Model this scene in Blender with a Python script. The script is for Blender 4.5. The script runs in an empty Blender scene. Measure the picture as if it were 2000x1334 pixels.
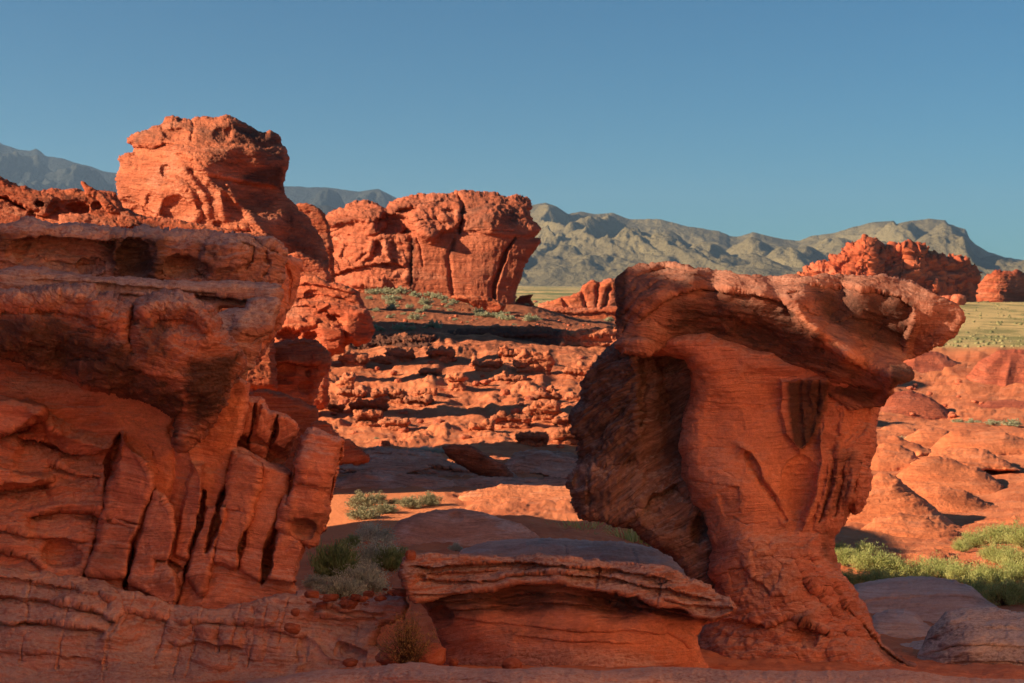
import bpy, math, time
import numpy as np
T0 = time.time()
C = bpy.context.scene
COL = C.collection
RD = math.radians
F32 = np.float32

# ------------------------------------------------------------------ camera
FPX = 2778.0            # focal length in photo pixels (50 mm on 36 mm, photo 2000 px wide)
HOR = 585.0             # photo row of the horizon
CAMZ = 2.0
PITCH = math.atan((667.0 - HOR) / FPX)
cam = bpy.data.cameras.new("camera")
cam.lens = 50.0
cam.sensor_width = 36.0
cam.clip_start = 0.1
cam.clip_end = 60000.0
cam.dof.use_dof = True
cam.dof.focus_distance = 9.5
cam.dof.aperture_fstop = 8.0
camo = bpy.data.objects.new("camera", cam)
COL.objects.link(camo)
camo.location = (0, 0, CAMZ)
camo.rotation_euler = (math.pi / 2 - PITCH, 0, 0)
C.camera = camo

# ------------------------------------------------------------------ sun and sky
SUN_EL = RD(23.5)
SUN_BACK = RD(14.0)     # how far the sun stands behind the picture plane, on the left
SUNV = (-math.cos(SUN_EL) * math.cos(SUN_BACK), -math.cos(SUN_EL) * math.sin(SUN_BACK), math.sin(SUN_EL))
sl = bpy.data.lights.new("sun", 'SUN')
sl.energy = 4.15
sl.angle = RD(0.5)
sl.color = (1.0, 0.76, 0.50)
so = bpy.data.objects.new("sun", sl)
COL.objects.link(so)
from mathutils import Vector
so.rotation_euler = Vector(SUNV).to_track_quat('Z', 'Y').to_euler()
W = bpy.data.worlds.new("World")
C.world = W
W.use_nodes = True
wn = W.node_tree.nodes
wl = W.node_tree.links
wn.clear()
sky = wn.new('ShaderNodeTexSky')
sky.sky_type = 'NISHITA'
sky.sun_disc = False
sky.sun_elevation = SUN_EL
sky.sun_rotation = math.atan2(SUNV[0], SUNV[1])
sky.altitude = 600
sky.air_density = 1.0
sky.dust_density = 0.3
sky.ozone_density = 3.0
bg = wn.new('ShaderNodeBackground')
bg.inputs['Strength'].default_value = 0.065
wo = wn.new('ShaderNodeOutputWorld')
tint = wn.new('ShaderNodeMix')
tint.data_type = 'RGBA'
tint.blend_type = 'MULTIPLY'
tint.inputs[0].default_value = 1.0
tint.inputs[7].default_value = (0.162, 0.37, 0.44, 1)
wl.new(sky.outputs[0], tint.inputs[6])
wl.new(tint.outputs[2], bg.inputs[0])
wl.new(bg.outputs[0], wo.inputs[0])
C.view_settings.view_transform = 'Standard'
C.view_settings.look = 'None'
C.view_settings.exposure = 1.52
C.view_settings.gamma = 1.0
C.render.engine = 'CYCLES'
C.cycles.max_bounces = 8
C.cycles.diffuse_bounces = 6
C.cycles.use_denoising = True
C.cycles.denoising_prefilter = 'ACCURATE'

# ------------------------------------------------------------------ picture <-> place
_cp, _sp = math.cos(PITCH), math.sin(PITCH)


def at(u, v, Y):
    """point of the place seen at photo pixel (u, v), Y metres ahead of the camera"""
    xc = (u - 1000.0) / FPX
    zc = -(v - 667.0) / FPX
    fw = _cp + _sp * zc
    up = _cp * zc - _sp
    return xc * Y / fw, Y + 0.0 * xc, CAMZ + up * Y / fw


def vpix(z, Y):
    """photo row of height z at distance Y"""
    t = (z - CAMZ) / Y
    zc = (t * _cp + _sp) / (_cp - t * _sp)
    return 667.0 - zc * FPX


# ------------------------------------------------------------------ noise
_rng = np.random.RandomState(7)
_G = _rng.normal(size=(32 * 32 * 32, 3)).astype(F32)
_G /= np.linalg.norm(_G, axis=1, keepdims=True)
_GX, _GY, _GZ = [np.ascontiguousarray(_G[:, i]) for i in range(3)]


def gn(x, y, z):
    """gradient noise, about -0.7..0.7"""
    x = np.asarray(x, F32); y = np.asarray(y, F32); z = np.asarray(z, F32)
    x, y, z = np.broadcast_arrays(x, y, z)
    fx = np.floor(x); fy = np.floor(y); fz = np.floor(z)
    ix = fx.astype(np.int32); iy = fy.astype(np.int32); iz = fz.astype(np.int32)
    fx = x - fx; fy = y - fy; fz = z - fz
    sx = fx * fx * fx * (fx * (fx * 6 - 15) + 10)
    sy = fy * fy * fy * (fy * (fy * 6 - 15) + 10)
    sz = fz * fz * fz * (fz * (fz * 6 - 15) + 10)
    r = None
    for dx in (0, 1):
        a = ((ix + dx) & 31) << 10
        wx = sx if dx else 1 - sx
        for dy in (0, 1):
            b = a + (((iy + dy) & 31) << 5)
            wy = (sy if dy else 1 - sy) * wx
            for dz in (0, 1):
                c = b + ((iz + dz) & 31)
                g = _GX[c] * (fx - dx) + _GY[c] * (fy - dy) + _GZ[c] * (fz - dz)
                g = g * (wy * (sz if dz else 1 - sz))
                r = g if r is None else r + g
    return r


def fbm(x, y, z, oct=4, gain=0.5, seed=0):
    r = 0; a = 1.0; k = 1.0
    for o in range(oct):
        q = 13.7 * o + seed * 3.17
        # turn the axes a little each octave
        c, s = math.cos(0.6 * o), math.sin(0.6 * o)
        r = r + a * gn((x * c - y * s) * k + q, (x * s + y * c) * k - q, z * k + 0.5 * q)
        a *= gain; k *= 2.03
    return r


def ridged(x, y, z, oct=4, gain=0.5, seed=0):
    r = 0; a = 1.0; k = 1.0
    for o in range(oct):
        q = 9.1 * o + seed * 5.3
        n = 1 - 2.4 * np.abs(gn(x * k + q, y * k - q, z * k + q))
        r = r + a * n
        a *= gain; k *= 2.1
    return r


def sstep(a, b, x):
    t = np.clip((x - a) / (b - a), 0, 1)
    return t * t * (3 - 2 * t)


# ------------------------------------------------------------------ 2-D distances (pixels)
def seg_dist(u, v, pts, closed=False):
    """distance to a polyline, its sign (positive = below / right hand) and the position along it 0..1"""
    best = np.full(u.shape, 1e9, F32); sgn = np.ones(u.shape, F32); tt = np.zeros(u.shape, F32)
    n = len(pts)
    m = n if closed else n - 1
    for i in range(m):
        ax, ay = pts[i]; bx, by = pts[(i + 1) % n]
        dx, dy = bx - ax, by - ay
        L = dx * dx + dy * dy + 1e-9
        t = np.clip(((u - ax) * dx + (v - ay) * dy) / L, 0, 1)
        ex = u - (ax + t * dx); ey = v - (ay + t * dy)
        d = ex * ex + ey * ey
        w = d < best
        best = np.where(w, d, best)
        sgn = np.where(w, np.sign(dx * (v - ay) - dy * (u - ax)), sgn)
        tt = np.where(w, (i + t) / m, tt)
    return np.sqrt(best), sgn, tt


def poly_sdf(u, v, pts):
    """signed distance to a closed polygon, positive inside"""
    d, _, _ = seg_dist(u, v, pts, True)
    inside = np.zeros(u.shape, bool)
    n = len(pts)
    for i in range(n):
        ax, ay = pts[i]; bx, by = pts[(i + 1) % n]
        if ay == by:
            continue
        c = ((ay > v) != (by > v)) & (u < (bx - ax) * (v - ay) / (by - ay) + ax)
        inside ^= c
    return np.where(inside, d, -d).astype(F32)


def new_mesh(name, verts, quads, attrs=None, smooth=True, tris=None):
    me = bpy.data.meshes.new(name)
    nv = len(verts)
    me.vertices.add(nv)
    me.vertices.foreach_set('co', np.ascontiguousarray(verts, F32).ravel())
    fl = []
    ls = []
    tot = 0
    if quads is not None and len(quads):
        fl.append(np.asarray(quads, np.int32).ravel()); ls.append(tot + np.arange(len(quads)) * 4)
        tot += len(quads) * 4
    if tris is not None and len(tris):
        fl.append(np.asarray(tris, np.int32).ravel()); ls.append(tot + np.arange(len(tris)) * 3)
        tot += len(tris) * 3
    fl = np.concatenate(fl); ls = np.concatenate(ls).astype(np.int32)
    me.loops.add(len(fl))
    me.loops.foreach_set('vertex_index', fl)
    me.polygons.add(len(ls))
    me.polygons.foreach_set('loop_start', ls)
    me.update(calc_edges=True)
    me.validate(verbose=False)
    if smooth:
        me.polygons.foreach_set('use_smooth', np.ones(len(me.polygons), bool))
    for k, a in (attrs or {}).items():
        at_ = me.attributes.new(k, 'FLOAT_VECTOR', 'POINT')
        at_.data.foreach_set('vector', np.ascontiguousarray(a, F32).ravel())
    return me


def link(name, me, mat=None, parent=None, loc=None):
    o = bpy.data.objects.new(name, me)
    COL.objects.link(o)
    if mat is not None and len(me.materials) == 0:
        me.materials.append(mat)
    if parent is not None:
        o.parent = parent
    if loc is not None:
        o.location = loc
    return o


def tag(o, label, cat=None, group=None, kind=None):
    o['label'] = label
    if cat: o['category'] = cat
    if group: o['group'] = group
    if kind: o['kind'] = kind
    return o


def empty(name, label, cat, loc=(0, 0, 0), group=None):
    o = bpy.data.objects.new(name, None)
    COL.objects.link(o)
    o.location = loc
    o.empty_display_size = 0.2
    return tag(o, label, cat, group)


# ------------------------------------------------------------------ rock material
def N(nt, t, **k):
    n = nt.nodes.new(t)
    for a, b in k.items():
        setattr(n, a, b)
    return n


def rock_mat(name, pxm, cA=(0.50, 0.135, 0.06), cB=(0.40, 0.085, 0.038), pale=(0.60, 0.30, 0.20), dark=(0.07, 0.035, 0.028),
             varn=0.25, pal=0.25, bump=1.0, strat=1.0, lam=1.0, top=0.0, ctop=(0.44, 0.31, 0.26), lines=0.6, cT=(0.72, 0.25, 0.125)):
    """sandstone: bands along the bedding, blotches, pale dust, dark desert varnish, grain. pxm = metres per pixel unit"""
    m = bpy.data.materials.new(name)
    m.use_nodes = True
    nt = m.node_tree
    L = nt.links
    bs = nt.nodes['Principled BSDF']
    bs.inputs['Roughness'].default_value = 0.92
    bs.inputs['Specular IOR Level'].default_value = 0.15
    bp = N(nt, 'ShaderNodeAttribute', attribute_name='bp')
    mk = N(nt, 'ShaderNodeAttribute', attribute_name='mk')
    sep = N(nt, 'ShaderNodeSeparateXYZ')
    L.new(mk.outputs['Vector'], sep.inputs[0])

    def mapped(sx, sy, sz):
        mp = N(nt, 'ShaderNodeMapping')
        mp.inputs['Scale'].default_value = (sx, sy, sz)
        L.new(bp.outputs['Vector'], mp.inputs[0])
        return mp.outputs[0]

    def noise(vec, det=4, rough=0.6, dist=0.0):
        n = N(nt, 'ShaderNodeTexNoise')
        n.inputs['Scale'].default_value = 1.0
        n.inputs['Detail'].default_value = det
        n.inputs['Roughness'].default_value = rough
        n.inputs['Distortion'].default_value = dist
        L.new(vec, n.inputs['Vector'])
        return n.outputs['Fac']

    def ramp(fac, a, b):
        r = N(nt, 'ShaderNodeMapRange', interpolation_type='SMOOTHSTEP')
        r.inputs['From Min'].default_value = a
        r.inputs['From Max'].default_value = b
        L.new(fac, r.inputs['Value'])
        return r.outputs[0]

    def mix(fac, a, b, blend='MIX'):
        x = N(nt, 'ShaderNodeMix', data_type='RGBA', blend_type=blend)
        if isinstance(fac, float): x.inputs[0].default_value = fac
        else: L.new(fac, x.inputs[0])
        for i, c in ((6, a), (7, b)):
            if isinstance(c, tuple): x.inputs[i].default_value = (*c, 1)
            else: L.new(c, x.inputs[i])
        return x.outputs[2]

    def math_(op, a, b=None, c=None):
        x = N(nt, 'ShaderNodeMath', operation=op)
        for i, q in enumerate((a, b, c)):
            if q is None: continue
            if isinstance(q, (int, float)): x.inputs[i].default_value = q
            else: L.new(q, x.inputs[i])
        return x.outputs[0]

    band = noise(mapped(0.006, 0.006, 0.09 / lam), 5, 0.65, 0.3)
    fine = noise(mapped(0.02, 0.02, 0.40 / lam), 4, 0.6, 0.2)
    blot = noise(mapped(0.013, 0.013, 0.018), 5, 0.6)
    spot = noise(mapped(0.12, 0.12, 0.16), 4, 0.7)
    grain = noise(mapped(0.55, 0.55, 0.6), 3, 0.7)
    col = mix(ramp(band, 0.38, 0.62), cA, cB)
    lin = ramp(fine, 0.30, 0.48)
    col = mix(math_('MULTIPLY', math_('SUBTRACT', 1.0, lin), lines), col, tuple(c * 0.45 for c in cB))
    broad = noise(mapped(0.004, 0.004, 0.028 / lam), 4, 0.6, 0.5)
    col = mix(math_('MULTIPLY', ramp(broad, 0.53, 0.66), 0.55), col, tuple(c * 0.6 for c in cB))
    col = mix(math_('MULTIPLY', ramp(broad, 0.46, 0.36), 0.45), col, tuple(0.55 * a + 0.45 * b_ for a, b_ in zip(cA, pale)))
    col = mix(math_('MULTIPLY', sep.outputs[2], ramp(blot, 0.25, 0.5)), col, cT)
    pf = math_('MULTIPLY', ramp(math_('ADD', blot, math_('MULTIPLY', math_('SUBTRACT', fine, 0.5), 0.5)), 0.52, 0.72), pal)
    pf = math_('ADD', pf, math_('MULTIPLY', sep.outputs[1], ramp(math_('ADD', spot, math_('MULTIPLY', fine, 0.4)), 0.45, 0.80)))
    pf = math_('MINIMUM', pf, 0.9)
    col = mix(pf, col, pale)
    if top > 0:      # sky light from above painted on upward faces, mixed with dust and weathering
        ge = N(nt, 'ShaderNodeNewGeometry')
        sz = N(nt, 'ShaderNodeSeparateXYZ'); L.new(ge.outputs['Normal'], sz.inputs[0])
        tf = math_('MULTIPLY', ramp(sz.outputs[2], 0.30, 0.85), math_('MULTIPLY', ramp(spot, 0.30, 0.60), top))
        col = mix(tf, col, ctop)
    # varnish: streaks and blotches, plus painted patches of varnish and of shade
    blot2 = noise(mapped(0.030, 0.030, 0.055), 5, 0.7, 0.4)
    vf = math_('MULTIPLY', ramp(blot2, 0.52, 0.70), varn)
    va = math_('MULTIPLY', sep.outputs[0], ramp(math_('ADD', math_('MULTIPLY', sep.outputs[0], 0.25), math_('ADD', math_('MULTIPLY', blot2, 0.6), math_('MULTIPLY', spot, 0.4))), 0.42, 0.72))
    vf = math_('MINIMUM', math_('ADD', vf, va), 0.92)
    col = mix(vf, col, dark)
    g = math_('MULTIPLY_ADD', grain, 0.9, 0.55)
    gc = N(nt, 'ShaderNodeCombineXYZ')
    for i in range(3): L.new(g, gc.inputs[i])
    col = mix(0.8, col, gc.outputs[0], 'MULTIPLY')
    sp = math_('MULTIPLY_ADD', spot, 1.2, 0.42)
    sc = N(nt, 'ShaderNodeCombineXYZ')
    for i in range(3): L.new(sp, sc.inputs[i])
    col = mix(0.7, col, sc.outputs[0], 'MULTIPLY')
    L.new(col, bs.inputs['Base Color'])
    # relief too fine for the mesh
    h = math_('ADD', math_('MULTIPLY', fine, 3.0 * strat), math_('ADD', math_('MULTIPLY', spot, 3.0), math_('MULTIPLY', grain, 1.0)))
    b = N(nt, 'ShaderNodeBump')
    b.inputs['Strength'].default_value = 0.9
    b.inputs['Distance'].default_value = pxm * bump * 1.5
    L.new(h, b.inputs['Height'])
    L.new(b.outputs[0], bs.inputs['Normal'])
    return m


# ------------------------------------------------------------------ relief sculptor
def _smooth_boundary_mask(keep):
    return keep


class Rock:
    """A rock body sculpted in pixel units at distance Y0: outline, front bulging towards the camera by P, a real back."""

    def __init__(s, name, outline, Y0, step=2.0, warp=3.0, wscale=35.0, rnd=30.0, T=None, back=None, seed=1, bed=0.0, bedcurve=10.0):
        s.name = name; s.Y0 = Y0; s.seed = seed; s.step = step
        s.pxm = Y0 / FPX
        o = np.array(outline, float)
        pad = 2 * warp + 3 * step
        u0, u1 = o[:, 0].min() - pad, o[:, 0].max() + pad
        v0, v1 = o[:, 1].min() - pad, o[:, 1].max() + pad
        us = np.arange(u0, u1 + step, step); vs = np.arange(v0, v1 + step, step)
        s.us, s.vs = us, vs
        s.u, s.v = np.meshgrid(us.astype(F32), vs.astype(F32))
        k = 1.0 / wscale
        sd = seed * 7.7
        s.uw = s.u + warp * 1.6 * fbm(s.u * k, s.v * k, sd, 5, 0.62, seed)
        s.vw = s.v + warp * 1.6 * fbm(s.u * k, s.v * k, sd + 31.3, 5, 0.62, seed + 1)
        s.d = poly_sdf(s.uw, s.vw, outline)
        s.P = np.zeros_like(s.u)
        s.rnd = rnd
        s.T = T if T is not None else rnd
        s.back = back if back is not None else s.T * 1.5
        s.varn = np.zeros_like(s.u); s.pale = np.zeros_like(s.u); s.tone = np.zeros_like(s.u)
        s.bedang = RD(bed); s.bedcurve = bedcurve
        s.mods = []

    # every feature works in a window round itself
    def _win(s, pts, pad):
        p = np.array(pts, float)
        i0 = max(0, int((p[:, 1].min() - pad - s.vs[0]) / s.step)); i1 = min(len(s.vs), int((p[:, 1].max() + pad - s.vs[0]) / s.step) + 2)
        j0 = max(0, int((p[:, 0].min() - pad - s.us[0]) / s.step)); j1 = min(len(s.us), int((p[:, 0].max() + pad - s.us[0]) / s.step) + 2)
        return np.s_[i0:max(i1, i0 + 1), j0:max(j1, j0 + 1)]

    def ctrl(s, pts, c=18.0):
        """smooth depth through control points (u, v, P)"""
        p = np.array(pts, float)
        q = p[:, :2]
        ph = lambda A, B: np.sqrt(((A[:, None, :] - B[None, :, :]) ** 2).sum(-1) + c * c)
        A = ph(q, q)
        n = len(p)
        M = np.zeros((n + 1, n + 1)); M[:n, :n] = A; M[:n, n] = 1; M[n, :n] = 1
        w = np.linalg.solve(M, np.append(p[:, 2], 0))
        st = max(1, int(6 / s.step))
        uc = s.us[::st]; vc = s.vs[::st]
        if uc[-1] < s.us[-1]: uc = np.append(uc, s.us[-1])
        if vc[-1] < s.vs[-1]: vc = np.append(vc, s.vs[-1])
        gu, gv = np.meshgrid(uc, vc)
        val = np.full(gu.shape, w[n])
        for i in range(n):
            val += w[i] * np.sqrt((gu - q[i, 0]) ** 2 + (gv - q[i, 1]) ** 2 + c * c)
        tmp = np.empty((len(vc), len(s.us)))
        for i in range(len(vc)): tmp[i] = np.interp(s.us, uc, val[i])
        out = np.empty((len(s.vs), len(s.us)))
        for j in range(len(s.us)): out[:, j] = np.interp(s.vs, vc, tmp[:, j])
        s.P += out.astype(F32)
        return s

    def block(s, poly, h, bevel=8.0, tilt=(0, 0), var=None):
        w = s._win(poly, bevel + 12)
        d = poly_sdf(s.uw[w], s.vw[w], poly)
        f = sstep(-bevel * 0.5, bevel, d)
        c = np.mean(np.array(poly), 0)
        s.P[w] += f * (h + tilt[0] * (s.u[w] - c[0]) + tilt[1] * (s.v[w] - c[1]))
        return s

    def shelf(s, line, depth, fade=40.0, lip=3.0, up=0.0):
        """below (right hand of) the line the rock is cut back by depth, coming out again over fade; up: swelling above"""
        if s.name in ('upper_ledge', 'thin_slab', 'bulging_block', 'cliff_face', 'stepped_base', 'wedge_block'):
            depth = depth * 1.5
        w = s._win(line, fade * 2.6 + 10)
        u, v = s.uw[w], s.vw[w]
        d, sg, t = seg_dist(u, v, line)
        sd = d * sg
        ends = sstep(0.0, 0.10, t) * sstep(1.0, 0.90, t)
        below = sstep(0, lip, sd) * np.exp(-np.maximum(sd, 0) / fade)
        s.P[w] -= ends * depth * below
        if up:
            s.P[w] += ends * up * np.exp(-np.abs(np.minimum(sd, 0)) / (fade * 0.5)) * sstep(lip, 0, sd)
        return s

    def crack(s, line, wdt=4.0, depth=20.0, off=0.0):
        if s.name in ('cliff_face', 'jointed_blocks', 'leaning_column', 'upper_ledge'):
            wdt, depth = wdt * 0.9, depth * 1.6
        w = s._win(line, wdt * 4 + 10)
        d, sg, t = seg_dist(s.uw[w], s.vw[w], line)
        ww = wdt * (0.45 + 0.55 * np.minimum(1, 4 * np.minimum(t, 1 - t) + 0.3))
        s.P[w] -= depth * np.exp(-(d / ww) ** 2)
        if off:
            s.P[w] += off * np.exp(-d / (wdt * 3)) * (sg > 0)
        return s

    def ridge(s, line, wdt=12.0, h=10.0, pw=1.3):
        w = s._win(line, wdt * 1.5 + 8)
        d, sg, t = seg_dist(s.uw[w], s.vw[w], line)
        e = np.minimum(1, 6 * np.minimum(t, 1 - t) + 0.25)
        s.P[w] += h * e * np.maximum(0, 1 - d / wdt) ** pw
        return s

    def hole(s, e, depth, sharp=0.5):
        cu, cv, ru, rv = e[:4]
        a = RD(e[4]) if len(e) > 4 else 0
        R = max(ru, rv)
        w = s._win([(cu - R, cv - R), (cu + R, cv + R)], 8)
        x = s.uw[w] - cu; y = s.vw[w] - cv
        X = x * math.cos(a) + y * math.sin(a); Y = -x * math.sin(a) + y * math.cos(a)
        r2 = (X / ru) ** 2 + (Y / rv) ** 2
        s.P[w] -= depth * np.clip(1 - r2, 0, 1) ** sharp
        return s

    def bulge(s, e, h, sharp=1.0):
        return s.hole(e, -h, sharp)

    def paint(s, what, poly, soft=15.0, amt=1.0):
        w = s._win(poly, soft + 12)
        d = poly_sdf(s.uw[w], s.vw[w], poly)
        a = {'varn': s.varn, 'pale': s.pale, 'tone': s.tone}[what]
        a[w] = np.maximum(a[w], amt * sstep(-soft, soft, d))
        return s

    def noise(s, lam, amp, kind='fbm', oct=4, aniso=1.0, ang=None, mask=None, sharp=1.0, gain=0.5):
        s.mods.append((lam, amp, kind, oct, aniso, ang, mask, sharp, gain))
        return s

    def pits(s, lam, amp, thr=0.15, aniso=1.6, mask=None):
        s.mods.append((lam, amp, 'pits', 3, aniso, None, mask, thr, 0.5))
        return s

    def build(s, mat, parent=None, label=None, cat=None, group=None):
        st = s.step
        # cells whose middle is inside
        dc = (s.d[:-1, :-1] + s.d[1:, :-1] + s.d[:-1, 1:] + s.d[1:, 1:]) * 0.25
        cell = dc > 0
        used = np.zeros(s.d.shape, bool); full = np.ones(s.d.shape, bool)
        pad = np.pad(cell, 1)
        nb = pad[:-1, :-1].astype(int) + pad[1:, :-1] + pad[:-1, 1:] + pad[1:, 1:]
        used = nb > 0
        bnd = used & (nb < 4)
        gy, gx = np.gradient(s.d, st)
        gl = np.sqrt(gx * gx + gy * gy) + 1e-6
        mv = np.clip(s.d / np.maximum(gl, 0.4), -1.0 * st, 1.0 * st)
        U = np.where(bnd, s.u - gx / gl * mv, s.u)
        V = np.where(bnd, s.v - gy / gl * mv, s.v)
        d = np.where(bnd, 0, np.maximum(s.d, 0.3 * st))
        x = np.clip(d / s.rnd, 0, 1)
        prof = 1 - np.sqrt(np.maximum(0, 1 - (1 - x) ** 2))
        Pf = s.P - s.T * prof
        Pf = np.where(bnd, s.P - s.T, Pf)
        xb = np.clip(d / (s.rnd * 1.4), 0, 1)
        edge = s.P - s.T
        Pb = edge - s.back * np.sqrt(np.maximum(0, 1 - (1 - xb) ** 2)) - 0.25 * s.back * (1 - np.exp(-d / 200.0))
        idx = -np.ones(s.d.shape, np.int64)
        nu = int(used.sum())
        idx[used] = np.arange(nu)
        idb = idx.copy()
        inner = used & ~bnd
        ni = int(inner.sum())
        idb[inner] = nu + np.arange(ni)
        q = np.stack([idx[:-1, :-1], idx[1:, :-1], idx[1:, 1:], idx[:-1, 1:]], -1)[cell]
        qb = np.stack([idb[:-1, :-1], idb[:-1, 1:], idb[1:, 1:], idb[1:, :-1]], -1)[cell]
        quads = np.concatenate([q, qb])
        p = np.concatenate([np.stack([U[used], V[used], Pf[used]], -1), np.stack([U[inner], V[inner], Pb[inner]], -1)]).astype(F32)
        varn = np.concatenate([s.varn[used], s.varn[inner]]); pale = np.concatenate([s.pale[used], s.pale[inner]]); tone = np.concatenate([s.tone[used], s.tone[inner]])
        # normals in pixel space
        a = p[quads[:, 2]] - p[quads[:, 0]]; b = p[quads[:, 3]] - p[quads[:, 1]]
        fn = np.cross(a, b)
        nn = np.zeros_like(p)
        for c in range(4):
            for k in range(3):
                nn[:, k] += np.bincount(quads[:, c], fn[:, k], len(p)).astype(F32)
        nn /= np.linalg.norm(nn, axis=1, keepdims=True) + 1e-9
        # (u right, v down, P towards viewer) is right handed seen from the front with this winding -> flip if needed
        if nn[:nu, 2].mean() < 0: nn = -nn
        sd = s.seed * 11.3
        # bedding coordinate
        bc = s.bedcurve
        wv = bc * 2.0 * fbm(p[:, 0] / 260, p[:, 1] / 260, p[:, 2] / 260 + sd, 2, 0.5, s.seed)
        ca, sa = math.cos(s.bedang), math.sin(s.bedang)
        bs_ = p[:, 1] * ca + p[:, 0] * sa + wv
        bt = p[:, 0] * ca - p[:, 1] * sa
        D = np.zeros(len(p), F32)
        if s.Y0 < 12 and s.name != 'slickrock_sill':
            f_ = 0.45 if s.name in ('stem', 'cap', 'crust', 'body', 'cliff_face', 'stepped_base', 'leaning_column', 'thin_slab', 'wedge_block') else 1.0
            s.mods += [(48, 5.0 * f_, 'step', 2, 1.8, 72, None, 0.10, 0.5), (17, 2.0 * f_, 'step', 2, 4.0, None, None, 0.12, 0.5)]
        for (lam, amp, kind, oct, an, ang, mask, sharp, gain) in s.mods:
            if ang is None:
                e1, e2 = bt, bs_
            else:
                c_, s_ = math.cos(RD(ang)), math.sin(RD(ang))
                e1 = p[:, 0] * c_ - p[:, 1] * s_
                e2 = p[:, 1] * c_ + p[:, 0] * s_ + wv
            X = e1 / (lam * an); Z = e2 / lam; Y = p[:, 2] / (lam * an) + sd
            sq = s.seed + int(lam * 3) % 17
            if kind == 'fbm':
                n = fbm(X, Y, Z, oct, gain, sq)
            elif kind == 'ridged':
                n = ridged(X, Y, Z, oct, gain, sq) - 0.6
            elif kind == 'billow':
                n = -(ridged(X, Y, Z, oct, gain, sq) - 0.6)
            elif kind == 'step':      # hard and soft beds: terraced noise
                n = fbm(X, Y, Z, oct, gain, sq) * 3.2
                f = np.floor(n); r = n - f
                n = (f + sstep(0.5 - 0.5 * sharp, 0.5 + 0.5 * sharp, r)) / 3.2
            elif kind == 'pits':
                n = fbm(X, Y, Z, oct, gain, sq)
                n = -sstep(sharp, sharp + 0.25, n)
            elif kind == 'crk':       # joints: thin lines
                n = gn(X + 3.3, Y, Z + 1.7 + s.seed)
                n = -np.exp(-(n / (0.06 * sharp)) ** 2)
            mm = 1.0
            if mask is not None:
                md = poly_sdf(p[:, 0], p[:, 1], mask)
                mm = sstep(-30, 30, md) if s.Y0 < 12 else sstep(-14, 14, md)
            D += amp * mm * n * (1.35 if (s.Y0 < 9.8 and s.name not in ('cap', 'stem', 'body')) else 1.1)
        p = p + nn * D[:, None]
        x_, y_, z_ = at(p[:, 0], p[:, 1], s.Y0 - p[:, 2] * s.pxm)
        w = np.stack([x_, y_, z_], -1)
        bp = np.stack([bt + sd * 40, p[:, 2], bs_ + sd * 9], -1)
        mk = np.stack([varn, pale, tone], -1)
        base = np.array([w[:, 0].mean(), w[:, 1].mean(), w[:, 2].min()])
        if parent is not None: base = np.array(parent.location)
        me = new_mesh(s.name, w - base, quads, {'bp': bp, 'mk': mk})
        o = link(s.name, me, mat, parent)
        if parent is None:
            o.location = base
        if label:
            tag(o, label, cat, group)
        print('  rock', s.name, len(p), round(time.time() - T0, 1))
        return o

# ================================================================== THE GROUND
FAR = [(200, 601), (400, 597), (1000, 588), (3500, 560), (9000, 553)]
COLS = {
    -300: [(1, 'z', 0.25), (5, 'z', 0.35), (8, 1290), (12, 1200), (16, 1120), (22, 1010), (28, 960), (36, 900), (46, 830), (60, 700), (75, 620), (92, 572), (115, 572)] + FAR,
    560: [(1, 'z', 0.25), (5, 'z', 0.35), (8, 1290), (11, 1165), (13, 1110), (16, 1050), (20, 970), (24, 935), (28, 905), (34, 868), (42, 800), (52, 730), (60, 690), (68, 640), (75, 612), (88, 572), (110, 572)] + FAR,
    760: [(1, 'z', 0.25), (5, 'z', 0.35), (6.3, 1308), (8, 1290), (11, 1150), (13, 1085), (16, 1030), (18, 995), (20, 965), (24, 935), (28, 900), (32, 877), (38, 835), (45, 785), (54, 725), (60, 680), (65, 648), (75, 620), (85, 590), (92, 572), (110, 573)] + FAR,
    1000: [(1, 'z', 0.25), (5, 'z', 0.35), (6.3, 1308), (8, 1290), (11, 1150), (13, 1085), (16, 1030), (18, 990), (20, 960), (24, 945), (28, 905), (32, 885), (38, 835), (45, 780), (54, 720), (60, 680), (66, 650), (75, 632), (85, 610), (95, 592), (110, 592)] + FAR,
    1160: [(1, 'z', 0.25), (5, 'z', 0.35), (6.3, 1308), (8, 1290), (11, 1150), (13, 1085), (16, 1045), (18, 1005), (20, 960), (24, 940), (28, 915), (32, 895), (38, 840), (45, 790), (54, 730), (62, 690), (70, 650), (80, 640), (100, 628), (140, 622), (200, 606), (400, 600), (1000, 590), (3500, 562), (9000, 553)],
    1500: [(1, 'z', 0.25), (5, 'z', 0.35), (6.3, 1315), (8, 1300), (12, 1230), (16, 1150), (20, 1090), (24, 1060), (30, 1020), (38, 950), (46, 900), (60, 840), (80, 790), (100, 740), (130, 680), (200, 640), (400, 596), (1000, 588), (3500, 562), (9000, 553)],
    1850: [(1, 'z', 0.25), (4, 'z', 0.30), (6.3, 1332), (8, 1318), (12, 1262), (16, 1195), (20, 1130), (24, 1085), (28, 1062), (35, 1000), (45, 915), (60, 850), (80, 815), (100, 770), (128, 690), (135, 681), (200, 655), (300, 618), (400, 591), (700, 585), (1000, 580), (3500, 562), (9000, 553)],
    2400: [(1, 'z', 0.25), (4, 'z', 0.30), (6.3, 1332), (8, 1318), (12, 1262), (16, 1195), (20, 1120), (24, 1070), (28, 1050), (35, 980), (45, 905), (60, 845), (80, 810), (100, 760), (128, 690), (135, 683), (200, 655), (300, 615), (400, 591), (700, 585), (1000, 580), (3500, 562), (9000, 553)],
}
_cu = sorted(COLS)
_tab = []
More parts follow.
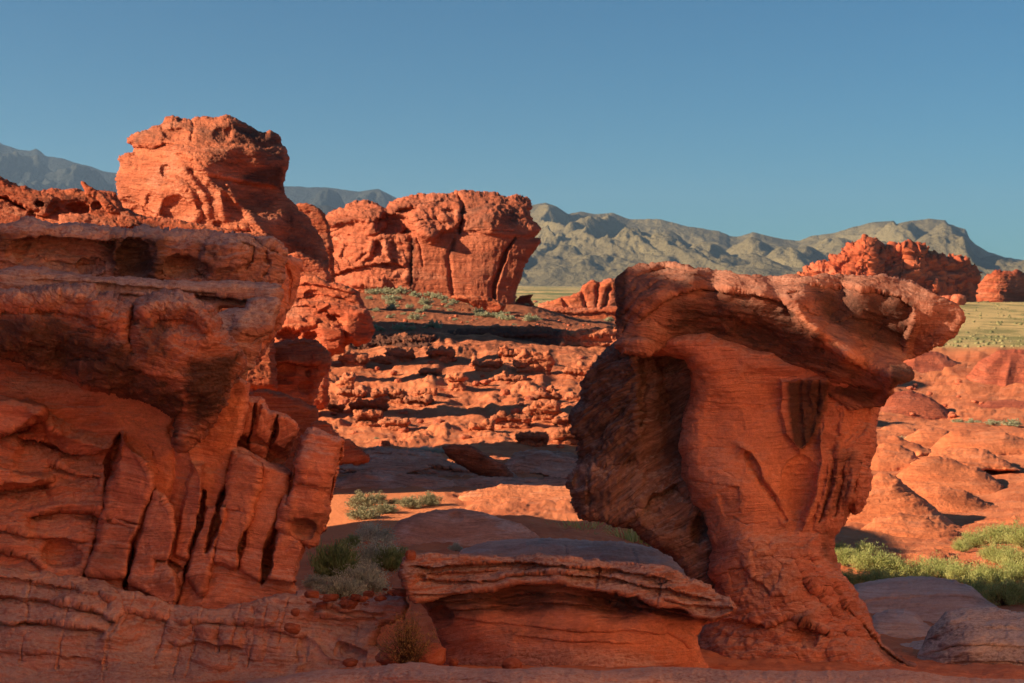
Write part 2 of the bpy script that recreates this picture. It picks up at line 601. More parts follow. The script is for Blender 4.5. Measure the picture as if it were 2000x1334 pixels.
for cu in _cu:
    Y_, Z_ = [], []
    for e in COLS[cu]:
        Y_.append(e[0]); Z_.append(e[2] if len(e) == 3 else float(at(cu, e[1], e[0])[2]))
    _tab.append((np.log(Y_), np.array(Z_)))


def base_z(u, Y):
    lY = np.log(np.maximum(Y, 1.0))
    zs = [np.interp(lY, a, b) for a, b in _tab]
    u = np.clip(u, _cu[0], _cu[-1])
    k = np.clip(np.searchsorted(_cu, u, side='right') - 1, 0, len(_cu) - 2)
    cuv = np.array(_cu, float)
    t = (u - cuv[k]) / (cuv[k + 1] - cuv[k])
    t = t * t * (3 - 2 * t)
    Z = np.stack(zs)
    kk = k.reshape(-1)
    i = np.arange(kk.size)
    z0 = Z.reshape(len(zs), -1)[kk, i].reshape(u.shape); z1 = Z.reshape(len(zs), -1)[kk + 1, i].reshape(u.shape)
    return z0 * (1 - t) + z1 * t


HOODOO = [(640, 650), (800, 640), (1240, 640), (1240, 880), (1130, 885), (1000, 870), (860, 868), (760, 870), (640, 830), (600, 740)]
SANDP = [(560, 960), (700, 950), (860, 955), (900, 985), (860, 1010), (760, 1040), (700, 1060), (560, 1060)]
SOILP = [(690, 560), (1200, 585), (1200, 655), (1000, 640), (850, 655), (690, 655)]
NOOKP = [(600, 1150), (900, 1150), (900, 1320), (640, 1320)]


def ground_relief(u, Y, v):
    """height of the rock surface above the smooth ground, in pixel units; and its bedding-like coordinate"""
    q = FPX * 0.55 * np.log(np.maximum(Y, 0.5))
    big = fbm(u / 120, q / 320, 2.2, 3, 0.5, 3)
    mid = fbm(u / 42, q / 90, 5.1, 5, 0.55, 4)
    led = fbm(u / 90, q / 75, 8.4, 4, 0.55, 5) * 3.0
    f = np.floor(led); led = (f + sstep(0.30, 0.70, led - f)) / 3.0
    hood = sstep(-40, 30, poly_sdf(u.astype(F32), v.astype(F32), HOODOO)) * (Y > 26) * (Y < 80)
    sand = sstep(-10, 15, poly_sdf(u.astype(F32), v.astype(F32), SANDP)) * (Y > 13) * (Y < 24)
    soil = sstep(-6, 10, poly_sdf(u.astype(F32), v.astype(F32), SOILP)) * (Y > 60)
    far = sstep(125, 150, Y)
    rg = ridged(u / 75, q / 150, 1.3, 5, 0.55, 6) - 0.6
    fine = ridged(u / 16, q / 45, 4.3, 3, 0.6, 8) - 0.6
    fine = fine * sstep(-0.1, 0.35, fbm(u / 80, q / 150, 7.3, 2, 0.5, 33))
    hl = fbm(u / 70, q / 95, 3.4, 4, 0.55, 15) * 4.0
    f = np.floor(hl); hl = (f + sstep(0.25, 0.75, hl - f)) / 4.0
    h = 12 * big + 5 * mid + (6 + 9 * sstep(20, 22, Y) * sstep(32, 29, Y)) * led
    pm_ = sstep(-0.05, 0.22, fbm(u / 110, q / 220, 9.9, 3, 0.5, 41))
    hh = 5 * rg * (0.4 + 0.6 * pm_) + 3.5 * fine * (0.3 + 0.7 * pm_) + 15 * hl * (0.35 + 0.65 * pm_) + 9 * big + 6 * mid
    h = h * (1 - hood) + hh * hood
    h = h * (1 - 0.85 * sand)
    h = h * (1 - 0.55 * sstep(1500, 1620, u) * sstep(22, 26, Y) * sstep(75, 60, Y))
    h = h * (1 - soil) + soil * (2.0 * big + 2.5 * fbm(u / 9, q / 30, 0.3, 3, 0.6, 9))
    near = sstep(9, 6, Y)
    h = h * (1 - 0.6 * near)
    far_h = 0.8 * fbm(u / 70, q / 100, 0.7, 3, 0.5, 10)
    h = h * (1 - far) + far_h * far
    return h, hood, sand, soil, far


def ground_at(u, v):
    """the point of the smooth ground seen at pixel (u, v)"""
    Ys = np.exp(np.linspace(math.log(4), math.log(3000), 3000))
    z = base_z(np.full(Ys.shape, float(u)), Ys)
    vv = vpix(z, Ys)
    i = np.where(vv <= v)[0]
    i = i[0] if len(i) else len(Ys) - 1
    Y = Ys[i]
    return float(at(u, v, Y)[0]), float(Y), float(z[i])


def make_ground():
    a_in = np.arctan((np.arange(-60, 2061, 2.6) - 1000) / FPX)
    a_r = a_in[-1] + np.cumsum(np.geomspace(0.0012, 0.12, 60))
    a_r = a_r[a_r < math.pi - 0.03]
    a = np.concatenate([-(a_r[::-1]), a_in, a_r])
    na = len(a)
    r = [0.8]
    while r[-1] < 12000:
        y = r[-1]
        # aim at about 2.3 px rows where the ground is seen, coarser elsewhere
        if y < 5: k = 0.05
        elif y < 8: k = 0.012
        elif y < 75: k = 0.0052
        elif y < 130: k = 0.008
        elif y < 600: k = 0.02
        else: k = 0.04
        r.append(y * (1 + k))
    r = np.array(r); nr = len(r)
    A, Rr = np.meshgrid(a, r)
    X = Rr * np.sin(A); Yy = Rr * np.cos(A)
    Yc = np.maximum(Yy, 0.3)
    u = np.clip(1000 + FPX * X / Yc, -3000, 5000)
    inview = np.abs(A) < 0.45
    # outside the picture: carry on the column nearest to it
    Ye = np.where(inview, Yy, Rr * np.cos(0.45))
    ue = np.where(inview, u, np.where(A > 0, 1000 + FPX * math.tan(0.45), 1000 - FPX * math.tan(0.45)))
    z = base_z(ue, Ye)
    v = vpix(z, np.maximum(Ye, 0.3))
    h, hood, sand, soil, far = ground_relief(ue + (A - np.clip(A, -0.45, 0.45)) * FPX, Ye, v)
    z = z + h * np.maximum(Ye, 2) / FPX
    P = np.stack([X, Yy, z], -1).reshape(-1, 3)
    i = np.arange(nr - 1)[:, None]; j = np.arange(na - 1)[None, :]
    q = np.stack([i * na + j, i * na + j + 1, (i + 1) * na + j + 1, (i + 1) * na + j], -1).reshape(-1, 4)
    jj = np.arange(nr - 1)
    wrap = np.stack([jj * na + na - 1, jj * na, (jj + 1) * na, (jj + 1) * na + na - 1], -1)
    q = np.concatenate([q, wrap])
    # centre cap
    P = np.concatenate([P, [[0, 0, 0.25]]])
    c = len(P) - 1
    k = np.arange(na)
    tris = np.stack([np.full(na, c), (k + 1) % na, k], -1)
    qq = FPX * 0.55 * np.log(np.maximum(Ye, 0.5))
    bp = np.stack([ue, qq, z * FPX / np.maximum(Ye, 2) * 0.8 + 60 * fbm(ue / 300, qq / 200, 0.5, 2)], -1).reshape(-1, 3)
    bp = np.concatenate([bp, bp[:1]])
    mk = np.stack([hood * 0.45 * sstep(52, 62, Ye), sand, np.maximum(soil, 0)], -1).reshape(-1, 3)
    mk = np.concatenate([mk, mk[:1]])
    mf = np.stack([far, far, far], -1).reshape(-1, 3)
    mf = np.concatenate([mf, mf[:1]])
    me = new_mesh('ground', P, q, {'bp': bp, 'mk': mk, 'zone': mf}, tris=tris)
    return me


def ground_mat():
    m = bpy.data.materials.new('desert_ground')
    m.use_nodes = True
    nt = m.node_tree; L = nt.links
    bs = nt.nodes['Principled BSDF']
    bs.inputs['Roughness'].default_value = 0.95
    bs.inputs['Specular IOR Level'].default_value = 0.1
    bp = N(nt, 'ShaderNodeAttribute', attribute_name='bp'); mk = N(nt, 'ShaderNodeAttribute', attribute_name='mk')
    zn = N(nt, 'ShaderNodeAttribute', attribute_name='zone')
    sp = N(nt, 'ShaderNodeSeparateXYZ'); L.new(mk.outputs['Vector'], sp.inputs[0])
    geo = N(nt, 'ShaderNodeNewGeometry')

    def noise(src, s, det=5, rough=0.6):
        mp = N(nt, 'ShaderNodeMapping'); mp.inputs['Scale'].default_value = s; L.new(src, mp.inputs[0])
        n = N(nt, 'ShaderNodeTexNoise'); n.inputs['Scale'].default_value = 1; n.inputs['Detail'].default_value = det; n.inputs['Roughness'].default_value = rough
        L.new(mp.outputs[0], n.inputs['Vector']); return n.outputs['Fac']

    def ramp(f, a, b):
        r = N(nt, 'ShaderNodeMapRange', interpolation_type='SMOOTHSTEP'); r.inputs['From Min'].default_value = a; r.inputs['From Max'].default_value = b
        L.new(f, r.inputs['Value']); return r.outputs[0]

    def mix(f, a, b, blend='MIX'):
        x = N(nt, 'ShaderNodeMix', data_type='RGBA', blend_type=blend)
        if isinstance(f, float): x.inputs[0].default_value = f
        else: L.new(f, x.inputs[0])
        for i, c in ((6, a), (7, b)):
            if isinstance(c, tuple): x.inputs[i].default_value = (*c, 1)
            else: L.new(c, x.inputs[i])
        return x.outputs[2]

    def mul(a, b):
        x = N(nt, 'ShaderNodeMath', operation='MULTIPLY')
        for i, q in enumerate((a, b)):
            if isinstance(q, (int, float)): x.inputs[i].default_value = q
            else: L.new(q, x.inputs[i])
        return x.outputs[0]
    B = bp.outputs['Vector']
    n1 = noise(B, (0.008, 0.02, 0.05)); n2 = noise(B, (0.03, 0.06, 0.12)); n3 = noise(B, (0.15, 0.3, 0.3), 4, 0.7); n4 = noise(B, (0.5, 0.9, 0.6), 3, 0.7)
    rock = mix(ramp(n1, 0.4, 0.6), (0.62, 0.20, 0.088), (0.52, 0.15, 0.065))
    rock = mix(mul(ramp(n2, 0.5, 0.7), 0.35), rock, (0.62, 0.30, 0.19))
    rock = mix(mul(ramp(n3, 0.56, 0.72), 0.35), rock, (0.16, 0.06, 0.04))
    rock = mix(mul(ramp(n2, 0.60, 0.42), sp.outputs[0]), rock, (0.06, 0.035, 0.03))
    sand = mix(ramp(n3, 0.4, 0.6), (0.64, 0.225, 0.10), (0.58, 0.19, 0.08))
    soil = mix(ramp(n3, 0.35, 0.65), (0.22, 0.065, 0.035), (0.40, 0.135, 0.06))
    soil = mix(ramp(n4, 0.50, 0.72), soil, (0.50, 0.22, 0.12))
    col = mix(sp.outputs[1], rock, sand)
    col = mix(sp.outputs[2], col, soil)
    # the far plain: tan grass, rows of dark scrub, greener hollows
    P = geo.outputs['Position']
    g1 = noise(P, (0.006, 0.006, 0.0), 4); g2 = noise(P, (0.10, 0.045, 0.0), 5, 0.7); g3 = noise(P, (0.002, 0.004, 0.0), 3)
    pl = mix(ramp(g2, 0.48, 0.60), (0.62, 0.43, 0.19), (0.27, 0.23, 0.09))
    pl = mix(mul(ramp(g1, 0.50, 0.58), 0.9), pl, (0.15, 0.18, 0.06))
    pl = mix(mul(ramp(g3, 0.40, 0.60), 0.35), pl, (0.20, 0.19, 0.09))
    zs = N(nt, 'ShaderNodeSeparateXYZ'); L.new(zn.outputs['Vector'], zs.inputs[0])
    col = mix(zs.outputs[0], col, pl)
    L.new(col, bs.inputs['Base Color'])
    # relief: in pixel-like units near, so distance grows with the way off
    ln = N(nt, 'ShaderNodeVectorMath', operation='LENGTH'); L.new(P, ln.inputs[0])
    dist = mul(ln.outputs['Value'], 1.2 / FPX)
    ad = N(nt, 'ShaderNodeMath', operation='ADD'); L.new(mul(n3, 4.0), ad.inputs[0]); L.new(mul(n4, 1.6), ad.inputs[1])
    hh = mul(mul(ad.outputs[0], dist), mul(1.0, 1.0))
    b = N(nt, 'ShaderNodeBump'); b.inputs['Strength'].default_value = 0.8; b.inputs['Distance'].default_value = 1.0
    L.new(hh, b.inputs['Height']); L.new(b.outputs[0], bs.inputs['Normal'])
    return m


go = link('ground', make_ground(), ground_mat())
tag(go, 'red desert floor of slickrock, sand and gravel running out to a tan plain', None, None, 'structure')
print('ground', round(time.time() - T0, 1))


# ================================================================== MOUNTAINS
def mtn_mat(name, c1, c2, sc=1.0):
    m = bpy.data.materials.new(name); m.use_nodes = True
    nt = m.node_tree; L = nt.links; bs = nt.nodes['Principled BSDF']
    bs.inputs['Roughness'].default_value = 1.0; bs.inputs['Specular IOR Level'].default_value = 0.0
    tc = N(nt, 'ShaderNodeNewGeometry')
    def nz(s, d):
        n = N(nt, 'ShaderNodeTexNoise'); n.inputs['Scale'].default_value = s * sc; n.inputs['Detail'].default_value = d; n.inputs['Roughness'].default_value = 0.65
        L.new(tc.outputs['Position'], n.inputs['Vector']); return n
    a = nz(0.003, 6); b_ = nz(0.03, 5)
    x = N(nt, 'ShaderNodeMix', data_type='RGBA'); r = N(nt, 'ShaderNodeMapRange'); r.inputs['From Min'].default_value = 0.4; r.inputs['From Max'].default_value = 0.6
    L.new(a.outputs['Fac'], r.inputs['Value']); L.new(r.outputs[0], x.inputs[0])
    x.inputs[6].default_value = (*c1, 1); x.inputs[7].default_value = (*c2, 1)
    L.new(x.outputs[2], bs.inputs['Base Color'])
    bu = N(nt, 'ShaderNodeBump'); bu.inputs['Strength'].default_value = 0.9; bu.inputs['Distance'].default_value = 22.0 / sc
    L.new(b_.outputs['Fac'], bu.inputs['Height']); L.new(bu.outputs[0], bs.inputs['Normal'])
    return m


def mountain(name, sky_line, Y0, Y1, ridges, seed, amp, mat, label, u0, u1, step=2.2, rows=200, base_v=560, back=0.35):
    """range whose crest follows sky_line (u, v) at distance Y1, sinking to the plain at Y0; ridges are spur crests (u, v, Y, steepness)"""
    us = np.arange(u0, u1, step)
    t = np.concatenate([np.linspace(0, 1, rows), 1 + np.linspace(0, 1, 30)[1:] * back])
    U, Tt = np.meshgrid(us, t)
    Y = Y0 + (Y1 - Y0) * Tt
    sx = np.interp(us, [p[0] for p in sky_line], [p[1] for p in sky_line])
    sx = sx + 1.6 * fbm(us / 22.0, seed * 1.0, 0.4, 4, 0.6, seed)
    zc = at(us, sx, Y1)[2]                      # crest height
    zb = at(us, np.full(us.shape, base_v), Y0)[2]
    X = (U - 1000) / FPX * Y
    # general rise to the crest
    k = np.clip(Tt, 0, 1)
    env = zb + (zc - zb) * (0.10 * k + 0.90 * k ** 3.0)
    km = 1.0 / 1000
    q = X * km; w = Y * km
    wr = 0.10 * fbm(q * 1.5, w * 1.5, 0.2, 3, 0.5, seed + 5)
    rg = ridged(q * 2.3 + wr * 5 + 0.5 * w, w * 0.8, seed * 0.7, 6, 0.5, seed)
    rg2 = ridged(q * 4.4 + wr * 6, w * 2.2, seed * 0.9, 4, 0.55, seed + 2)
    H = (zc - zb)
    a = amp * H * (np.sin(np.pi * np.clip(k, 0, 1) ** 0.8) * 0.9 + 0.02)
    rb = ridged(q * 0.9 + wr * 3 + 0.3 * w, w * 0.45, seed * 0.3, 2, 0.4, seed + 4)
    z = env + a * (0.40 * (rg - 0.9) + 0.35 * (rb - 0.6)) + 0.12 * a * (rg2 - 0.7)
    for (ru, rv, rY, sl_, ln) in ridges:
        # a spur: crest falls from its summit towards the viewer
        xs, ys, zs = at(ru, rv, rY)
        wob = 1 + 0.5 * fbm(q * 3, w * 3, ru * 0.01, 4, 0.6, seed + 9)
        dy = ys - Y
        cx = xs + (-0.15) * dy + 200 * (fbm(w * 1.6, ru * 0.1, 0.3, 3, 0.55, 3) - float(fbm(np.array(rY * km * 1.6), ru * 0.1, 0.3, 3, 0.55, 3)))
        dx = np.abs(X - cx)
        crest = zs - np.where(dy > 0, dy * sl_ * 0.55, -dy * sl_ * 0.9)
        dq = np.sqrt(dx * dx + 25.0 ** 2) - 25.0
        zz = crest - dq * sl_ * wob * 1.15 + 0.10 * H * (rg2 - 0.7) + 0.10 * H * (rg - 0.9)
        z = np.maximum(z, zz)
    # never above the sky line
    zmax = (vlim := at(U, np.broadcast_to(sx, U.shape) + 3, Y)[2])
    z = np.where(Tt < 1, np.minimum(z, zmax), z)
    z = np.where(Tt >= 1, zc - (Tt - 1) / back * (zc - zb) * 1.2, z)
    z[0] = zb - 40
    P = np.stack([X, Y, z], -1).reshape(-1, 3)
    n = len(us); mrows = len(t)
    i = np.arange(mrows - 1)[:, None]; j = np.arange(n - 1)[None, :]
    qd = np.stack([i * n + j, i * n + j + 1, (i + 1) * n + j + 1, (i + 1) * n + j], -1).reshape(-1, 4)
    me = new_mesh(name, P, qd)
    o = link(name, me, mat)
    tag(o, label, None, None, 'structure')
    return o


SKY_R = [(980, 420), (1040, 400), (1067, 396), (1085, 402), (1110, 418), (1133, 413), (1160, 418), (1197, 416), (1230, 428), (1290, 428), (1340, 442), (1370, 446), (1405, 452), (1425, 461), (1440, 463), (1470, 453), (1500, 461), (1530, 468), (1560, 470), (1585, 461), (1630, 455), (1665, 443),
         (1705, 434), (1745, 431), (1750, 438), (1775, 431), (1815, 427), (1845, 430), (1850, 437), (1885, 448), (1892, 466), (1905, 478), (1930, 492), (1960, 502), (2000, 508), (2120, 520), (2400, 505), (2700, 525), (3300, 545)]
RIDG = [(1140, 444, 4700, 0.80, 0), (1085, 400, 5300, 0.8, 0), (1195, 430, 5100, 0.7, 0), (1112, 496, 4150, 0.7, 0), (1215, 500, 4300, 0.6, 0), (1300, 462, 4800, 0.65, 0), (1275, 490, 4400, 0.6, 0), (1580, 480, 4600, 0.7, 0), (1365, 480, 4500, 0.6, 0), (1480, 478, 4600, 0.6, 0), (1540, 490, 4400, 0.6, 0), (1230, 452, 5000, 0.55, 0),
        (1640, 478, 4700, 0.6, 0), (1760, 450, 5000, 0.6, 0), (1850, 455, 5000, 0.75, 0), (1420, 510, 4100, 0.5, 0), (1700, 520, 4200, 0.5, 0), (1945, 512, 4400, 0.4, 0)]
mountain('mountains', SKY_R, 3700, 5600, RIDG, 4, 1.0, mtn_mat('olive_mountain', (0.19, 0.158, 0.085), (0.11, 0.094, 0.056)), 'olive brown desert mountain range closing the plain on the right', 960, 3300, step=2.8)
SKY_L = [(-2300, 470), (-1700, 380), (-1300, 330), (-900, 300), (-600, 262), (-300, 250), (-60, 268), (0, 275), (10, 283), (40, 292), (62, 294), (74, 290), (86, 298), (92, 305), (130, 310), (150, 318), (180, 325), (205, 335), (232, 338), (300, 350), (420, 356), (556, 364), (640, 366), (700, 374), (740, 369), (758, 378), (790, 394), (840, 408), (900, 430), (1000, 470), (1080, 500)]
mountain('mountains', SKY_L, 6200, 8000, [(40, 330, 7200, 0.6, 0), (150, 350, 7100, 0.6, 0), (735, 376, 7600, 0.7, 0), (640, 400, 7000, 0.5, 0)], 9, 0.5, mtn_mat('blue_mountain', (0.055, 0.058, 0.05), (0.03, 0.035, 0.035), 0.6), 'high blue grey mountain range far off on the left', -2300, 1080, step=3.5, rows=130, base_v=545)  # low albedo stands in for the shade on this range
SKY_M = [(540, 420), (600, 402), (640, 401), (665, 410), (720, 430), (800, 470)]
mountain('hills', SKY_M, 5000, 5600, [], 12, 0.4, mtn_mat('grey_hill', (0.04, 0.04, 0.035), (0.03, 0.03, 0.03)), 'small dark hill in front of the far range between the two buttes', 520, 820, rows=60, base_v=560)
print('mountains', round(time.time() - T0, 1))

# ================================================================== ROCK FORMATIONS
# --- tall butte on the left
def std(r, k=1.0, strat=1.0):
    r.noise(110 * k, 9 * k, 'fbm', 3, 1.6)
    r.noise(34 * k, 6 * k * strat, 'step', 4, 3.2, sharp=0.5)
    r.noise(18 * k, 2.4 * k, 'ridged', 4, 1.8, gain=0.55)
    r.noise(6 * k, 1.6 * k * strat, 'step', 3, 5.0, sharp=0.4)
    return r


def butte_tall():
    r = Rock('tall_butte', [(321, 230), (336, 228), (348, 232), (373, 235), (378, 232), (397, 227), (415, 230), (449, 231), (465, 238), (489, 249), (505, 258), (518, 260), (527, 258), (546, 269), (548, 283), (557, 296), (563, 307), (560, 333), (553, 357), (552, 377), (567, 391), (583, 407), (601, 425), (612, 441), (625, 462), (634, 485), (638, 512), (642, 580), (646, 690), (190, 690), (190, 560), (200, 480), (225, 440), (231, 400), (228, 375), (227, 349), (233, 328), (231, 306), (247, 299), (263, 300), (263, 288), (251, 276), (256, 266), (266, 260), (287, 253), (315, 246), (319, 236)],
             62.0, step=1.5, warp=2.0, wscale=16, rnd=26, T=50, back=160, seed=2, bed=-7, bedcurve=8)
    r.ctrl([(375, 315, 70), (430, 385, 85), (480, 440, 95), (520, 470, 105), (560, 320, 42), (550, 368, 40), (598, 430, 5), (625, 490, -30), (555, 430, 65), (500, 300, 55), (450, 285, 60),
            (232, 345, -75), (240, 430, -75), (262, 300, -60), (300, 375, 5), (335, 440, 40), (300, 470, -10), (400, 470, 70), (470, 400, 70), (470, 330, 48), (530, 330, 46),
            (330, 245, 0), (400, 240, 25), (480, 250, 25), (540, 275, 0), (270, 270, -50), (250, 540, -30), (450, 540, 120), (600, 540, 20), (400, 400, 65)], 12)
    r.shelf([(246, 284), (300, 287), (330, 277), (346, 280)], 14, 14, 2)
    r.shelf([(340, 281), (380, 284), (460, 282), (548, 284)], 6, 5, 1.5)
    r.block([(338, 284), (400, 286), (470, 282), (548, 285), (566, 307), (562, 345), (552, 370), (500, 362), (455, 352), (405, 343), (388, 330), (376, 312), (345, 300)], 16, 6)
    r.hole((344, 262, 28, 14), 16, 0.6)
    r.hole((398, 244, 24, 13, 10), 14, 0.6); r.hole((434, 264, 20, 16), 10, 0.6); r.hole((480, 256, 28, 8, 22), 14, 0.5); r.hole((448, 258, 10, 10), 6)
    r.crack([(376, 233), (376, 255), (372, 275)], 3, 10)
    r.hole((250, 408, 26, 24, 20), 26, 0.6); r.hole((285, 425, 34, 20, 25), 24, 0.6)
    r.ridge([(232, 385), (262, 395), (280, 415), (300, 425), (312, 415), (314, 400)], 6, 12)
    r.hole((345, 410, 34, 32, -20), 26, 0.6)
    r.hole((300, 395, 16, 22), 12, 0.7)
    for l in ([(345, 315), (370, 345), (400, 380), (410, 430)], [(372, 318), (410, 350), (455, 385), (490, 425), (525, 462)], [(440, 360), (448, 362), (452, 375), (470, 400)], [(330, 345), (370, 372), (390, 420), (372, 440)], [(395, 345), (430, 375), (440, 430)]):
        r.ridge(l, 11, 11)
    r.hole((325, 335, 12, 14), 12); r.hole((375, 335, 10, 10), 10); r.hole((430, 440, 14, 12), 12); r.hole((470, 455, 26, 10), 14)
    r.block([(262, 262), (287, 252), (315, 246), (320, 265), (318, 284), (262, 284)], 8, 5)
    r.paint('varn', [(400, 290), (548, 288), (560, 320), (470, 330), (400, 325)], 10, 0.5)
    r.paint('varn', [(262, 262), (320, 238), (375, 236), (370, 258), (300, 284), (256, 280)], 8, 0.45)
    r.paint('varn', [(450, 240), (545, 272), (545, 284), (450, 280)], 8, 0.7)
    r.paint('varn', [(480, 330), (555, 320), (550, 370), (470, 355)], 14, 1.0)
    r.paint('varn', [(555, 400), (620, 450), (630, 520), (560, 500), (545, 440)], 20, 0.7)
    r.paint('varn', [(480, 370), (540, 385), (530, 420), (480, 405)], 12, 0.6)
    r.paint('varn', [(385, 240), (450, 240), (440, 280), (385, 280)], 12, 0.5)
    std(r, 0.62)
    r.noise(22, 5, 'step', 4, 2.6, ang=-24, sharp=0.5, mask=[(225, 300), (380, 310), (540, 460), (640, 560), (200, 560)])
    r.noise(5, 1.3, 'ridged', 2, 1.0)
    m = rock_mat('butte_sandstone', r.pxm, cA=(0.52, 0.16, 0.078), cB=(0.42, 0.12, 0.06), varn=0.35, pal=0.3, bump=1.3)
    return r.build(m, None, 'tall orange butte with blocky cap and dark right side, highest rock on the left', 'butte')


def butte_wide():
    r = Rock('wide_butte', [(628, 463), (636, 453), (631, 432), (643, 417), (672, 405), (679, 399), (696, 393), (720, 393), (737, 399), (751, 406), (757, 402), (762, 396), (778, 391), (816, 384), (864, 381), (886, 381), (893, 374), (936, 374), (972, 378), (989, 386), (1003, 381), (1025, 384), (1034, 393), (1039, 406), (1032, 412), (1039, 427), (1055, 447), (1049, 458), (1043, 463), (1056, 466), (1054, 478), (1039, 499), (1027, 516), (1022, 532), (1015, 554), (1008, 576), (1007, 599), (984, 612), (700, 612), (620, 600), (626, 525), (631, 494)],
             95.0, step=1.4, warp=1.8, wscale=15, rnd=18, T=34, back=170, seed=5, bed=-3, bedcurve=8)
    r.ctrl([(630, 480, -70), (680, 480, -20), (740, 480, 15), (800, 480, 22), (900, 480, 40), (1000, 500, 52), (1050, 460, 30), (1010, 560, 46), (700, 395, -75), (820, 388, -40), (950, 380, -30), (1020, 390, -35),
            (640, 580, -50), (700, 560, 5), (850, 570, 32), (960, 570, 50), (700, 430, -30), (820, 420, 14), (960, 420, 42)], 12)
    r.block([(631, 432), (643, 417), (672, 403), (696, 391), (737, 397), (752, 408), (742, 430), (716, 436), (690, 432), (660, 440), (638, 446)], 14, 6)
    r.shelf([(632, 458), (650, 450), (672, 440), (692, 437), (697, 445)], 9, 10, 2)
    r.shelf([(632, 442), (655, 436), (690, 434), (716, 434), (745, 428), (756, 430)], 7, 6, 1.5)
    r.block([(700, 436), (735, 428), (757, 434), (748, 448), (730, 462), (716, 458), (712, 445)], 16, 5)
    r.block([(672, 420), (690, 412), (740, 418), (755, 420), (750, 428), (690, 425)], 5, 4)
    r.hole((772, 440, 42, 24, 8), 40, 0.45)
    r.hole((800, 455, 20, 12), 22, 0.5)
    r.block([(762, 396), (830, 384), (890, 382), (903, 396), (903, 438), (888, 450), (860, 455), (845, 470), (820, 455), (812, 438), (804, 420), (815, 408), (775, 412)], 20, 7)
    r.shelf([(806, 430), (830, 427), (846, 424), (850, 420)], 8, 14, 2)
    r.shelf([(765, 412), (800, 402), (850, 394), (888, 390)], 6, 7, 2)
    r.bulge((838, 462, 22, 14, 30), 14, 0.7)
    r.hole((880, 418, 14, 11), 10, 0.7); r.bulge((872, 425, 14, 8), 5)
    r.block([(900, 372), (990, 378), (1042, 400), (1060, 450), (1048, 464), (1010, 464), (905, 452)], 9, 6)
    r.crack([(897, 380), (904, 400), (902, 425), (898, 455)], 2.6, 26)
    r.crack([(888, 470), (875, 500), (880, 540), (885, 575)], 5, 6)
    r.crack([(1006, 466), (990, 488), (975, 530), (965, 556), (966, 590)], 3.2, 20, off=-4)
    r.crack([(803, 462), (804, 500), (802, 560)], 3, 10)
    r.crack([(815, 465), (822, 490), (827, 520)], 2.5, 8)
    r.shelf([(905, 449), (960, 448), (1010, 450)], 4, 6, 1.5)
    r.shelf([(638, 540), (680, 525), (720, 516), (762, 513), (800, 520)], 16, 18, 2, up=6)
    r.block([(680, 552), (720, 545), (750, 538), (754, 560), (748, 566), (690, 560)], 12, 5)
    r.hole((650, 480, 20, 26, 20), 16, 0.6); r.hole((738, 485, 12, 17), 14, 0.5); r.hole((716, 505, 22, 12, -20), 10); r.hole((770, 480, 10, 14), 10); r.hole((665, 465, 22, 10), 10)
    r.ridge([(657, 462), (668, 480), (660, 500), (690, 520)], 7, 11)
    r.ridge([(725, 465), (722, 500), (700, 515)], 7, 10)
    r.ridge([(752, 470), (757, 500), (765, 512)], 6, 10)
    r.ridge([(640, 500), (655, 515), (662, 530)], 6, 9); r.ridge([(725, 465), (760, 462), (800, 466)], 6, 8)
    r.paint('varn', [(632, 432), (740, 405), (890, 384), (890, 396), (760, 420), (640, 446)], 7, 0.5)
    r.paint('varn', [(798, 465), (812, 465), (808, 565), (798, 565)], 6, 0.9)
    r.paint('varn', [(905, 385), (960, 392), (970, 450), (905, 450)], 14, 0.55)
    r.paint('varn', [(880, 460), (895, 460), (890, 500), (876, 500)], 7, 0.7)
    r.paint('varn', [(975, 400), (1020, 410), (1010, 445), (975, 440)], 12, 0.5)
    r.noise(75, 6, 'fbm', 3, 1.6)
    r.noise(22, 5.5, 'step', 4, 3.0, sharp=0.5, mask=[(620, 370), (910, 370), (900, 460), (810, 470), (800, 600), (620, 600)])
    r.noise(14, 3.2, 'ridged', 4, 1.4, mask=[(620, 370), (1060, 370), (1060, 450), (810, 460), (800, 600), (620, 600)])
    r.noise(9, 1.5, 'fbm', 4, 1.6)
    r.noise(26, 1.6, 'fbm', 3, 0.35, mask=[(800, 470), (1060, 470), (1000, 600), (800, 600)])
    m = rock_mat('far_butte_sandstone', r.pxm, cA=(0.46, 0.135, 0.068), cB=(0.40, 0.108, 0.055), varn=0.3, pal=0.15, bump=1.0, lines=0.3)
    return r.build(m, None, 'broad flat topped sandstone butte with a smooth leaning right wall, above the bushy slope', 'butte')


butte_tall()
butte_wide()


def outcrop(name, outline, Y, label, cat, seed, k=1.0, rnd=14, T=None, back=None, step=1.8, ctrl=None, bed=0, mat=None, feats=None, warp=2.2, wsc=15, group=None, strat=1.0, parent=None):
    r = Rock(name, outline, Y, step=step, warp=warp, wscale=wsc, rnd=rnd, T=T, back=back, seed=seed, bed=bed)
    if ctrl: r.ctrl(ctrl, 12)
    if feats: feats(r)
    std(r, k, strat)
    return r.build(mat or rock_mat(name + '_stone', r.pxm, varn=0.25, bump=1.1), parent, label, cat, group)


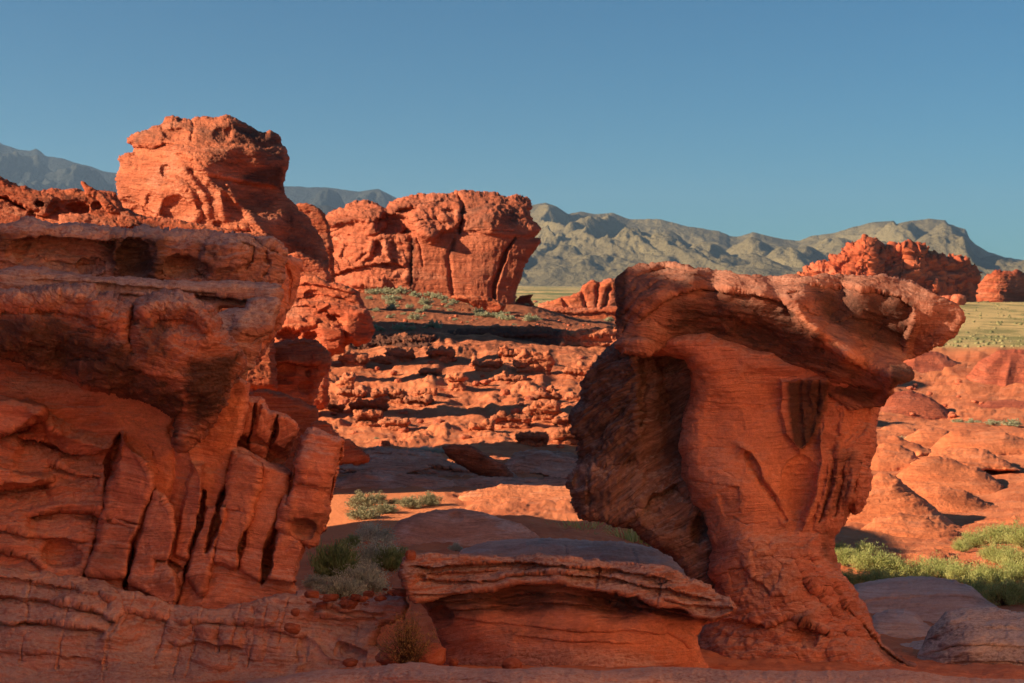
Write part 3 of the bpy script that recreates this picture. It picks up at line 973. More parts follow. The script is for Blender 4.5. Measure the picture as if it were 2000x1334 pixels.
# --- left skyline ledge with caves and a leaning splinter
def f(r):
    r.hole((76, 398, 10, 7, 8), 30, 0.35); r.hole((153, 407, 23, 12, 8), 34, 0.4); r.hole((188, 402, 10, 8), 20, 0.5)
    r.crack([(0, 383), (35, 400), (65, 415)], 3, 24, off=-6)
    r.block([(-60, 330), (60, 360), (110, 385), (92, 418), (40, 402), (-60, 360)], 14, 5)
    r.shelf([(50, 414), (92, 420), (115, 405)], 14, 14, 2)
    r.shelf([(110, 395), (150, 388), (178, 400)], 6, 8, 2)
    r.block([(112, 420), (140, 416), (190, 420), (260, 430), (300, 445), (120, 445)], 10, 4)
    r.paint('varn', [(60, 380), (120, 385), (115, 415), (60, 410)], 14, 0.6)
    r.paint('varn', [(120, 378), (170, 380), (170, 395), (125, 392)], 8, 0.7)
    r.paint('varn', [(250, 430), (320, 436), (300, 450), (250, 446)], 8, 0.8)
outcrop('skyline_ledge', [(-80, 320), (-20, 332), (0, 343), (22, 356), (45, 363), (67, 370), (90, 371), (108, 368), (125, 371), (150, 369), (165, 374), (180, 372), (201, 372), (226, 374), (236, 392), (242, 405), (270, 418), (310, 427), (380, 434), (440, 446), (520, 468), (530, 520), (540, 760), (-80, 760)], 30.0,
        'shaded red ledge with two small round caves on the skyline below the tall butte', 'rock ledge', 11, 0.6, 12, 22, 80, 1.6,
        ctrl=[(-40, 350, 0), (60, 380, 0), (150, 380, -6), (230, 385, -12), (0, 470, 40), (150, 440, 22), (300, 440, 10), (450, 470, 10), (150, 500, 45), (400, 500, 30), (0, 740, 160), (450, 740, 120)], feats=f, bed=-12)
outcrop('rock_splinter', [(158, 354), (166, 357), (176, 363), (190, 370), (198, 376), (215, 396), (232, 412), (236, 420), (214, 416), (205, 410), (196, 396), (186, 386), (176, 383), (168, 380), (163, 370)], 29.0,
        'thin splinter of orange rock leaning up from the skyline ledge beside the tall butte', 'rock', 12, 0.35, 5, 6, 10, 1.1, ctrl=[(160, 357, 0), (170, 372, 12), (200, 392, 18), (225, 412, 18), (190, 372, 8)], warp=1.0, wsc=9)
outcrop('saddle_rock', [(578, 402), (584, 397), (598, 397), (608, 402), (624, 410), (635, 418), (642, 440), (650, 480), (655, 640), (570, 640), (578, 480)], 78.0,
        'low rounded red rock in the gap between the two buttes', 'rock', 13, 0.45, 8, 12, 30, 1.5)


# --- layered outcrops stepping down behind the foreground cliff
def f(r):
    r.shelf([(566, 560), (600, 552), (625, 556), (665, 566), (700, 572)], 10, 10, 2, up=3)
    r.shelf([(575, 582), (620, 574), (660, 578), (705, 592)], 9, 9, 2)
    r.hole((610, 575, 16, 9), 12)
outcrop('layered_outcrop', [(555, 560), (580, 553), (601, 538), (628, 544), (645, 549), (667, 551), (682, 560), (697, 569), (706, 584), (711, 602), (700, 612), (680, 640), (676, 690), (545, 690)], 50.0,
        'flat bedded brown outcrop at the foot of the wide butte, uppermost of the stepped ledges', 'rock outcrop', 21, 0.5, 12, 22, 60, 1.5, ctrl=[(570, 560, -20), (640, 555, 0), (700, 580, 10), (640, 600, 25), (560, 610, 5), (700, 605, 20)], feats=f, warp=2.5)
outcrop('layered_outcrop', [(560, 500), (580, 490), (600, 500), (625, 512), (640, 520), (645, 545), (640, 575), (640, 700), (530, 700), (540, 580)], 54.0,
        'shaded broken rock under the foot of the tall butte', 'rock outcrop', 22, 0.5, 10, 18, 60, 1.5)


def f(r):
    r.block([(552, 640), (560, 622), (600, 618), (625, 622), (620, 636), (590, 640), (575, 650)], 10, 5)
    r.hole((565, 655, 26, 16), 30, 0.5)
    r.block([(622, 634), (650, 636), (672, 645), (670, 680), (652, 692), (634, 686), (626, 665)], 26, 7)
    r.hole((608, 660, 18, 14), 22, 0.6)
    r.block([(675, 610), (712, 606), (728, 640), (722, 668), (696, 676), (680, 662), (672, 640)], 14, 7)
    r.shelf([(560, 600), (600, 596), (640, 606), (668, 628), (675, 640)], 10, 10, 2)
    r.ridge([(612, 610), (635, 598), (645, 592)], 6, 9)
    r.hole((655, 620, 16, 8, 20), 16, 0.5); r.hole((600, 625, 10, 6), 10)
    r.shelf([(632, 660), (655, 662), (672, 655)], 5, 7, 2)
outcrop('layered_outcrop', [(535, 640), (548, 614), (559, 597), (580, 590), (604, 585), (628, 590), (650, 589), (664, 593), (690, 598), (715, 607), (725, 625), (731, 644), (727, 660), (721, 669), (706, 674), (697, 678), (686, 673), (676, 672), (672, 684), (662, 690), (648, 693), (640, 720), (640, 800), (540, 810), (535, 690)], 40.0,
        'cavernous knobbly orange outcrop with a rounded nose jutting to the right', 'rock outcrop', 23, 0.5, 12, 26, 60, 1.4, ctrl=[(550, 610, -30), (620, 595, -20), (700, 605, 0), (725, 640, -4), (690, 650, 16), (640, 660, 18), (560, 660, 4), (600, 670, 8)], feats=f, warp=2.5)


def f(r):
    r.shelf([(490, 712), (530, 708), (570, 706), (600, 712), (628, 706)], 16, 18, 3, up=5)
    r.hole((603, 728, 8, 8), 12); r.hole((560, 724, 20, 12), 12, 0.7); r.hole((598, 758, 16, 14), 10)
    r.hole((540, 738, 36, 14), 10, 0.8)
    r.shelf([(560, 672), (590, 668), (622, 672)], 7, 8, 2)
    r.block([(612, 690), (644, 690), (644, 712), (628, 742), (620, 772), (606, 780), (600, 760), (612, 730)], 8, 6)
outcrop('layered_outcrop', [(490, 690), (514, 676), (540, 668), (562, 662), (590, 661), (619, 664), (636, 680), (644, 692), (645, 710), (636, 728), (628, 742), (622, 758), (619, 772), (613, 790), (612, 880), (480, 880)], 30.0,
        'pale topped outcrop with a smooth undercut wall, between the cavernous outcrop and the blocks below', 'rock outcrop', 24, 0.6, 12, 28, 60, 1.5, ctrl=[(500, 690, -10), (560, 670, -12), (620, 668, -14), (560, 695, 18), (620, 700, 10), (540, 740, 14), (600, 770, 14), (500, 780, 20)], feats=f)
outcrop('layered_outcrop', [(480, 765), (505, 757), (532, 761), (556, 770), (574, 779), (600, 788), (619, 794), (624, 808), (621, 822), (622, 850), (630, 950), (470, 960)], 22.0,
        'smooth bulging orange ledge just above the jointed blocks of the near cliff', 'rock outcrop', 25, 0.7, 12, 24, 60, 1.6)
outcrop('rock_slab', [(610, 826), (635, 822), (656, 845), (672, 858), (690, 866), (704, 878), (716, 888), (722, 902), (700, 908), (660, 905), (600, 880)], 21.0,
        'dark broken slabs sloping down beside the right edge of the near cliff', 'rock slab', 26, 0.7, 9, 14, 40, 1.6, ctrl=[(620, 830, 0), (690, 870, 0), (640, 880, 25), (710, 900, 15)])

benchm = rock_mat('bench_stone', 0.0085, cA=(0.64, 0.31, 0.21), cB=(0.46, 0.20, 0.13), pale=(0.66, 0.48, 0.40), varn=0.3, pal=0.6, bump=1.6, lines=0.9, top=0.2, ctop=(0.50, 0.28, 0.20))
# --- shaded slabs across the wash, and the tilted boulder
def f(r):
    r.shelf([(640, 905), (720, 898), (800, 905), (870, 915), (960, 930)], 14, 12, 2, up=3)
    r.shelf([(640, 925), (740, 920), (840, 925), (900, 935)], 12, 10, 2)
    r.shelf([(680, 888), (760, 884), (830, 892)], 10, 8, 2)
outcrop('slickrock_bench', [(600, 905), (650, 892), (690, 882), (740, 873), (800, 876), (850, 884), (880, 900), (930, 912), (985, 924), (1025, 940), (1010, 958), (900, 962), (760, 960), (680, 975), (600, 985)], 24.5,
        'shaded layered slickrock bench across the wash, left of the tilted boulder', 'rock bench', 31, 0.6, 26, 60, 60, 1.7, ctrl=[(620, 900, -60), (740, 878, -70), (850, 890, -60), (1000, 930, -30), (640, 970, 70), (800, 955, 50), (960, 955, 20), (740, 915, 0)], feats=f, mat=benchm, strat=2.0)
outcrop('slickrock_bench', [(960, 925), (985, 900), (1010, 886), (1050, 880), (1090, 884), (1150, 892), (1180, 940), (1140, 950), (1050, 945), (1000, 948)], 26.0,
        'shaded rounded slickrock bench right of the tilted boulder', 'rock bench', 32, 0.55, 26, 50, 60, 1.7, ctrl=[(1000, 900, -40), (1100, 890, -45), (1050, 940, 30), (1140, 940, 30)], mat=benchm, strat=2.0)
outcrop('tilted_boulder', [(864, 872), (884, 868), (912, 869), (938, 878), (960, 894), (985, 910), (1003, 928), (1004, 938), (985, 940), (955, 934), (925, 922), (900, 908), (880, 896), (868, 886)], 23.0,
        'long dark boulder tilted down to the right in the middle of the wash', 'boulder', 33, 0.5, 12, 22, 30, 1.3, ctrl=[(870, 875, 0), (940, 885, 14), (990, 925, 16), (890, 900, 0), (950, 925, 0), (920, 880, 14)], warp=1.5,
        mat=rock_mat('dark_boulder_stone', 0.0083, cA=(0.30, 0.10, 0.055), cB=(0.20, 0.07, 0.045), varn=0.7))

def dome(name, outline, Y, label, seed, top=-90, bot=70, rnd=40, k=0.8, mat=None, feats=None, cat='rock dome', bed=0, strat=0.5, extra=None, group=None, step=2.0, warp=2.0, wsc=30, T=70):
    if mat is not None and mat.name == 'sunlit_slickrock':      # broad bases that run into one another
        o = np.array(outline, float); m_ = o.mean(0); vt, vb = o[:, 1].min(), o[:, 1].max()
        o[:, 0] = m_[0] + (o[:, 0] - m_[0]) * (1.0 + 0.55 * ((o[:, 1] - vt) / (vb - vt)) ** 1.5)
        outline = [tuple(q) for q in o]
    o = np.array(outline, float)
    u0, v0 = o.min(0); u1, v1 = o.max(0)
    r = Rock(name, outline, Y, step=step, warp=warp, wscale=wsc, rnd=rnd, T=T, back=120, seed=seed, bed=bed)
    c = [(u0, v0, top), (u1, v0, top), ((u0 + u1) / 2, v0, top), (u0, v1, bot), (u1, v1, bot), ((u0 + u1) / 2, v1, bot * 1.2), ((u0 + u1) / 2, (v0 + v1) / 2, (top + bot) / 2 + 10)]
    r.ctrl(extra or c, 20)
    if feats: feats(r)
    r.noise(150 * k, 10 * k, 'fbm', 2, 1.8)
    r.noise(40 * k, 2.2 * k, 'fbm', 3, 2.2)
    r.noise(20 * k, 4.5 * k * strat, 'step', 3, 7.0, sharp=0.4)
    r.noise(9 * k, 1.3 * k, 'fbm', 3, 1.5)
    return r.build(mat or rock_mat(name + '_stone', r.pxm, cA=(0.66, 0.33, 0.22), cB=(0.56, 0.25, 0.16), pale=(0.66, 0.46, 0.38), varn=0.08, pal=0.6, bump=1.1, lines=0.7), None, label, cat, group)


for nm_, ol_, Y_, sd_, lb_ in (
        ('slickrock_bench', [(640, 960), (655, 938), (700, 925), (760, 922), (830, 926), (880, 936), (900, 950), (860, 962), (760, 966)], 21.5, 45, 'low shaded slab in front of the left end of the bench'),
        ('slickrock_bench', [(850, 958), (880, 940), (940, 932), (1010, 936), (1070, 932), (1130, 938), (1150, 955), (1080, 962), (950, 966)], 21.8, 46, 'low shaded slab below the tilted boulder'),
        ('slickrock_bench', [(655, 915), (690, 900), (740, 896), (800, 900), (850, 912), (820, 925), (720, 928)], 23.0, 47, 'thin middle slab stepping up to the shaded bench'),
        ('slickrock_bench', [(1030, 925), (1060, 908), (1110, 902), (1170, 908), (1170, 935), (1090, 938)], 23.6, 48, 'shaded slab beside the foot of the mushroom rock, right end of the bench')):
    dome(nm_, ol_, Y_, lb_, sd_, top=-70, bot=50, rnd=10, T=22, k=0.7, mat=benchm, strat=2.2, warp=3.0, wsc=20, step=1.5)


def f(r):
    r.hole((890, 1008, 16, 8), 16, 0.7)
    r.shelf([(770, 1042), (810, 1032), (860, 1028)], 3, 8, 2)
dome('slickrock_dome', [(752, 1060), (762, 1030), (785, 1012), (815, 1001), (850, 996), (900, 994), (945, 1000), (985, 1012), (1020, 1024), (1052, 1046), (1075, 1075), (1080, 1130), (750, 1130)], 14.0,
     'shaded smooth red dome behind the centre ledge, beside the sagebrush', 41, top=-110, bot=50, feats=f)
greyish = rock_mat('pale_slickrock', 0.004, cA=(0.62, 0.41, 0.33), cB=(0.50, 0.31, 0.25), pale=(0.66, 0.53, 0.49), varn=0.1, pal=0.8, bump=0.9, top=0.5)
def f(r):
    r.shelf([(1080, 1050), (1180, 1062), (1290, 1075)], 3, 8, 3)
    r.crack([(1100, 1060), (1112, 1100)], 3, 5); r.crack([(1230, 1062), (1245, 1100)], 3, 5)
dome('slickrock_mound', [(890, 1100), (905, 1078), (930, 1064), (960, 1057), (1000, 1055), (1045, 1053), (1080, 1048), (1110, 1050), (1160, 1057), (1200, 1053), (1240, 1060), (1285, 1068), (1315, 1085), (1345, 1110), (1370, 1190), (880, 1190)], 10.8,
     'grey pink slickrock hump running behind the top of the centre ledge', 42, top=-90, bot=60, mat=greyish, feats=f)
dome('slickrock_dome', [(1120, 1050), (1140, 1026), (1180, 1016), (1250, 1022), (1330, 1040), (1380, 1060), (1380, 1110), (1120, 1110)], 17.8,
     'low shaded red rock behind the lit grass under the mushroom rock', 43, top=-50, bot=40)
dome('slickrock_dome', [(880, 985), (920, 962), (980, 948), (1060, 944), (1140, 950), (1180, 975), (1200, 1040), (1060, 1046), (960, 1020)], 18.5,
     'sunlit rippled orange slickrock left of the mushroom rock', 44, top=-150, bot=90, T=50, k=0.8, strat=1.3, mat=rock_mat('lit_rippled_rock', 0.007, cA=(0.64, 0.22, 0.10), cB=(0.54, 0.17, 0.075), pale=(0.66, 0.36, 0.24), varn=0.1, pal=0.3, bump=1.0))

# --- right hand middle distance
lit = rock_mat('sunlit_slickrock', 0.014, cA=(0.66, 0.205, 0.085), cB=(0.56, 0.155, 0.062), pale=(0.68, 0.36, 0.22), varn=0.10, pal=0.2, bump=0.6, lines=0.35)
dome('slickrock_dome', [(1560, 1080), (1600, 1010), (1650, 960), (1690, 935), (1722, 925), (1752, 930), (1783, 960), (1810, 990), (1836, 1018), (1858, 1048), (1864, 1080), (1720, 1090), (1560, 1090)], 31,
     'big sunlit orange slickrock dome directly right of the mushroom rock', 51, top=-140, bot=80, mat=lit, k=0.8, bed=8, strat=1.2)
dome('slickrock_dome', [(1730, 935), (1758, 930), (1783, 902), (1810, 894), (1833, 891), (1860, 897), (1880, 905), (1908, 910), (1925, 926), (1938, 945), (1930, 985), (1760, 985)], 39,
     'rounded sunlit dome with a fluted shady right flank, above and behind the big dome', 52, top=-120, bot=60, mat=lit, k=0.6)
dome('slickrock_dome', [(1770, 985), (1783, 964), (1808, 954), (1833, 951), (1862, 954), (1891, 960), (1912, 970), (1932, 983), (1965, 990), (2000, 995), (2080, 1002), (2080, 1075), (1860, 1075)], 34.5,
     'shaded long dome between the big sunlit dome and the green bushes at the right edge', 53, top=-110, bot=60, mat=lit, k=0.7)
dome('slickrock_dome', [(1835, 875), (1845, 850), (1858, 842), (1874, 839), (1905, 840), (1965, 842), (1990, 855), (2010, 875), (2000, 900), (1840, 900)], 50,
     'domed rock with sunlit left end and shaded right side near the right edge', 54, top=-110, bot=50, mat=lit, k=0.5)
dome('slickrock_dome', [(1760, 875), (1774, 856), (1795, 839), (1820, 836), (1850, 840), (1865, 860), (1850, 885), (1760, 890)], 54,
     'small rounded sunlit dome, highest of the group right of the mushroom rock', 55, top=-90, bot=50, mat=lit, k=0.5)
dome('slickrock_dome', [(1900, 985), (1911, 967), (1935, 950), (1957, 940), (1985, 940), (2010, 946), (2080, 950), (2080, 1000), (1920, 1000)], 40,
     'sunlit peaked dome cut by the right edge of the picture', 56, top=-110, bot=50, mat=lit, k=0.5)
dome('slickrock_dome', [(1660, 925), (1688, 890), (1705, 872), (1725, 866), (1755, 868), (1782, 880), (1795, 905), (1770, 930), (1720, 940)], 44,
     'low pale sunlit dome against the stem of the mushroom rock', 57, top=-120, bot=60, mat=lit, k=0.5, strat=1.2)
dome('slickrock_dome', [(1880, 940), (1900, 905), (1950, 890), (2000, 885), (2080, 890), (2080, 950), (1900, 955)], 46,
     'flat sunlit swell of rock at the right edge below the shaded dome', 58, top=-140, bot=60, mat=lit, k=0.5, strat=1.2)
dome('slickrock_dome', [(1740, 1100), (1770, 1078), (1820, 1068), (1870, 1066), (1920, 1074), (1955, 1092), (1970, 1115), (1900, 1125), (1760, 1120)], 25,
     'low rock hump with a dark undercut among the green bushes', 59, top=-90, bot=20, mat=lit, k=0.6, feats=lambda r: r.shelf([(1810, 1080), (1870, 1082), (1930, 1096), (1960, 1110)], 12, 12, 2))
for ol_, Y_, sd_, lb_, k_ in (
        ([(1680, 1045), (1710, 1012), (1760, 1000), (1810, 1010), (1850, 1036), (1870, 1075), (1700, 1085)], 28.5, 501, 'low orange swell overlapping the foot of the big sunlit dome', 0.7),
        ([(1880, 1040), (1920, 1016), (1980, 1006), (2080, 1004), (2080, 1070), (1900, 1070)], 31, 502, 'flat banded dome at the right edge just above the green bushes', 0.7),
        ([(1640, 895), (1670, 868), (1710, 852), (1750, 850), (1790, 864), (1810, 890), (1650, 905)], 49, 503, 'broad lit dome behind the low pale one beside the mushroom rock', 0.5),
        ([(1800, 905), (1830, 880), (1870, 872), (1920, 878), (1950, 900), (1960, 920), (1810, 925)], 43, 504, 'wide low dome just behind the fluted dome', 0.5),
        ([(1920, 868), (1950, 850), (1990, 846), (2080, 850), (2080, 890), (1930, 890)], 52, 505, 'round topped dome at the right edge, farthest of the row', 0.5),
        ([(1700, 850), (1730, 834), (1770, 830), (1800, 842), (1810, 860), (1710, 868)], 60, 506, 'small far dome showing just above the row of sunlit domes', 0.45)):
    dome('slickrock_dome', ol_, Y_, lb_, sd_, top=-130, bot=60, mat=lit, k=k_, strat=1.6)
redh = rock_mat('red_clay_hill', 0.04, cA=(0.40, 0.10, 0.05), cB=(0.33, 0.075, 0.04), pale=(0.48, 0.2, 0.13), varn=0.05, pal=0.25, bump=0.8)
def f(r):
    for l in ([(1790, 695), (1770, 740)], [(1830, 695), (1870, 735)]): r.ridge(l, 14, 12)
dome('clay_hill', [(1735, 740), (1755, 715), (1778, 694), (1800, 687), (1825, 688), (1850, 695), (1880, 712), (1915, 738), (1930, 765), (1740, 770)], 112,
     'smooth red clay hill with a shaded right flank, just right of the mushroom cap', 61, top=-150, bot=60, mat=redh, k=0.7, feats=f, cat='clay hill')
def f(r):
    for l in ([(1960, 690), (1920, 730)], [(1975, 690), (1960, 770)], [(2030, 690), (2000, 750)]): r.ridge(l, 16, 14)
dome('clay_hill', [(1890, 735), (1915, 705), (1945, 690), (1980, 683), (2020, 686), (2090, 690), (2090, 800), (1960, 800), (1900, 780)], 104,
     'grooved red clay hill at the right edge below the tan plain', 62, top=-150, bot=60, mat=redh, k=0.7, feats=f, cat='clay hill')
dome('clay_hill', [(1690, 830), (1710, 790), (1740, 768), (1780, 765), (1820, 778), (1850, 800), (1880, 830), (1700, 845)], 80,
     'pebbly red slope with a shaded hollow right of the mushroom rock', 63, top=-130, bot=50, mat=redh, k=0.6, cat='clay hill')
dome('clay_hill', [(1850, 835), (1880, 800), (1930, 785), (1980, 780), (2090, 785), (2090, 850), (1860, 850)], 84,
     'bare red swell at the right edge above the row of domes', 64, top=-130, bot=50, mat=redh, k=0.6, cat='clay hill')

# --- right foreground mounds in the shade
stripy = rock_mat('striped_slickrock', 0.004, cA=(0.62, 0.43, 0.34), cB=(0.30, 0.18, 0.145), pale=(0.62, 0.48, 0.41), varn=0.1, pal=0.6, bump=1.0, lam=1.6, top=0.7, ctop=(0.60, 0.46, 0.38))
def f(r):
    r.shelf([(1660, 1175), (1740, 1165), (1850, 1160), (1930, 1172)], 5, 12, 3)
dome('slickrock_mound', [(1630, 1200), (1650, 1160), (1672, 1142), (1710, 1133), (1760, 1128), (1820, 1128), (1866, 1132), (1900, 1144), (1925, 1165), (1950, 1185), (1975, 1240), (1640, 1260)], 15.0,
     'shaded brown slickrock mound below the green bushes', 71, top=-110, bot=40, mat=greyish, feats=f)
dome('slickrock_mound', [(1670, 1300), (1690, 1225), (1705, 1200), (1735, 1190), (1765, 1189), (1790, 1196), (1805, 1215), (1830, 1225), (1840, 1310)], 12.6,
     'small rounded mound tucked left of the striped mound', 72, top=-60, bot=50, mat=greyish, k=0.6)
dome('slickrock_mound', [(1640, 1345), (1690, 1290), (1740, 1262), (1790, 1250), (1850, 1240), (1900, 1345)], 11.4,
     'sloping shaded slab left of the striped mound', 74, top=-60, bot=70, mat=greyish, k=0.6)
def f(r):
    for i, l in enumerate(([(1800, 1255), (1880, 1225), (2060, 1225)], [(1780, 1285), (1880, 1258), (2060, 1262)], [(1770, 1310), (1880, 1290), (2060, 1292)], [(1830, 1232), (1900, 1208), (2060, 1208)])):
        r.shelf(l, 6, 12, 3, up=2)
dome('slickrock_mound', [(1740, 1370), (1775, 1310), (1795, 1272), (1815, 1238), (1833, 1210), (1848, 1196), (1880, 1189), (1932, 1187), (2000, 1192), (2090, 1200), (2090, 1390), (1740, 1390)], 10.3,
     'large striped mound of slickrock in the lower right corner', 73, mat=stripy, feats=f, bed=6, rnd=70, T=110, extra=[(1770, 1320, -10), (1800, 1260, -30), (1850, 1200, -70), (1930, 1190, -90), (2080, 1200, -90), (1900, 1250, 50), (2060, 1250, 60), (1820, 1350, 60), (1950, 1350, 140), (2080, 1350, 150)])

# --- far red ridges on the plain
def f(r):
    for l in ([(1652, 498), (1625, 540)], [(1680, 482), (1660, 545)], [(1705, 482), (1700, 545)], [(1780, 483), (1775, 520)]): r.ridge(l, 14, 10)
    for l in ([(1725, 500), (1728, 560)], [(1755, 497), (1760, 560)], [(1800, 490), (1806, 560)], [(1843, 508), (1848, 570)], [(1640, 510), (1630, 545)]): r.crack(l, 5, 7)
    r.noise(26, 12, 'ridged', 4, 1.0); r.noise(50, 12, 'fbm', 3, 1.0)
    r.shelf([(1720, 545), (1800, 560), (1880, 565)], 8, 12, 2)
    r.bulge((1845, 570, 26, 14, 20), 10, 0.8)
outcrop('red_ridge', [(1560, 548), (1580, 535), (1595, 522), (1608, 516), (1625, 512), (1640, 500), (1652, 497), (1665, 487), (1680, 480), (1700, 478), (1711, 482), (1718, 494), (1730, 494), (1742, 486), (1752, 494), (1760, 490), (1772, 482), (1785, 480), (1798, 486), (1803, 494), (1814, 502), (1830, 505), (1843, 510), (1860, 508), (1875, 505), (1887, 509), (1893, 520), (1902, 530), (1905, 548), (1902, 563), (1890, 590), (1860, 600), (1700, 600), (1560, 570)], 420,
        'jagged red rock ridge standing on the plain beneath the right hand peak', 'rock ridge', 81, 0.5, 8, 20, 60, 1.4,
        ctrl=[(1570, 545, -20), (1640, 520, 10), (1700, 500, 40), (1712, 560, 45), (1740, 510, 0), (1800, 500, 0), (1820, 540, 0), (1890, 520, -60), (1890, 580, -30), (1780, 585, 45), (1650, 570, 50)], feats=f, warp=2.2,
        mat=rock_mat('red_ridge_stone', 0.15, cA=(0.50, 0.12, 0.05), cB=(0.42, 0.09, 0.04), varn=0.15, pal=0.1))
outcrop('red_ridge', [(1895, 575), (1905, 558), (1920, 545), (1932, 534), (1951, 528), (1968, 530), (1986, 528), (1998, 536), (2020, 545), (2080, 550), (2080, 596), (1895, 598)], 450,
        'smaller red rock ridge at the right edge on the plain', 'rock ridge', 82, 0.45, 8, 16, 50, 1.4, warp=2.4,
        ctrl=[(1900, 570, 0), (1950, 545, 20), (1985, 545, 10), (2060, 570, -30), (1950, 590, 30)])
outcrop('red_crag', [(1040, 625), (1045, 603), (1062, 592), (1080, 586), (1100, 581), (1112, 578), (1124, 573), (1133, 568), (1138, 556), (1145, 548), (1160, 546), (1170, 551), (1180, 543), (1195, 540), (1204, 546), (1212, 558), (1240, 570), (1260, 600), (1250, 630)], 190,
        'heap of rounded red crags beyond the soil slope, left of the mushroom rock', 'rock crag', 83, 0.5, 9, 22, 40, 1.3, warp=2.2,
        ctrl=[(1050, 605, 0), (1150, 560, 0), (1195, 550, 8), (1120, 600, 20), (1200, 600, 20), (1240, 590, -20)],
        feats=lambda r: [r.crack(l, 4, 12) for l in ([(1170, 548), (1165, 600)], [(1135, 570), (1150, 610)], [(1192, 560), (1180, 600)], [(1100, 585), (1115, 615)])])
outcrop('red_ledge', [(1040, 612), (1052, 603), (1090, 600), (1140, 602), (1200, 598), (1260, 600), (1260, 632), (1200, 630), (1160, 636), (1110, 630), (1075, 626), (1055, 620)], 135,
        'sunlit overhanging red ledge in front of the far crags', 'rock ledge', 84, 0.4, 7, 16, 40, 1.3, feats=lambda r: r.shelf([(1050, 612), (1090, 609), (1130, 611), (1180, 608), (1230, 610)], 7, 9, 2))
outcrop('rock_wedge', [(1004, 600), (1008, 584), (1016, 578), (1042, 575), (1036, 584), (1044, 600), (1030, 606), (1008, 606)], 98,
        'small dark wedge shaped rock at the right foot of the wide butte', 'rock', 85, 0.3, 5, 10, 20, 1.2, warp=1.2)
outcrop('rock_slab', [(878, 580), (892, 576), (925, 577), (952, 581), (975, 589), (988, 598), (980, 608), (960, 612), (938, 604), (915, 592), (895, 586)], 84,
        'long fallen slab of red rock on the bushy slope below the wide butte', 'rock slab', 86, 0.35, 7, 14, 20, 1.2, warp=1.5, ctrl=[(885, 580, 0), (940, 585, 6), (980, 600, 8), (950, 605, -6)])
print('mid rocks', round(time.time() - T0, 1))

# ================================================================== THE NEAR CLIFF ON THE LEFT
CLY = 8.0
cliff = empty('rock_cliff', 'near shaded red cliff filling the left side, bulging block above cracked leaning columns', 'cliff', (-1.9, CLY, -0.3))
pm = CLY / FPX
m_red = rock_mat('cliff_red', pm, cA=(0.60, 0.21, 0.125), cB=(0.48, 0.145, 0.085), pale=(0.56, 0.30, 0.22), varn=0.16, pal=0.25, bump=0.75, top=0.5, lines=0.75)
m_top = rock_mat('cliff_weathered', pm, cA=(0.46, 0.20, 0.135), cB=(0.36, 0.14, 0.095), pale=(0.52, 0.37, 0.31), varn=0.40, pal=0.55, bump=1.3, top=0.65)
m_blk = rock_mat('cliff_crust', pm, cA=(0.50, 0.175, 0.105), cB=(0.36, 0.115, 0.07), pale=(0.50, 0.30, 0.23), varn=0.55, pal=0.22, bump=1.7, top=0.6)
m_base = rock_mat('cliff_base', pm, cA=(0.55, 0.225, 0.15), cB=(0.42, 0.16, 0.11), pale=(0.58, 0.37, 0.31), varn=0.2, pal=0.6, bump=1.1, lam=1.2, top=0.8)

# upper ledge with its row of caves
r = Rock('upper_ledge', [(-120, 436), (-20, 437), (30, 433), (80, 434), (130, 439), (180, 444), (215, 450), (260, 447), (330, 448), (400, 452), (450, 456), (490, 460), (530, 468), (550, 480), (560, 492), (558, 506), (548, 520), (546, 540), (536, 556), (500, 560), (-120, 600)],
         9.4, step=1.7, warp=2.4, wscale=34, rnd=24, T=48, back=200, seed=101, bed=-2, bedcurve=10)
r.ctrl([(-60, 450, 0), (100, 445, 0), (250, 455, 0), (400, 458, 0), (540, 480, 0), (-60, 560, 10), (100, 560, 10), (300, 550, 10), (500, 545, 12), (300, 500, 12), (460, 500, 20), (100, 490, 5)])
r.shelf([(20, 468), (70, 462), (130, 464), (190, 468), (232, 474)], 46, 26, 4)
r.hole((120, 500, 110, 34, 4), 40, 0.6)
r.hole((178, 520, 28, 16), 34, 0.5)
r.hole((262, 505, 34, 42, -20), 62, 0.5)
r.hole((366, 522, 50, 26, 12), 56, 0.45); r.hole((392, 540, 16, 12), 40, 0.5)
r.ridge([(300, 465), (312, 500), (300, 550)], 26, 24)
r.block([(400, 468), (470, 466), (492, 476), (494, 500), (480, 520), (420, 528), (390, 505)], 18, 10)
r.shelf([(470, 470), (496, 480), (500, 505), (480, 530)], 10, 14, 2)
r.crack([(486, 458), (512, 480), (540, 492)], 4, 14); r.crack([(520, 490), (525, 520), (510, 548)], 4, 12)
r.shelf([(60, 500), (110, 510), (160, 516), (200, 514)], 10, 14, 2)
r.paint('varn', [(215, 455), (330, 458), (320, 545), (230, 548), (200, 500)], 22, 0.85)
r.paint('varn', [(380, 470), (440, 480), (430, 520), (380, 520)], 22, 0.55)
r.paint('varn', [(-20, 455), (30, 455), (20, 490), (-20, 500)], 16, 0.7)
r.paint('pale', [(30, 436), (210, 444), (540, 468), (520, 482), (250, 462), (30, 455)], 12, 0.8)
r.noise(120, 10, 'fbm', 3, 1.8); r.noise(36, 7, 'step', 4, 3.5, sharp=0.6); r.noise(20, 4.0, 'ridged', 4, 2.2); r.noise(9, 1.8, 'fbm', 3, 2.0); r.pits(10, 3.0, 0.32)
r.build(m_top, cliff)

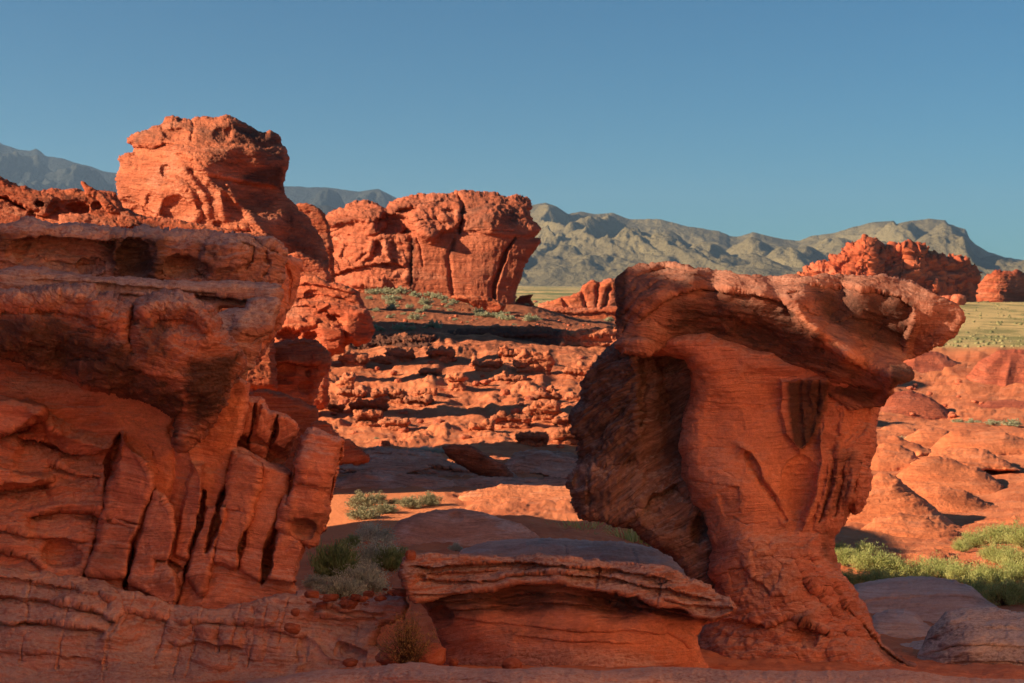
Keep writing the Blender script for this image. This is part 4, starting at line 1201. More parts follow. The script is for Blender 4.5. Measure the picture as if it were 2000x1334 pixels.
# dark flat sided block behind, right of the ledge
r = Rock('side_block', [(520, 510), (545, 500), (575, 503), (592, 508), (588, 530), (583, 560), (570, 590), (556, 612), (545, 640), (530, 670), (500, 700), (480, 640)], 9.7, step=1.7, warp=2.2, wscale=30, rnd=10, T=22, back=120, seed=102, bed=-35)
r.ctrl([(545, 505, 10), (590, 512, -24), (550, 560, 22), (580, 560, -14), (540, 620, 20), (560, 610, -8), (500, 660, 20)], 8)
r.crack([(552, 505), (566, 545), (560, 600)], 4, 12); r.block([(545, 520), (566, 545), (560, 600), (530, 640), (520, 560)], 14, 6)
r.noise(60, 8, 'fbm', 3, 1.0); r.noise(26, 2.25, 'ridged', 4, 1.2); r.noise(10, 2, 'fbm', 3, 1.5)
r.build(m_red, cliff)

# thin slab under the ledge
r = Rock('thin_slab', [(-120, 545), (0, 528), (60, 520), (130, 530), (220, 540), (330, 545), (440, 548), (530, 551), (548, 557), (552, 572), (545, 586), (520, 598), (480, 604), (430, 604), (400, 640), (-120, 640)],
         8.8, step=1.7, warp=2.4, wscale=36, rnd=16, T=30, back=160, seed=103, bed=-4, bedcurve=8)
r.ctrl([(-100, 560, 0), (100, 540, -14), (300, 552, -12), (500, 556, -10), (540, 570, 0), (450, 596, 4), (300, 600, 20), (100, 600, 20)])
r.shelf([(330, 570), (400, 574), (470, 582), (540, 580)], 34, 22, 4)
r.shelf([(180, 556), (280, 558), (360, 566), (430, 570)], 12, 16, 3, up=3)
r.shelf([(60, 545), (160, 550), (240, 556)], 8, 14, 3)
r.shelf([(200, 574), (260, 572), (312, 578)], 14, 12, 3, up=6)
r.paint('pale', [(0, 525), (300, 545), (540, 552), (540, 566), (200, 575), (0, 560)], 10, 0.7)
r.noise(90, 6, 'fbm', 3, 2); r.noise(24, 6, 'step', 4, 5, sharp=0.5); r.noise(12, 1.08, 'ridged', 3, 3.0); r.noise(7, 0.54, 'fbm', 3, 2.0)
r.build(m_top, cliff)

# the pale wedge at the right of the bulge
r = Rock('wedge_block', [(395, 640), (420, 615), (438, 604), (480, 602), (482, 588), (500, 582), (530, 580), (546, 583), (549, 592), (544, 610), (538, 628), (528, 650), (512, 672), (500, 700), (488, 730), (474, 770), (462, 800), (452, 840), (438, 890), (420, 930), (400, 960), (380, 900), (390, 800), (440, 740)],
         8.35, step=1.7, warp=2.0, wscale=34, rnd=10, T=26, back=120, seed=104, bed=-8, bedcurve=14)
r.ctrl([(430, 612, -30), (500, 588, -26), (540, 588, -20), (530, 630, 4), (470, 640, 22), (500, 660, 10), (480, 690, 20), (460, 760, 4), (440, 850, 0), (410, 920, 10), (420, 700, 40)], 8)
r.crack([(440, 665), (490, 668), (520, 652)], 3, 6)
r.shelf([(470, 650), (500, 655), (528, 640)], 6, 12, 2)
r.noise(60, 6, 'fbm', 3, 1.4); r.noise(22, 5, 'step', 4, 3.5, sharp=0.5); r.noise(12, 1.08, 'ridged', 3, 1.6); r.noise(6, 0.45, 'fbm', 3, 1.5)
r.paint('pale', [(420, 600), (545, 580), (540, 620), (430, 650)], 14, 0.8)
r.build(m_top, cliff)

# the great bulging block
r = Rock('bulging_block', [(-120, 590), (-20, 577), (0, 575), (40, 570), (80, 560), (125, 556), (170, 556), (186, 566), (192, 576), (215, 580), (240, 588), (262, 596), (272, 588), (300, 577), (340, 574), (375, 578), (392, 590), (412, 602), (424, 622), (430, 645), (448, 664), (466, 690), (478, 706), (470, 728), (452, 748), (440, 770), (428, 795), (416, 820), (402, 845), (384, 858), (362, 882), (345, 880), (340, 860), (350, 835), (344, 812), (318, 796), (286, 786), (258, 776), (225, 764), (190, 756), (150, 742), (110, 730), (60, 712), (0, 696), (-120, 680)],
         7.6, step=1.6, warp=2.6, wscale=30, rnd=26, T=44, back=170, seed=105, bed=-12, bedcurve=26)
r.ctrl([(-80, 600, 0), (60, 572, -20), (160, 566, -20), (340, 585, -10), (250, 610, -10), (420, 625, 0), (470, 700, -20), (440, 760, -14), (400, 840, -24), (350, 860, -20),
        (-80, 660, 40), (60, 640, 50), (180, 650, 48), (300, 660, 58), (380, 660, 52), (120, 722, -30), (260, 768, -26), (330, 800, -26), (60, 690, 20), (200, 720, 40), (300, 745, 40), (380, 760, 40), (180, 620, 34), (360, 710, 56)], 14)
r.ridge([(-40, 585), (60, 575), (130, 572), (175, 582), (192, 606), (230, 625), (262, 632)], 40, 38)
r.ridge([(268, 625), (280, 600), (320, 590), (375, 596), (398, 625), (420, 660)], 36, 38)
r.crack([(264, 592), (258, 625), (252, 656), (256, 690)], 8, 42)
r.shelf([(200, 600), (240, 618), (262, 625)], 8, 18, 3)
r.shelf([(-60, 610), (60, 604), (130, 606), (180, 625), (240, 655)], 12, 30, 4)
r.shelf([(275, 640), (310, 622), (370, 626), (410, 655)], 12, 24, 4)
r.shelf([(40, 660), (120, 680), (200, 700), (280, 720), (350, 740)], 8, 20, 3)
r.hole((380, 800, 34, 40, 20), 20, 0.7)
r.hole((150, 690, 60, 22, 14), 14, 0.7)
r.paint('varn', [(-60, 620), (100, 615), (260, 680), (300, 760), (180, 740), (-60, 690)], 24, 0.9)  # lower face painted darker so the overhang's shadow reads
r.paint('varn', [(270, 625), (330, 620), (330, 700), (260, 700)], 20, 0.75)
r.paint('varn', [(370, 700), (470, 690), (430, 800), (380, 840), (360, 760)], 22, 1.0)
r.paint('varn', [(100, 700), (260, 720), (360, 760), (350, 880), (320, 800), (200, 760)], 10, 0.8)  # overhang shadow painted along the bottom edge of the block
r.paint('pale', [(0, 572), (170, 556), (190, 580), (150, 585), (0, 592)], 10, 0.9)
r.paint('pale', [(270, 590), (340, 574), (395, 592), (380, 604), (290, 606)], 10, 1.0)
r.noise(110, 10, 'fbm', 4, 1.3); r.noise(40, 5.60, 'ridged', 4, 1.6, gain=0.55); r.noise(20, 4.5, 'step', 4, 2.6, sharp=0.5); r.noise(9, 1.68, 'fbm', 4, 1.2, gain=0.6); r.pits(9, 2.4, 0.25, 1.2)
r.build(m_blk, cliff)

# the recessed face with leaning columns and joints
r = Rock('cliff_face', [(-140, 660), (0, 660), (200, 700), (360, 780), (420, 780), (445, 740), (470, 730), (492, 745), (486, 780), (478, 810), (470, 850), (460, 874), (480, 878), (505, 890), (530, 905), (555, 915), (568, 925), (560, 960), (548, 1000), (556, 1020), (590, 1045), (600, 1075), (592, 1100), (585, 1140), (600, 1170), (600, 1230), (-140, 1230)],
         8.0, step=1.6, warp=2.6, wscale=36, rnd=16, T=26, back=160, seed=106, bed=-4, bedcurve=18)
r.ctrl([(-100, 700, -50), (60, 720, -62), (200, 745, -58), (330, 810, -44), (440, 760, -40), (480, 800, -35), (250, 850, -40), (340, 900, -40), (430, 900, -40), (420, 980, -10), (520, 900, 10), (560, 930, -16), (540, 1040, 10),
        (-60, 800, -20), (60, 820, -20), (150, 860, -50), (60, 900, -30), (-60, 940, 0), (100, 960, -36), (-60, 1060, 30), (80, 1080, 20), (200, 1080, 6), (330, 1090, 14), (460, 1080, 18), (580, 1100, 0), (-60, 1200, 80), (200, 1200, 70), (450, 1200, 60), (590, 1200, 20), (150, 1000, -34)], 14)
# left shelves
r.block([(-140, 780), (0, 782), (60, 784), (90, 796), (84, 812), (60, 826), (20, 846), (-140, 850)], 80, 8)
r.shelf([(-140, 842), (0, 846), (40, 838), (70, 818), (92, 812)], 60, 26, 3)
r.ridge([(50, 800), (90, 830), (120, 850), (160, 866), (200, 878), (228, 872)], 26, 44)
r.shelf([(30, 850), (80, 856), (130, 876), (180, 888), (228, 880)], 50, 32, 3)
r.hole((110, 862, 26, 14, 20), 26, 0.6)
r.block([(-140, 912), (0, 914), (50, 920), (92, 930), (104, 938), (60, 950), (-140, 958)], 60, 7)
r.shelf([(-140, 952), (0, 956), (50, 952), (100, 940)], 40, 22, 3)
r.ridge([(60, 1000), (130, 986), (190, 990), (205, 1002)], 20, 26)
r.shelf([(40, 1008), (120, 994), (180, 996), (205, 1006)], 40, 28, 3)
r.hole((120, 1085, 46, 30, 10), 44, 0.6)
r.shelf([(-140, 1010), (-40, 1020), (40, 1040), (100, 1050), (180, 1056)], 20, 30, 4, up=8)
r.shelf([(-140, 1060), (-20, 1068), (60, 1090), (90, 1110)], 16, 24, 4, up=6)
r.shelf([(90, 900), (150, 925), (200, 930)], 18, 24, 4, up=6)
# smooth facet
r.hole((255, 820, 90, 70, 35), 10, 1.0)
r.ridge([(330, 830), (370, 885), (392, 940), (385, 1000)], 26, 16)
r.hole((350, 840, 26, 30, 30), 22, 0.7)
r.crack([(330, 985), (345, 930), (340, 880)], 9, 8)
for l in ([(258, 812), (266, 818), (264, 826)], [(284, 862), (290, 872)], [(298, 880), (300, 892)], [(312, 868), (318, 880)], [(240, 822), (248, 826)], [(304, 916), (310, 924)]): r.crack(l, 2.0, 6)
r.paint('tone', [(190, 752), (330, 805), (356, 860), (372, 940), (345, 985), (310, 950), (275, 880), (240, 835), (200, 800)], 14, 1.0)  # clean orange facet, brightened to set off the painted overhang shadow
r.paint('tone', [(440, 770), (480, 780), (450, 880), (425, 960), (400, 940), (430, 850)], 10, 0.8)
r.paint('tone', [(470, 890), (560, 930), (530, 1060), (440, 1060), (450, 950)], 16, 0.6)
# columns: each a raised leaning prism, its left side cut by an open joint
for poly, h, tl in (([(238, 845), (262, 880), (290, 905), (300, 955), (285, 1000), (262, 1060), (248, 1130), (168, 1122), (186, 1060), (205, 990), (226, 890)], 34, (0.25, -0.05)),
                    ([(300, 956), (322, 972), (338, 1000), (342, 1050), (330, 1100), (344, 1130), (352, 1160), (338, 1192), (290, 1160), (248, 1135), (262, 1060), (284, 1000)], 40, (0.3, 0)),
                    ([(372, 900), (398, 905), (396, 960), (384, 1040), (366, 1095), (340, 1085), (352, 1010), (366, 950)], 26, (0.2, 0)),
                    ([(404, 985), (440, 990), (428, 1040), (412, 1100), (395, 1160), (370, 1135), (360, 1100), (384, 1050)], 24, (0.2, 0)),
                    ([(458, 882), (486, 898), (512, 910), (506, 950), (490, 1010), (470, 1060), (462, 1110), (415, 1100), (425, 1040), (436, 985), (452, 910)], 34, (0.25, 0)),
                    ([(512, 905), (540, 915), (566, 925), (556, 965), (546, 1000), (538, 1040), (520, 1100), (516, 1140), (465, 1110), (474, 1060), (494, 1000), (508, 950)], 24, (0.3, 0)),
                    ([(545, 1030), (575, 1040), (598, 1062), (592, 1100), (584, 1142), (520, 1130), (526, 1080)], 36, (0.2, 0))):
    r.block(poly, h * 1.15, 4.5, tl)
r.crack([(234, 848), (214, 905), (200, 1000), (186, 1060), (165, 1122)], 5, 44)
r.crack([(300, 958), (284, 1002), (262, 1060), (248, 1130), (246, 1150)], 5, 46)
r.crack([(398, 960), (384, 1040), (366, 1100), (358, 1140), (340, 1192)], 4, 40)
r.crack([(454, 888), (440, 950), (430, 990), (414, 1046), (402, 1080)], 5, 46)
r.crack([(510, 915), (502, 960), (492, 995)], 3, 14)
r.crack([(568, 930), (554, 985), (540, 1030), (528, 1060), (516, 1120), (512, 1140)], 6, 50)
r.crack([(478, 1040), (470, 1080), (462, 1120)], 3, 16)
r.crack([(206, 1006), (250, 1020), (285, 1030)], 3, 14)
r.shelf([(296, 1086), (330, 1092), (350, 1100), (362, 1112)], 22, 18, 3)
r.shelf([(180, 1000), (220, 1016), (262, 1032)], 8, 18, 3)
r.shelf([(440, 990), (470, 994), (500, 1000)], 8, 16, 2); r.shelf([(410, 1062), (440, 1072), (470, 1076)], 7, 14, 2)
r.shelf([(548, 1000), (570, 1014), (598, 1040)], 16, 20, 3)
r.ridge([(234, 848), (262, 880), (290, 908), (300, 950)], 10, 10); r.ridge([(300, 958), (322, 975), (338, 1002)], 9, 9)
r.paint('varn', [(180, 1060), (250, 1060), (240, 1120), (170, 1120)], 18, 0.4)
r.paint('pale', [(20, 740), (180, 745), (170, 775), (20, 765)], 14, 0.8)
SM = [(200, 760), (330, 800), (380, 860), (400, 980), (330, 960), (250, 880)]
r.noise(130, 14, 'fbm', 3, 1.4); r.noise(50, 12, 'step', 3, 4.0, sharp=0.8, mask=[(-140, 740), (190, 750), (240, 880), (250, 1230), (-140, 1230)]); r.noise(26, 1.62, 'ridged', 4, 1.4)
r.noise(13, 1.5, 'step', 3, 7, sharp=0.4); r.noise(7, 0.54, 'fbm', 3, 1.6)
r.build(m_red, cliff)

# jumble of blocks and the right hand column
r = Rock('jointed_blocks', [(452, 850), (462, 800), (482, 778), (510, 780), (528, 800), (552, 806), (570, 815), (586, 836), (578, 856), (566, 872), (560, 900), (548, 930), (500, 960), (450, 930)], 8.25, step=1.6, warp=2.2, wscale=26, rnd=10, T=22, back=100, seed=107, bed=25)
r.ctrl([(470, 800, -10), (520, 800, 0), (570, 830, -4), (480, 900, -30), (540, 880, -10), (520, 850, 8)], 8)
for poly, h in (([(480, 780), (508, 784), (498, 830), (486, 850), (462, 850), (466, 806)], 16), ([(512, 790), (540, 806), (536, 840), (520, 870), (500, 850), (504, 815)], 26), ([(544, 812), (572, 820), (584, 838), (570, 860), (556, 880), (530, 868), (540, 838)], 28),
                ([(488, 866), (516, 872), (528, 888), (520, 902), (492, 896)], 26)):
    r.block(poly, h * 1.1, 3.5)
r.crack([(498, 790), (494, 830), (486, 866)], 3, 22); r.crack([(542, 812), (536, 850), (524, 874)], 3, 24)
r.hole((540, 888, 22, 16, 30), 30, 0.5); r.hole((470, 870, 22, 24), 34, 0.5)
r.noise(60, 6, 'fbm', 3, 1.0); r.noise(22, 1.80, 'ridged', 4, 1.3); r.noise(9, 0.90, 'fbm', 3, 1.3)
r.build(m_red, cliff)

r = Rock('leaning_column', [(586, 850), (598, 838), (612, 834), (632, 842), (655, 852), (671, 862), (668, 884), (660, 910), (656, 940), (648, 975), (640, 1010), (634, 1034), (622, 1042), (618, 1062), (602, 1070), (580, 1058), (558, 1044), (542, 1026), (548, 990), (560, 960), (570, 925), (578, 880)],
         7.9, step=1.6, warp=2.2, wscale=30, rnd=12, T=34, back=110, seed=108, bed=-8, bedcurve=14)
r.ctrl([(595, 850, -12), (660, 860, -14), (600, 900, 22), (645, 910, 6), (664, 900, -22), (575, 960, 22), (630, 980, 10), (648, 980, -24), (570, 1030, 14), (615, 1050, -10)], 8)
r.block([(600, 838), (655, 856), (664, 870), (650, 920), (640, 960), (585, 940), (580, 890)], 12, 8)
r.crack([(584, 860), (576, 920), (560, 985)], 5, 30)
r.crack([(666, 866), (652, 930), (640, 1000), (628, 1040)], 4, 26)
r.shelf([(568, 944), (600, 940), (640, 950), (650, 958)], 12, 22, 3)
r.hole((588, 1030, 30, 22, 20), 24, 0.6)
r.paint('varn', [(560, 1000), (630, 1010), (620, 1060), (570, 1050)], 16, 0.7)
r.noise(70, 8, 'fbm', 3, 1.2); r.noise(26, 2.0, 'ridged', 4, 1.4); r.noise(14, 1.8, 'step', 3, 5, sharp=0.4); r.noise(7, 0.54, 'fbm', 3, 1.4)
r.build(m_red, cliff)

# the stepped base running right towards the centre
r = Rock('stepped_base', [(-140, 1085), (0, 1095), (60, 1110), (150, 1128), (240, 1145), (330, 1180), (400, 1188), (440, 1178), (500, 1172), (560, 1160), (594, 1152), (606, 1165), (640, 1176), (690, 1172), (740, 1168), (780, 1165), (800, 1180), (790, 1210), (740, 1225), (730, 1260), (760, 1290), (800, 1320), (820, 1400), (-140, 1400)],
         7.55, step=1.7, warp=5.0, wscale=45, rnd=14, T=26, back=140, seed=109, bed=-5, bedcurve=16)
r.ctrl([(-100, 1110, -20), (150, 1140, -20), (330, 1190, -10), (450, 1185, -16), (600, 1165, -40), (760, 1175, -60), (-100, 1300, 110), (150, 1300, 110), (330, 1300, 60), (480, 1300, 50), (600, 1260, 10), (700, 1220, -30), (700, 1290, 30), (600, 1340, 60), (-100, 1180, 50), (150, 1190, 50), (220, 1250, 80), (300, 1240, 24), (420, 1230, 20), (540, 1220, 14), (760, 1300, 20), (-100, 1400, 230), (250, 1400, 220), (500, 1400, 190), (700, 1400, 150)], 14)
for l, d in (([(-140, 1120), (0, 1126), (100, 1140), (200, 1160), (226, 1176)], 14), ([(-140, 1160), (0, 1160), (120, 1176), (205, 1196), (232, 1214)], 22), ([(-140, 1212), (60, 1214), (130, 1216), (214, 1232)], 24),
             ([(240, 1190), (300, 1200), (330, 1212)], 12), ([(330, 1206), (400, 1214), (480, 1214), (540, 1222)], 14), ([(320, 1250), (400, 1256), (480, 1262)], 10), ([(470, 1222), (530, 1228), (600, 1240)], 10),
             ([(600, 1180), (650, 1184), (700, 1192), (760, 1196)], 14), ([(620, 1200), (680, 1206), (740, 1206)], 12), ([(660, 1250), (690, 1262), (720, 1268)], 14), ([(640, 1212), (700, 1218)], 6), ([(-60, 1270), (100, 1275), (210, 1290)], 6)):
    r.shelf(l, d * 0.9, 24, 7, up=d * 0.5)
for l in ([(60, 1130), (52, 1215), (40, 1290)], [(140, 1140), (128, 1215), (110, 1300)], [(226, 1140), (240, 1200), (212, 1240), (200, 1330)], [(262, 1160), (240, 1220)], [(330, 1195), (318, 1240), (300, 1300)], [(384, 1210), (378, 1260), (360, 1330)], [(430, 1214), (424, 1270)],
          [(470, 1180), (462, 1230), (446, 1290)], [(500, 1210), (494, 1250), (480, 1300)], [(520, 1180), (512, 1240)], [(560, 1170), (552, 1220), (540, 1260)], [(400, 1186), (392, 1215)], [(300, 1180), (280, 1215)], [(350, 1260), (340, 1330)]):
    r.crack(l, 2.6, 6, off=3)
for e in ((350, 1225, 24, 22), (402, 1240, 22, 20), (450, 1240, 22, 24), (478, 1205, 20, 18), (520, 1200, 22, 20), (420, 1290, 40, 26), (500, 1270, 20, 24)):
    r.bulge(e, 12, 0.7)
r.hole((590, 1270, 14, 30, 10), 12); r.hole((690, 1275, 26, 12, 20), 14)
r.ridge([(580, 1240), (590, 1290), (570, 1330)], 12, 10); r.ridge([(600, 1240), (640, 1280), (690, 1296)], 10, 9)
r.noise(120, 14, 'fbm', 3, 1.6); r.noise(34, 6, 'step', 4, 6, sharp=0.8); r.noise(15, 2.2, 'step', 3, 8, sharp=0.7); r.noise(20, 1.17, 'ridged', 3, 1.5); r.noise(8, 0.54, 'fbm', 3, 1.8)
r.paint('pale', [(560, 1210), (640, 1240), (700, 1290), (640, 1330), (560, 1320)], 20, 0.5)
r.build(m_base, cliff)
print('cliff', round(time.time() - T0, 1))

# ================================================================== THE MUSHROOM ROCK
MY = 9.0
mush = empty('mushroom_rock', 'tall mushroom shaped red rock with a wide overhanging cap pointing right', 'rock', (1.8, MY, -0.4))
pm2 = MY / FPX
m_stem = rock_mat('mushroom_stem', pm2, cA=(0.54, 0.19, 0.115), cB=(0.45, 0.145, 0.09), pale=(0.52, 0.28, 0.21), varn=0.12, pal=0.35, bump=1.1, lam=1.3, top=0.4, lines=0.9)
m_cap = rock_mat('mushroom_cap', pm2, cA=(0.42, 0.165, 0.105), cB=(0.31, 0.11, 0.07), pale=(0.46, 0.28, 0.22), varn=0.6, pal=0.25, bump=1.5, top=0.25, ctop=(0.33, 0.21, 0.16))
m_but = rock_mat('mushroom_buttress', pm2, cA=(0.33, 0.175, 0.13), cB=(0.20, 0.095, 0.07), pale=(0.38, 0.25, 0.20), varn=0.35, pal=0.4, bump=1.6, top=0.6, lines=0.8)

r = Rock('stem', [(1272, 668), (1268, 690), (1310, 694), (1338, 704), (1352, 724), (1350, 760), (1340, 800), (1330, 850), (1330, 900), (1338, 950), (1352, 985), (1372, 1000), (1385, 1030), (1386, 1080), (1380, 1120), (1395, 1140), (1385, 1200), (1362, 1235), (1360, 1270), (1375, 1300), (1370, 1370), (1840, 1370), (1800, 1318), (1790, 1300), (1762, 1284), (1745, 1270), (1722, 1256), (1712, 1232), (1704, 1206), (1690, 1182), (1668, 1158), (1648, 1132), (1632, 1100), (1624, 1070), (1626, 1050), (1640, 1038), (1652, 1020), (1662, 995), (1670, 1004), (1680, 998), (1690, 972), (1697, 930), (1690, 908), (1700, 880), (1706, 830), (1722, 788), (1745, 740), (1762, 726), (1640, 714), (1545, 694), (1450, 664), (1380, 645), (1310, 648)],
         MY + 0.1, step=1.6, warp=2.2, wscale=34, rnd=40, T=70, back=190, seed=121, bed=3, bedcurve=14)
r.ctrl([(1345, 760, 0), (1345, 850, -10), (1345, 950, -10), (1390, 1060, -6), (1380, 1250, -10), (1420, 750, 40), (1420, 680, 62), (1330, 680, 60), (1280, 680, 40), (1500, 705, 58), (1570, 720, 50), (1650, 740, 30), (1430, 850, 28), (1430, 950, 44), (1450, 1060, 46), (1500, 770, 20), (1520, 850, 20), (1500, 960, 26), (1540, 1010, 8), (1520, 1120, 50), (1560, 1200, 46), (1480, 1200, 40), (1440, 1290, 50), (1600, 1290, 70), (1700, 1290, 30), (1780, 1310, 10),
        (1600, 780, -10), (1600, 900, -10), (1640, 980, -14), (1690, 900, -50), (1700, 800, -60), (1590, 1060, 10), (1620, 1100, -10), (1650, 1180, 0), (1700, 1240, 0), (1400, 1340, 60), (1600, 1350, 90), (1560, 1020, -8), (1740, 720, -40)], 14)
r.ridge([(1440, 870), (1462, 882), (1490, 930), (1510, 965), (1528, 1000), (1540, 1040)], 14, 16)
r.crack([(1462, 890), (1484, 930), (1512, 975), (1534, 1015)], 7, 26)
r.hole((1560, 955, 36, 66, 8), 32, 0.8)
r.hole((1675, 810, 26, 60, 12), 22, 0.8)
r.hole((1640, 770, 50, 22, 10), 18, 0.8)
r.ridge([(1600, 830), (1606, 900), (1590, 980), (1566, 1040)], 15, 26)
for l, w_, h_ in (([(1640, 860), (1632, 940), (1612, 1010)], 10, 16), ([(1622, 880), (1614, 950), (1590, 1030)], 7, 11), ([(1668, 880), (1664, 950), (1650, 1010)], 10, 14), ([(1686, 900), (1680, 960), (1674, 1000)], 8, 12), ([(1604, 760), (1610, 830), (1600, 880)], 12, 12), ([(1650, 800), (1640, 850)], 8, 8)):
    r.ridge(l, w_, h_)
for l in ([(1652, 880), (1646, 940), (1630, 1010)], [(1676, 900), (1668, 960)], [(1630, 900), (1622, 960), (1600, 1020)]): r.crack(l, 4, 14)
r.shelf([(1560, 1036), (1580, 1034), (1620, 1042)], 6, 18, 3)
r.shelf([(1330, 874), (1400, 868), (1440, 874), (1470, 886)], 4, 14, 3)
r.shelf([(1370, 1140), (1400, 1162), (1440, 1176), (1450, 1190)], 5, 12, 2)
for l, d in (([(1450, 1090), (1466, 1120), (1490, 1140), (1510, 1160), (1540, 1155)], 8), ([(1460, 1210), (1500, 1222), (1540, 1205), (1590, 1222), (1630, 1245)], 14), ([(1545, 1080), (1560, 1110), (1590, 1150), (1620, 1160)], 9),
             ([(1590, 1230), (1650, 1232), (1670, 1246)], 6), ([(1620, 1130), (1650, 1180), (1690, 1220), (1714, 1250)], 10), ([(1560, 1120), (1600, 1160), (1640, 1210)], 8), ([(1600, 1300), (1680, 1300), (1740, 1310)], 8), ([(1700, 1230), (1720, 1260), (1760, 1290), (1790, 1312)], 12)):
    r.shelf(l, d, 16, 3, up=d * 0.6)
r.hole((1570, 1245, 30, 26, 0), 26, 0.7)
r.hole((1440, 1225, 50, 14, 12), 10, 0.8)
r.bulge((1450, 1280, 110, 34, 8), 22, 0.6); r.bulge((1680, 1290, 70, 40, 20), 22, 0.6)
r.hole((1470, 1075, 10, 7), 6); r.hole((1500, 1066, 9, 7), 6)
r.paint('tone', [(1350, 700), (1520, 740), (1540, 900), (1500, 1060), (1400, 1060), (1345, 900)], 30, 0.55)
r.paint('tone', [(1480, 900), (1600, 880), (1590, 1020), (1530, 1010)], 14, 0.7)
r.paint('tone', [(1700, 700), (1760, 700), (1720, 800), (1640, 880), (1640, 800)], 14, 0.6)
for fl in ([(1462, 1088), (1500, 1080), (1530, 1100), (1522, 1140), (1500, 1165), (1478, 1150), (1470, 1120)], [(1420, 1110), (1455, 1100), (1460, 1150), (1430, 1160)], [(1540, 1090), (1580, 1080), (1600, 1130), (1570, 1150)], [(1400, 960), (1440, 950), (1446, 1000), (1412, 1010)], [(1500, 1180), (1560, 1170), (1590, 1200), (1530, 1215)], [(1600, 1170), (1650, 1190), (1670, 1230), (1620, 1220)]):
    r.block(fl, -4.5, 3)
for l in ([(1352, 905), (1400, 915), (1432, 930)], [(1420, 1010), (1460, 1024), (1500, 1020)], [(1360, 1010), (1400, 1040), (1410, 1090)]):
    r.crack(l, 1.8, 4)
r.paint('pale', [(1420, 1040), (1540, 1040), (1560, 1170), (1440, 1170)], 30, 0.6)
# dark stained niche below the cap
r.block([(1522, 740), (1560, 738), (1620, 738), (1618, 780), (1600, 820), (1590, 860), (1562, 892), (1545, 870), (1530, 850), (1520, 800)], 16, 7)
r.crack([(1562, 745), (1560, 800), (1566, 870)], 5, 10)
r.crack([(1600, 745), (1596, 800), (1582, 850)], 4, 8)
r.ridge([(1588, 740), (1580, 770), (1590, 800)], 9, 10); r.shelf([(1525, 782), (1560, 784), (1600, 784)], 6, 10, 2)
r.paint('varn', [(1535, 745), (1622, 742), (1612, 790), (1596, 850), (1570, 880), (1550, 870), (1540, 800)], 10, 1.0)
r.paint('varn', [(1635, 870), (1680, 880), (1660, 1000), (1610, 1010)], 14, 0.5)
r.paint('varn', [(1600, 1020), (1630, 1040), (1640, 1120), (1600, 1090)], 12, 0.5)
r.paint('varn', [(1540, 1200), (1590, 1205), (1585, 1245), (1540, 1240)], 10, 0.5)
r.paint('varn', [(1700, 1255), (1760, 1275), (1800, 1312), (1740, 1300)], 8, 0.7)
SMO = [(1340, 690), (1620, 690), (1560, 1000), (1400, 1100), (1340, 900)]
r.hole((1410, 830, 46, 70, -8), 9, 1.0); r.bulge((1470, 960, 60, 60), 8, 1.0); r.shelf([(1352, 792), (1420, 786), (1500, 794), (1540, 790)], 4, 16, 3); r.shelf([(1345, 930), (1400, 940), (1450, 960)], 4, 18, 3)
r.noise(150, 12, 'fbm', 3, 1.3); r.noise(50, 8, 'fbm', 4, 1.6); r.noise(18, 1.5, 'step', 3, 8, sharp=0.7); r.noise(30, 5.5, 'ridged', 4, 1.3, mask=[(1440, 1050), (1620, 1040), (1840, 1370), (1360, 1370), (1400, 1160)])
r.noise(24, 4.5, 'ridged', 4, 0.6, mask=[(1600, 780), (1720, 780), (1700, 1010), (1580, 1040)]); r.noise(7, 0.8, 'fbm', 3, 1.5)
r.build(m_stem, mush)

r = Rock('buttress', [(1262, 640), (1225, 660), (1206, 674), (1180, 692), (1160, 712), (1148, 736), (1138, 762), (1138, 790), (1126, 800), (1121, 815), (1122, 832), (1130, 848), (1136, 868), (1134, 895), (1126, 915), (1114, 928), (1109, 945), (1113, 965), (1122, 985), (1132, 1008), (1142, 1016), (1165, 1018), (1184, 1018), (1186, 1024), (1212, 1025), (1216, 1031), (1236, 1032), (1262, 1052), (1284, 1066), (1304, 1080), (1322, 1096), (1345, 1120), (1390, 1160), (1430, 1160), (1430, 700), (1380, 660)],
         MY + 0.42, step=1.6, warp=2.2, wscale=28, rnd=16, T=36, back=150, seed=122, bed=28, bedcurve=18)
r.ctrl([(1215, 680, -30), (1150, 760, -40), (1130, 830, -44), (1140, 900, -30), (1240, 700, 26), (1245, 780, 36), (1244, 850, 34), (1200, 800, 6), (1180, 880, 8), (1290, 720, -36), (1300, 800, -30), (1290, 880, -14), (1340, 740, 8), (1340, 850, 6), (1330, 930, 8),
        (1115, 950, -10), (1150, 930, 20), (1210, 920, 30), (1160, 1000, 16), (1230, 1000, 26), (1280, 980, 26), (1300, 1040, 40), (1350, 1080, 30), (1340, 1000, 30), (1265, 940, 22)], 10)
r.ridge([(1238, 690), (1246, 740), (1244, 800), (1246, 838), (1236, 850)], 14, 16)
r.crack([(1250, 700), (1256, 760), (1252, 830)], 9, 22)
r.shelf([(1140, 905), (1180, 908), (1222, 902), (1246, 890)], 9, 16, 2)
r.hole((1128, 938, 10, 18, 10), 20, 0.6)
r.crack([(1148, 915), (1150, 960), (1152, 1010)], 3, 10)
r.shelf([(1165, 1010), (1200, 1016), (1220, 1018)], 8, 8, 2)
r.shelf([(1246, 990), (1270, 968), (1300, 954), (1330, 940)], 26, 22, 4, up=10)
r.hole((1365, 1036, 18, 32, 8), 40, 0.5)
r.ridge([(1210, 1020), (1250, 1000), (1252, 1030)], 10, 8)
r.crack([(1300, 760), (1312, 790), (1308, 820)], 3, 8)
r.hole((1300, 700, 36, 40), 22, 0.6)
r.ridge([(1275, 700), (1280, 740), (1276, 780)], 12, 12)
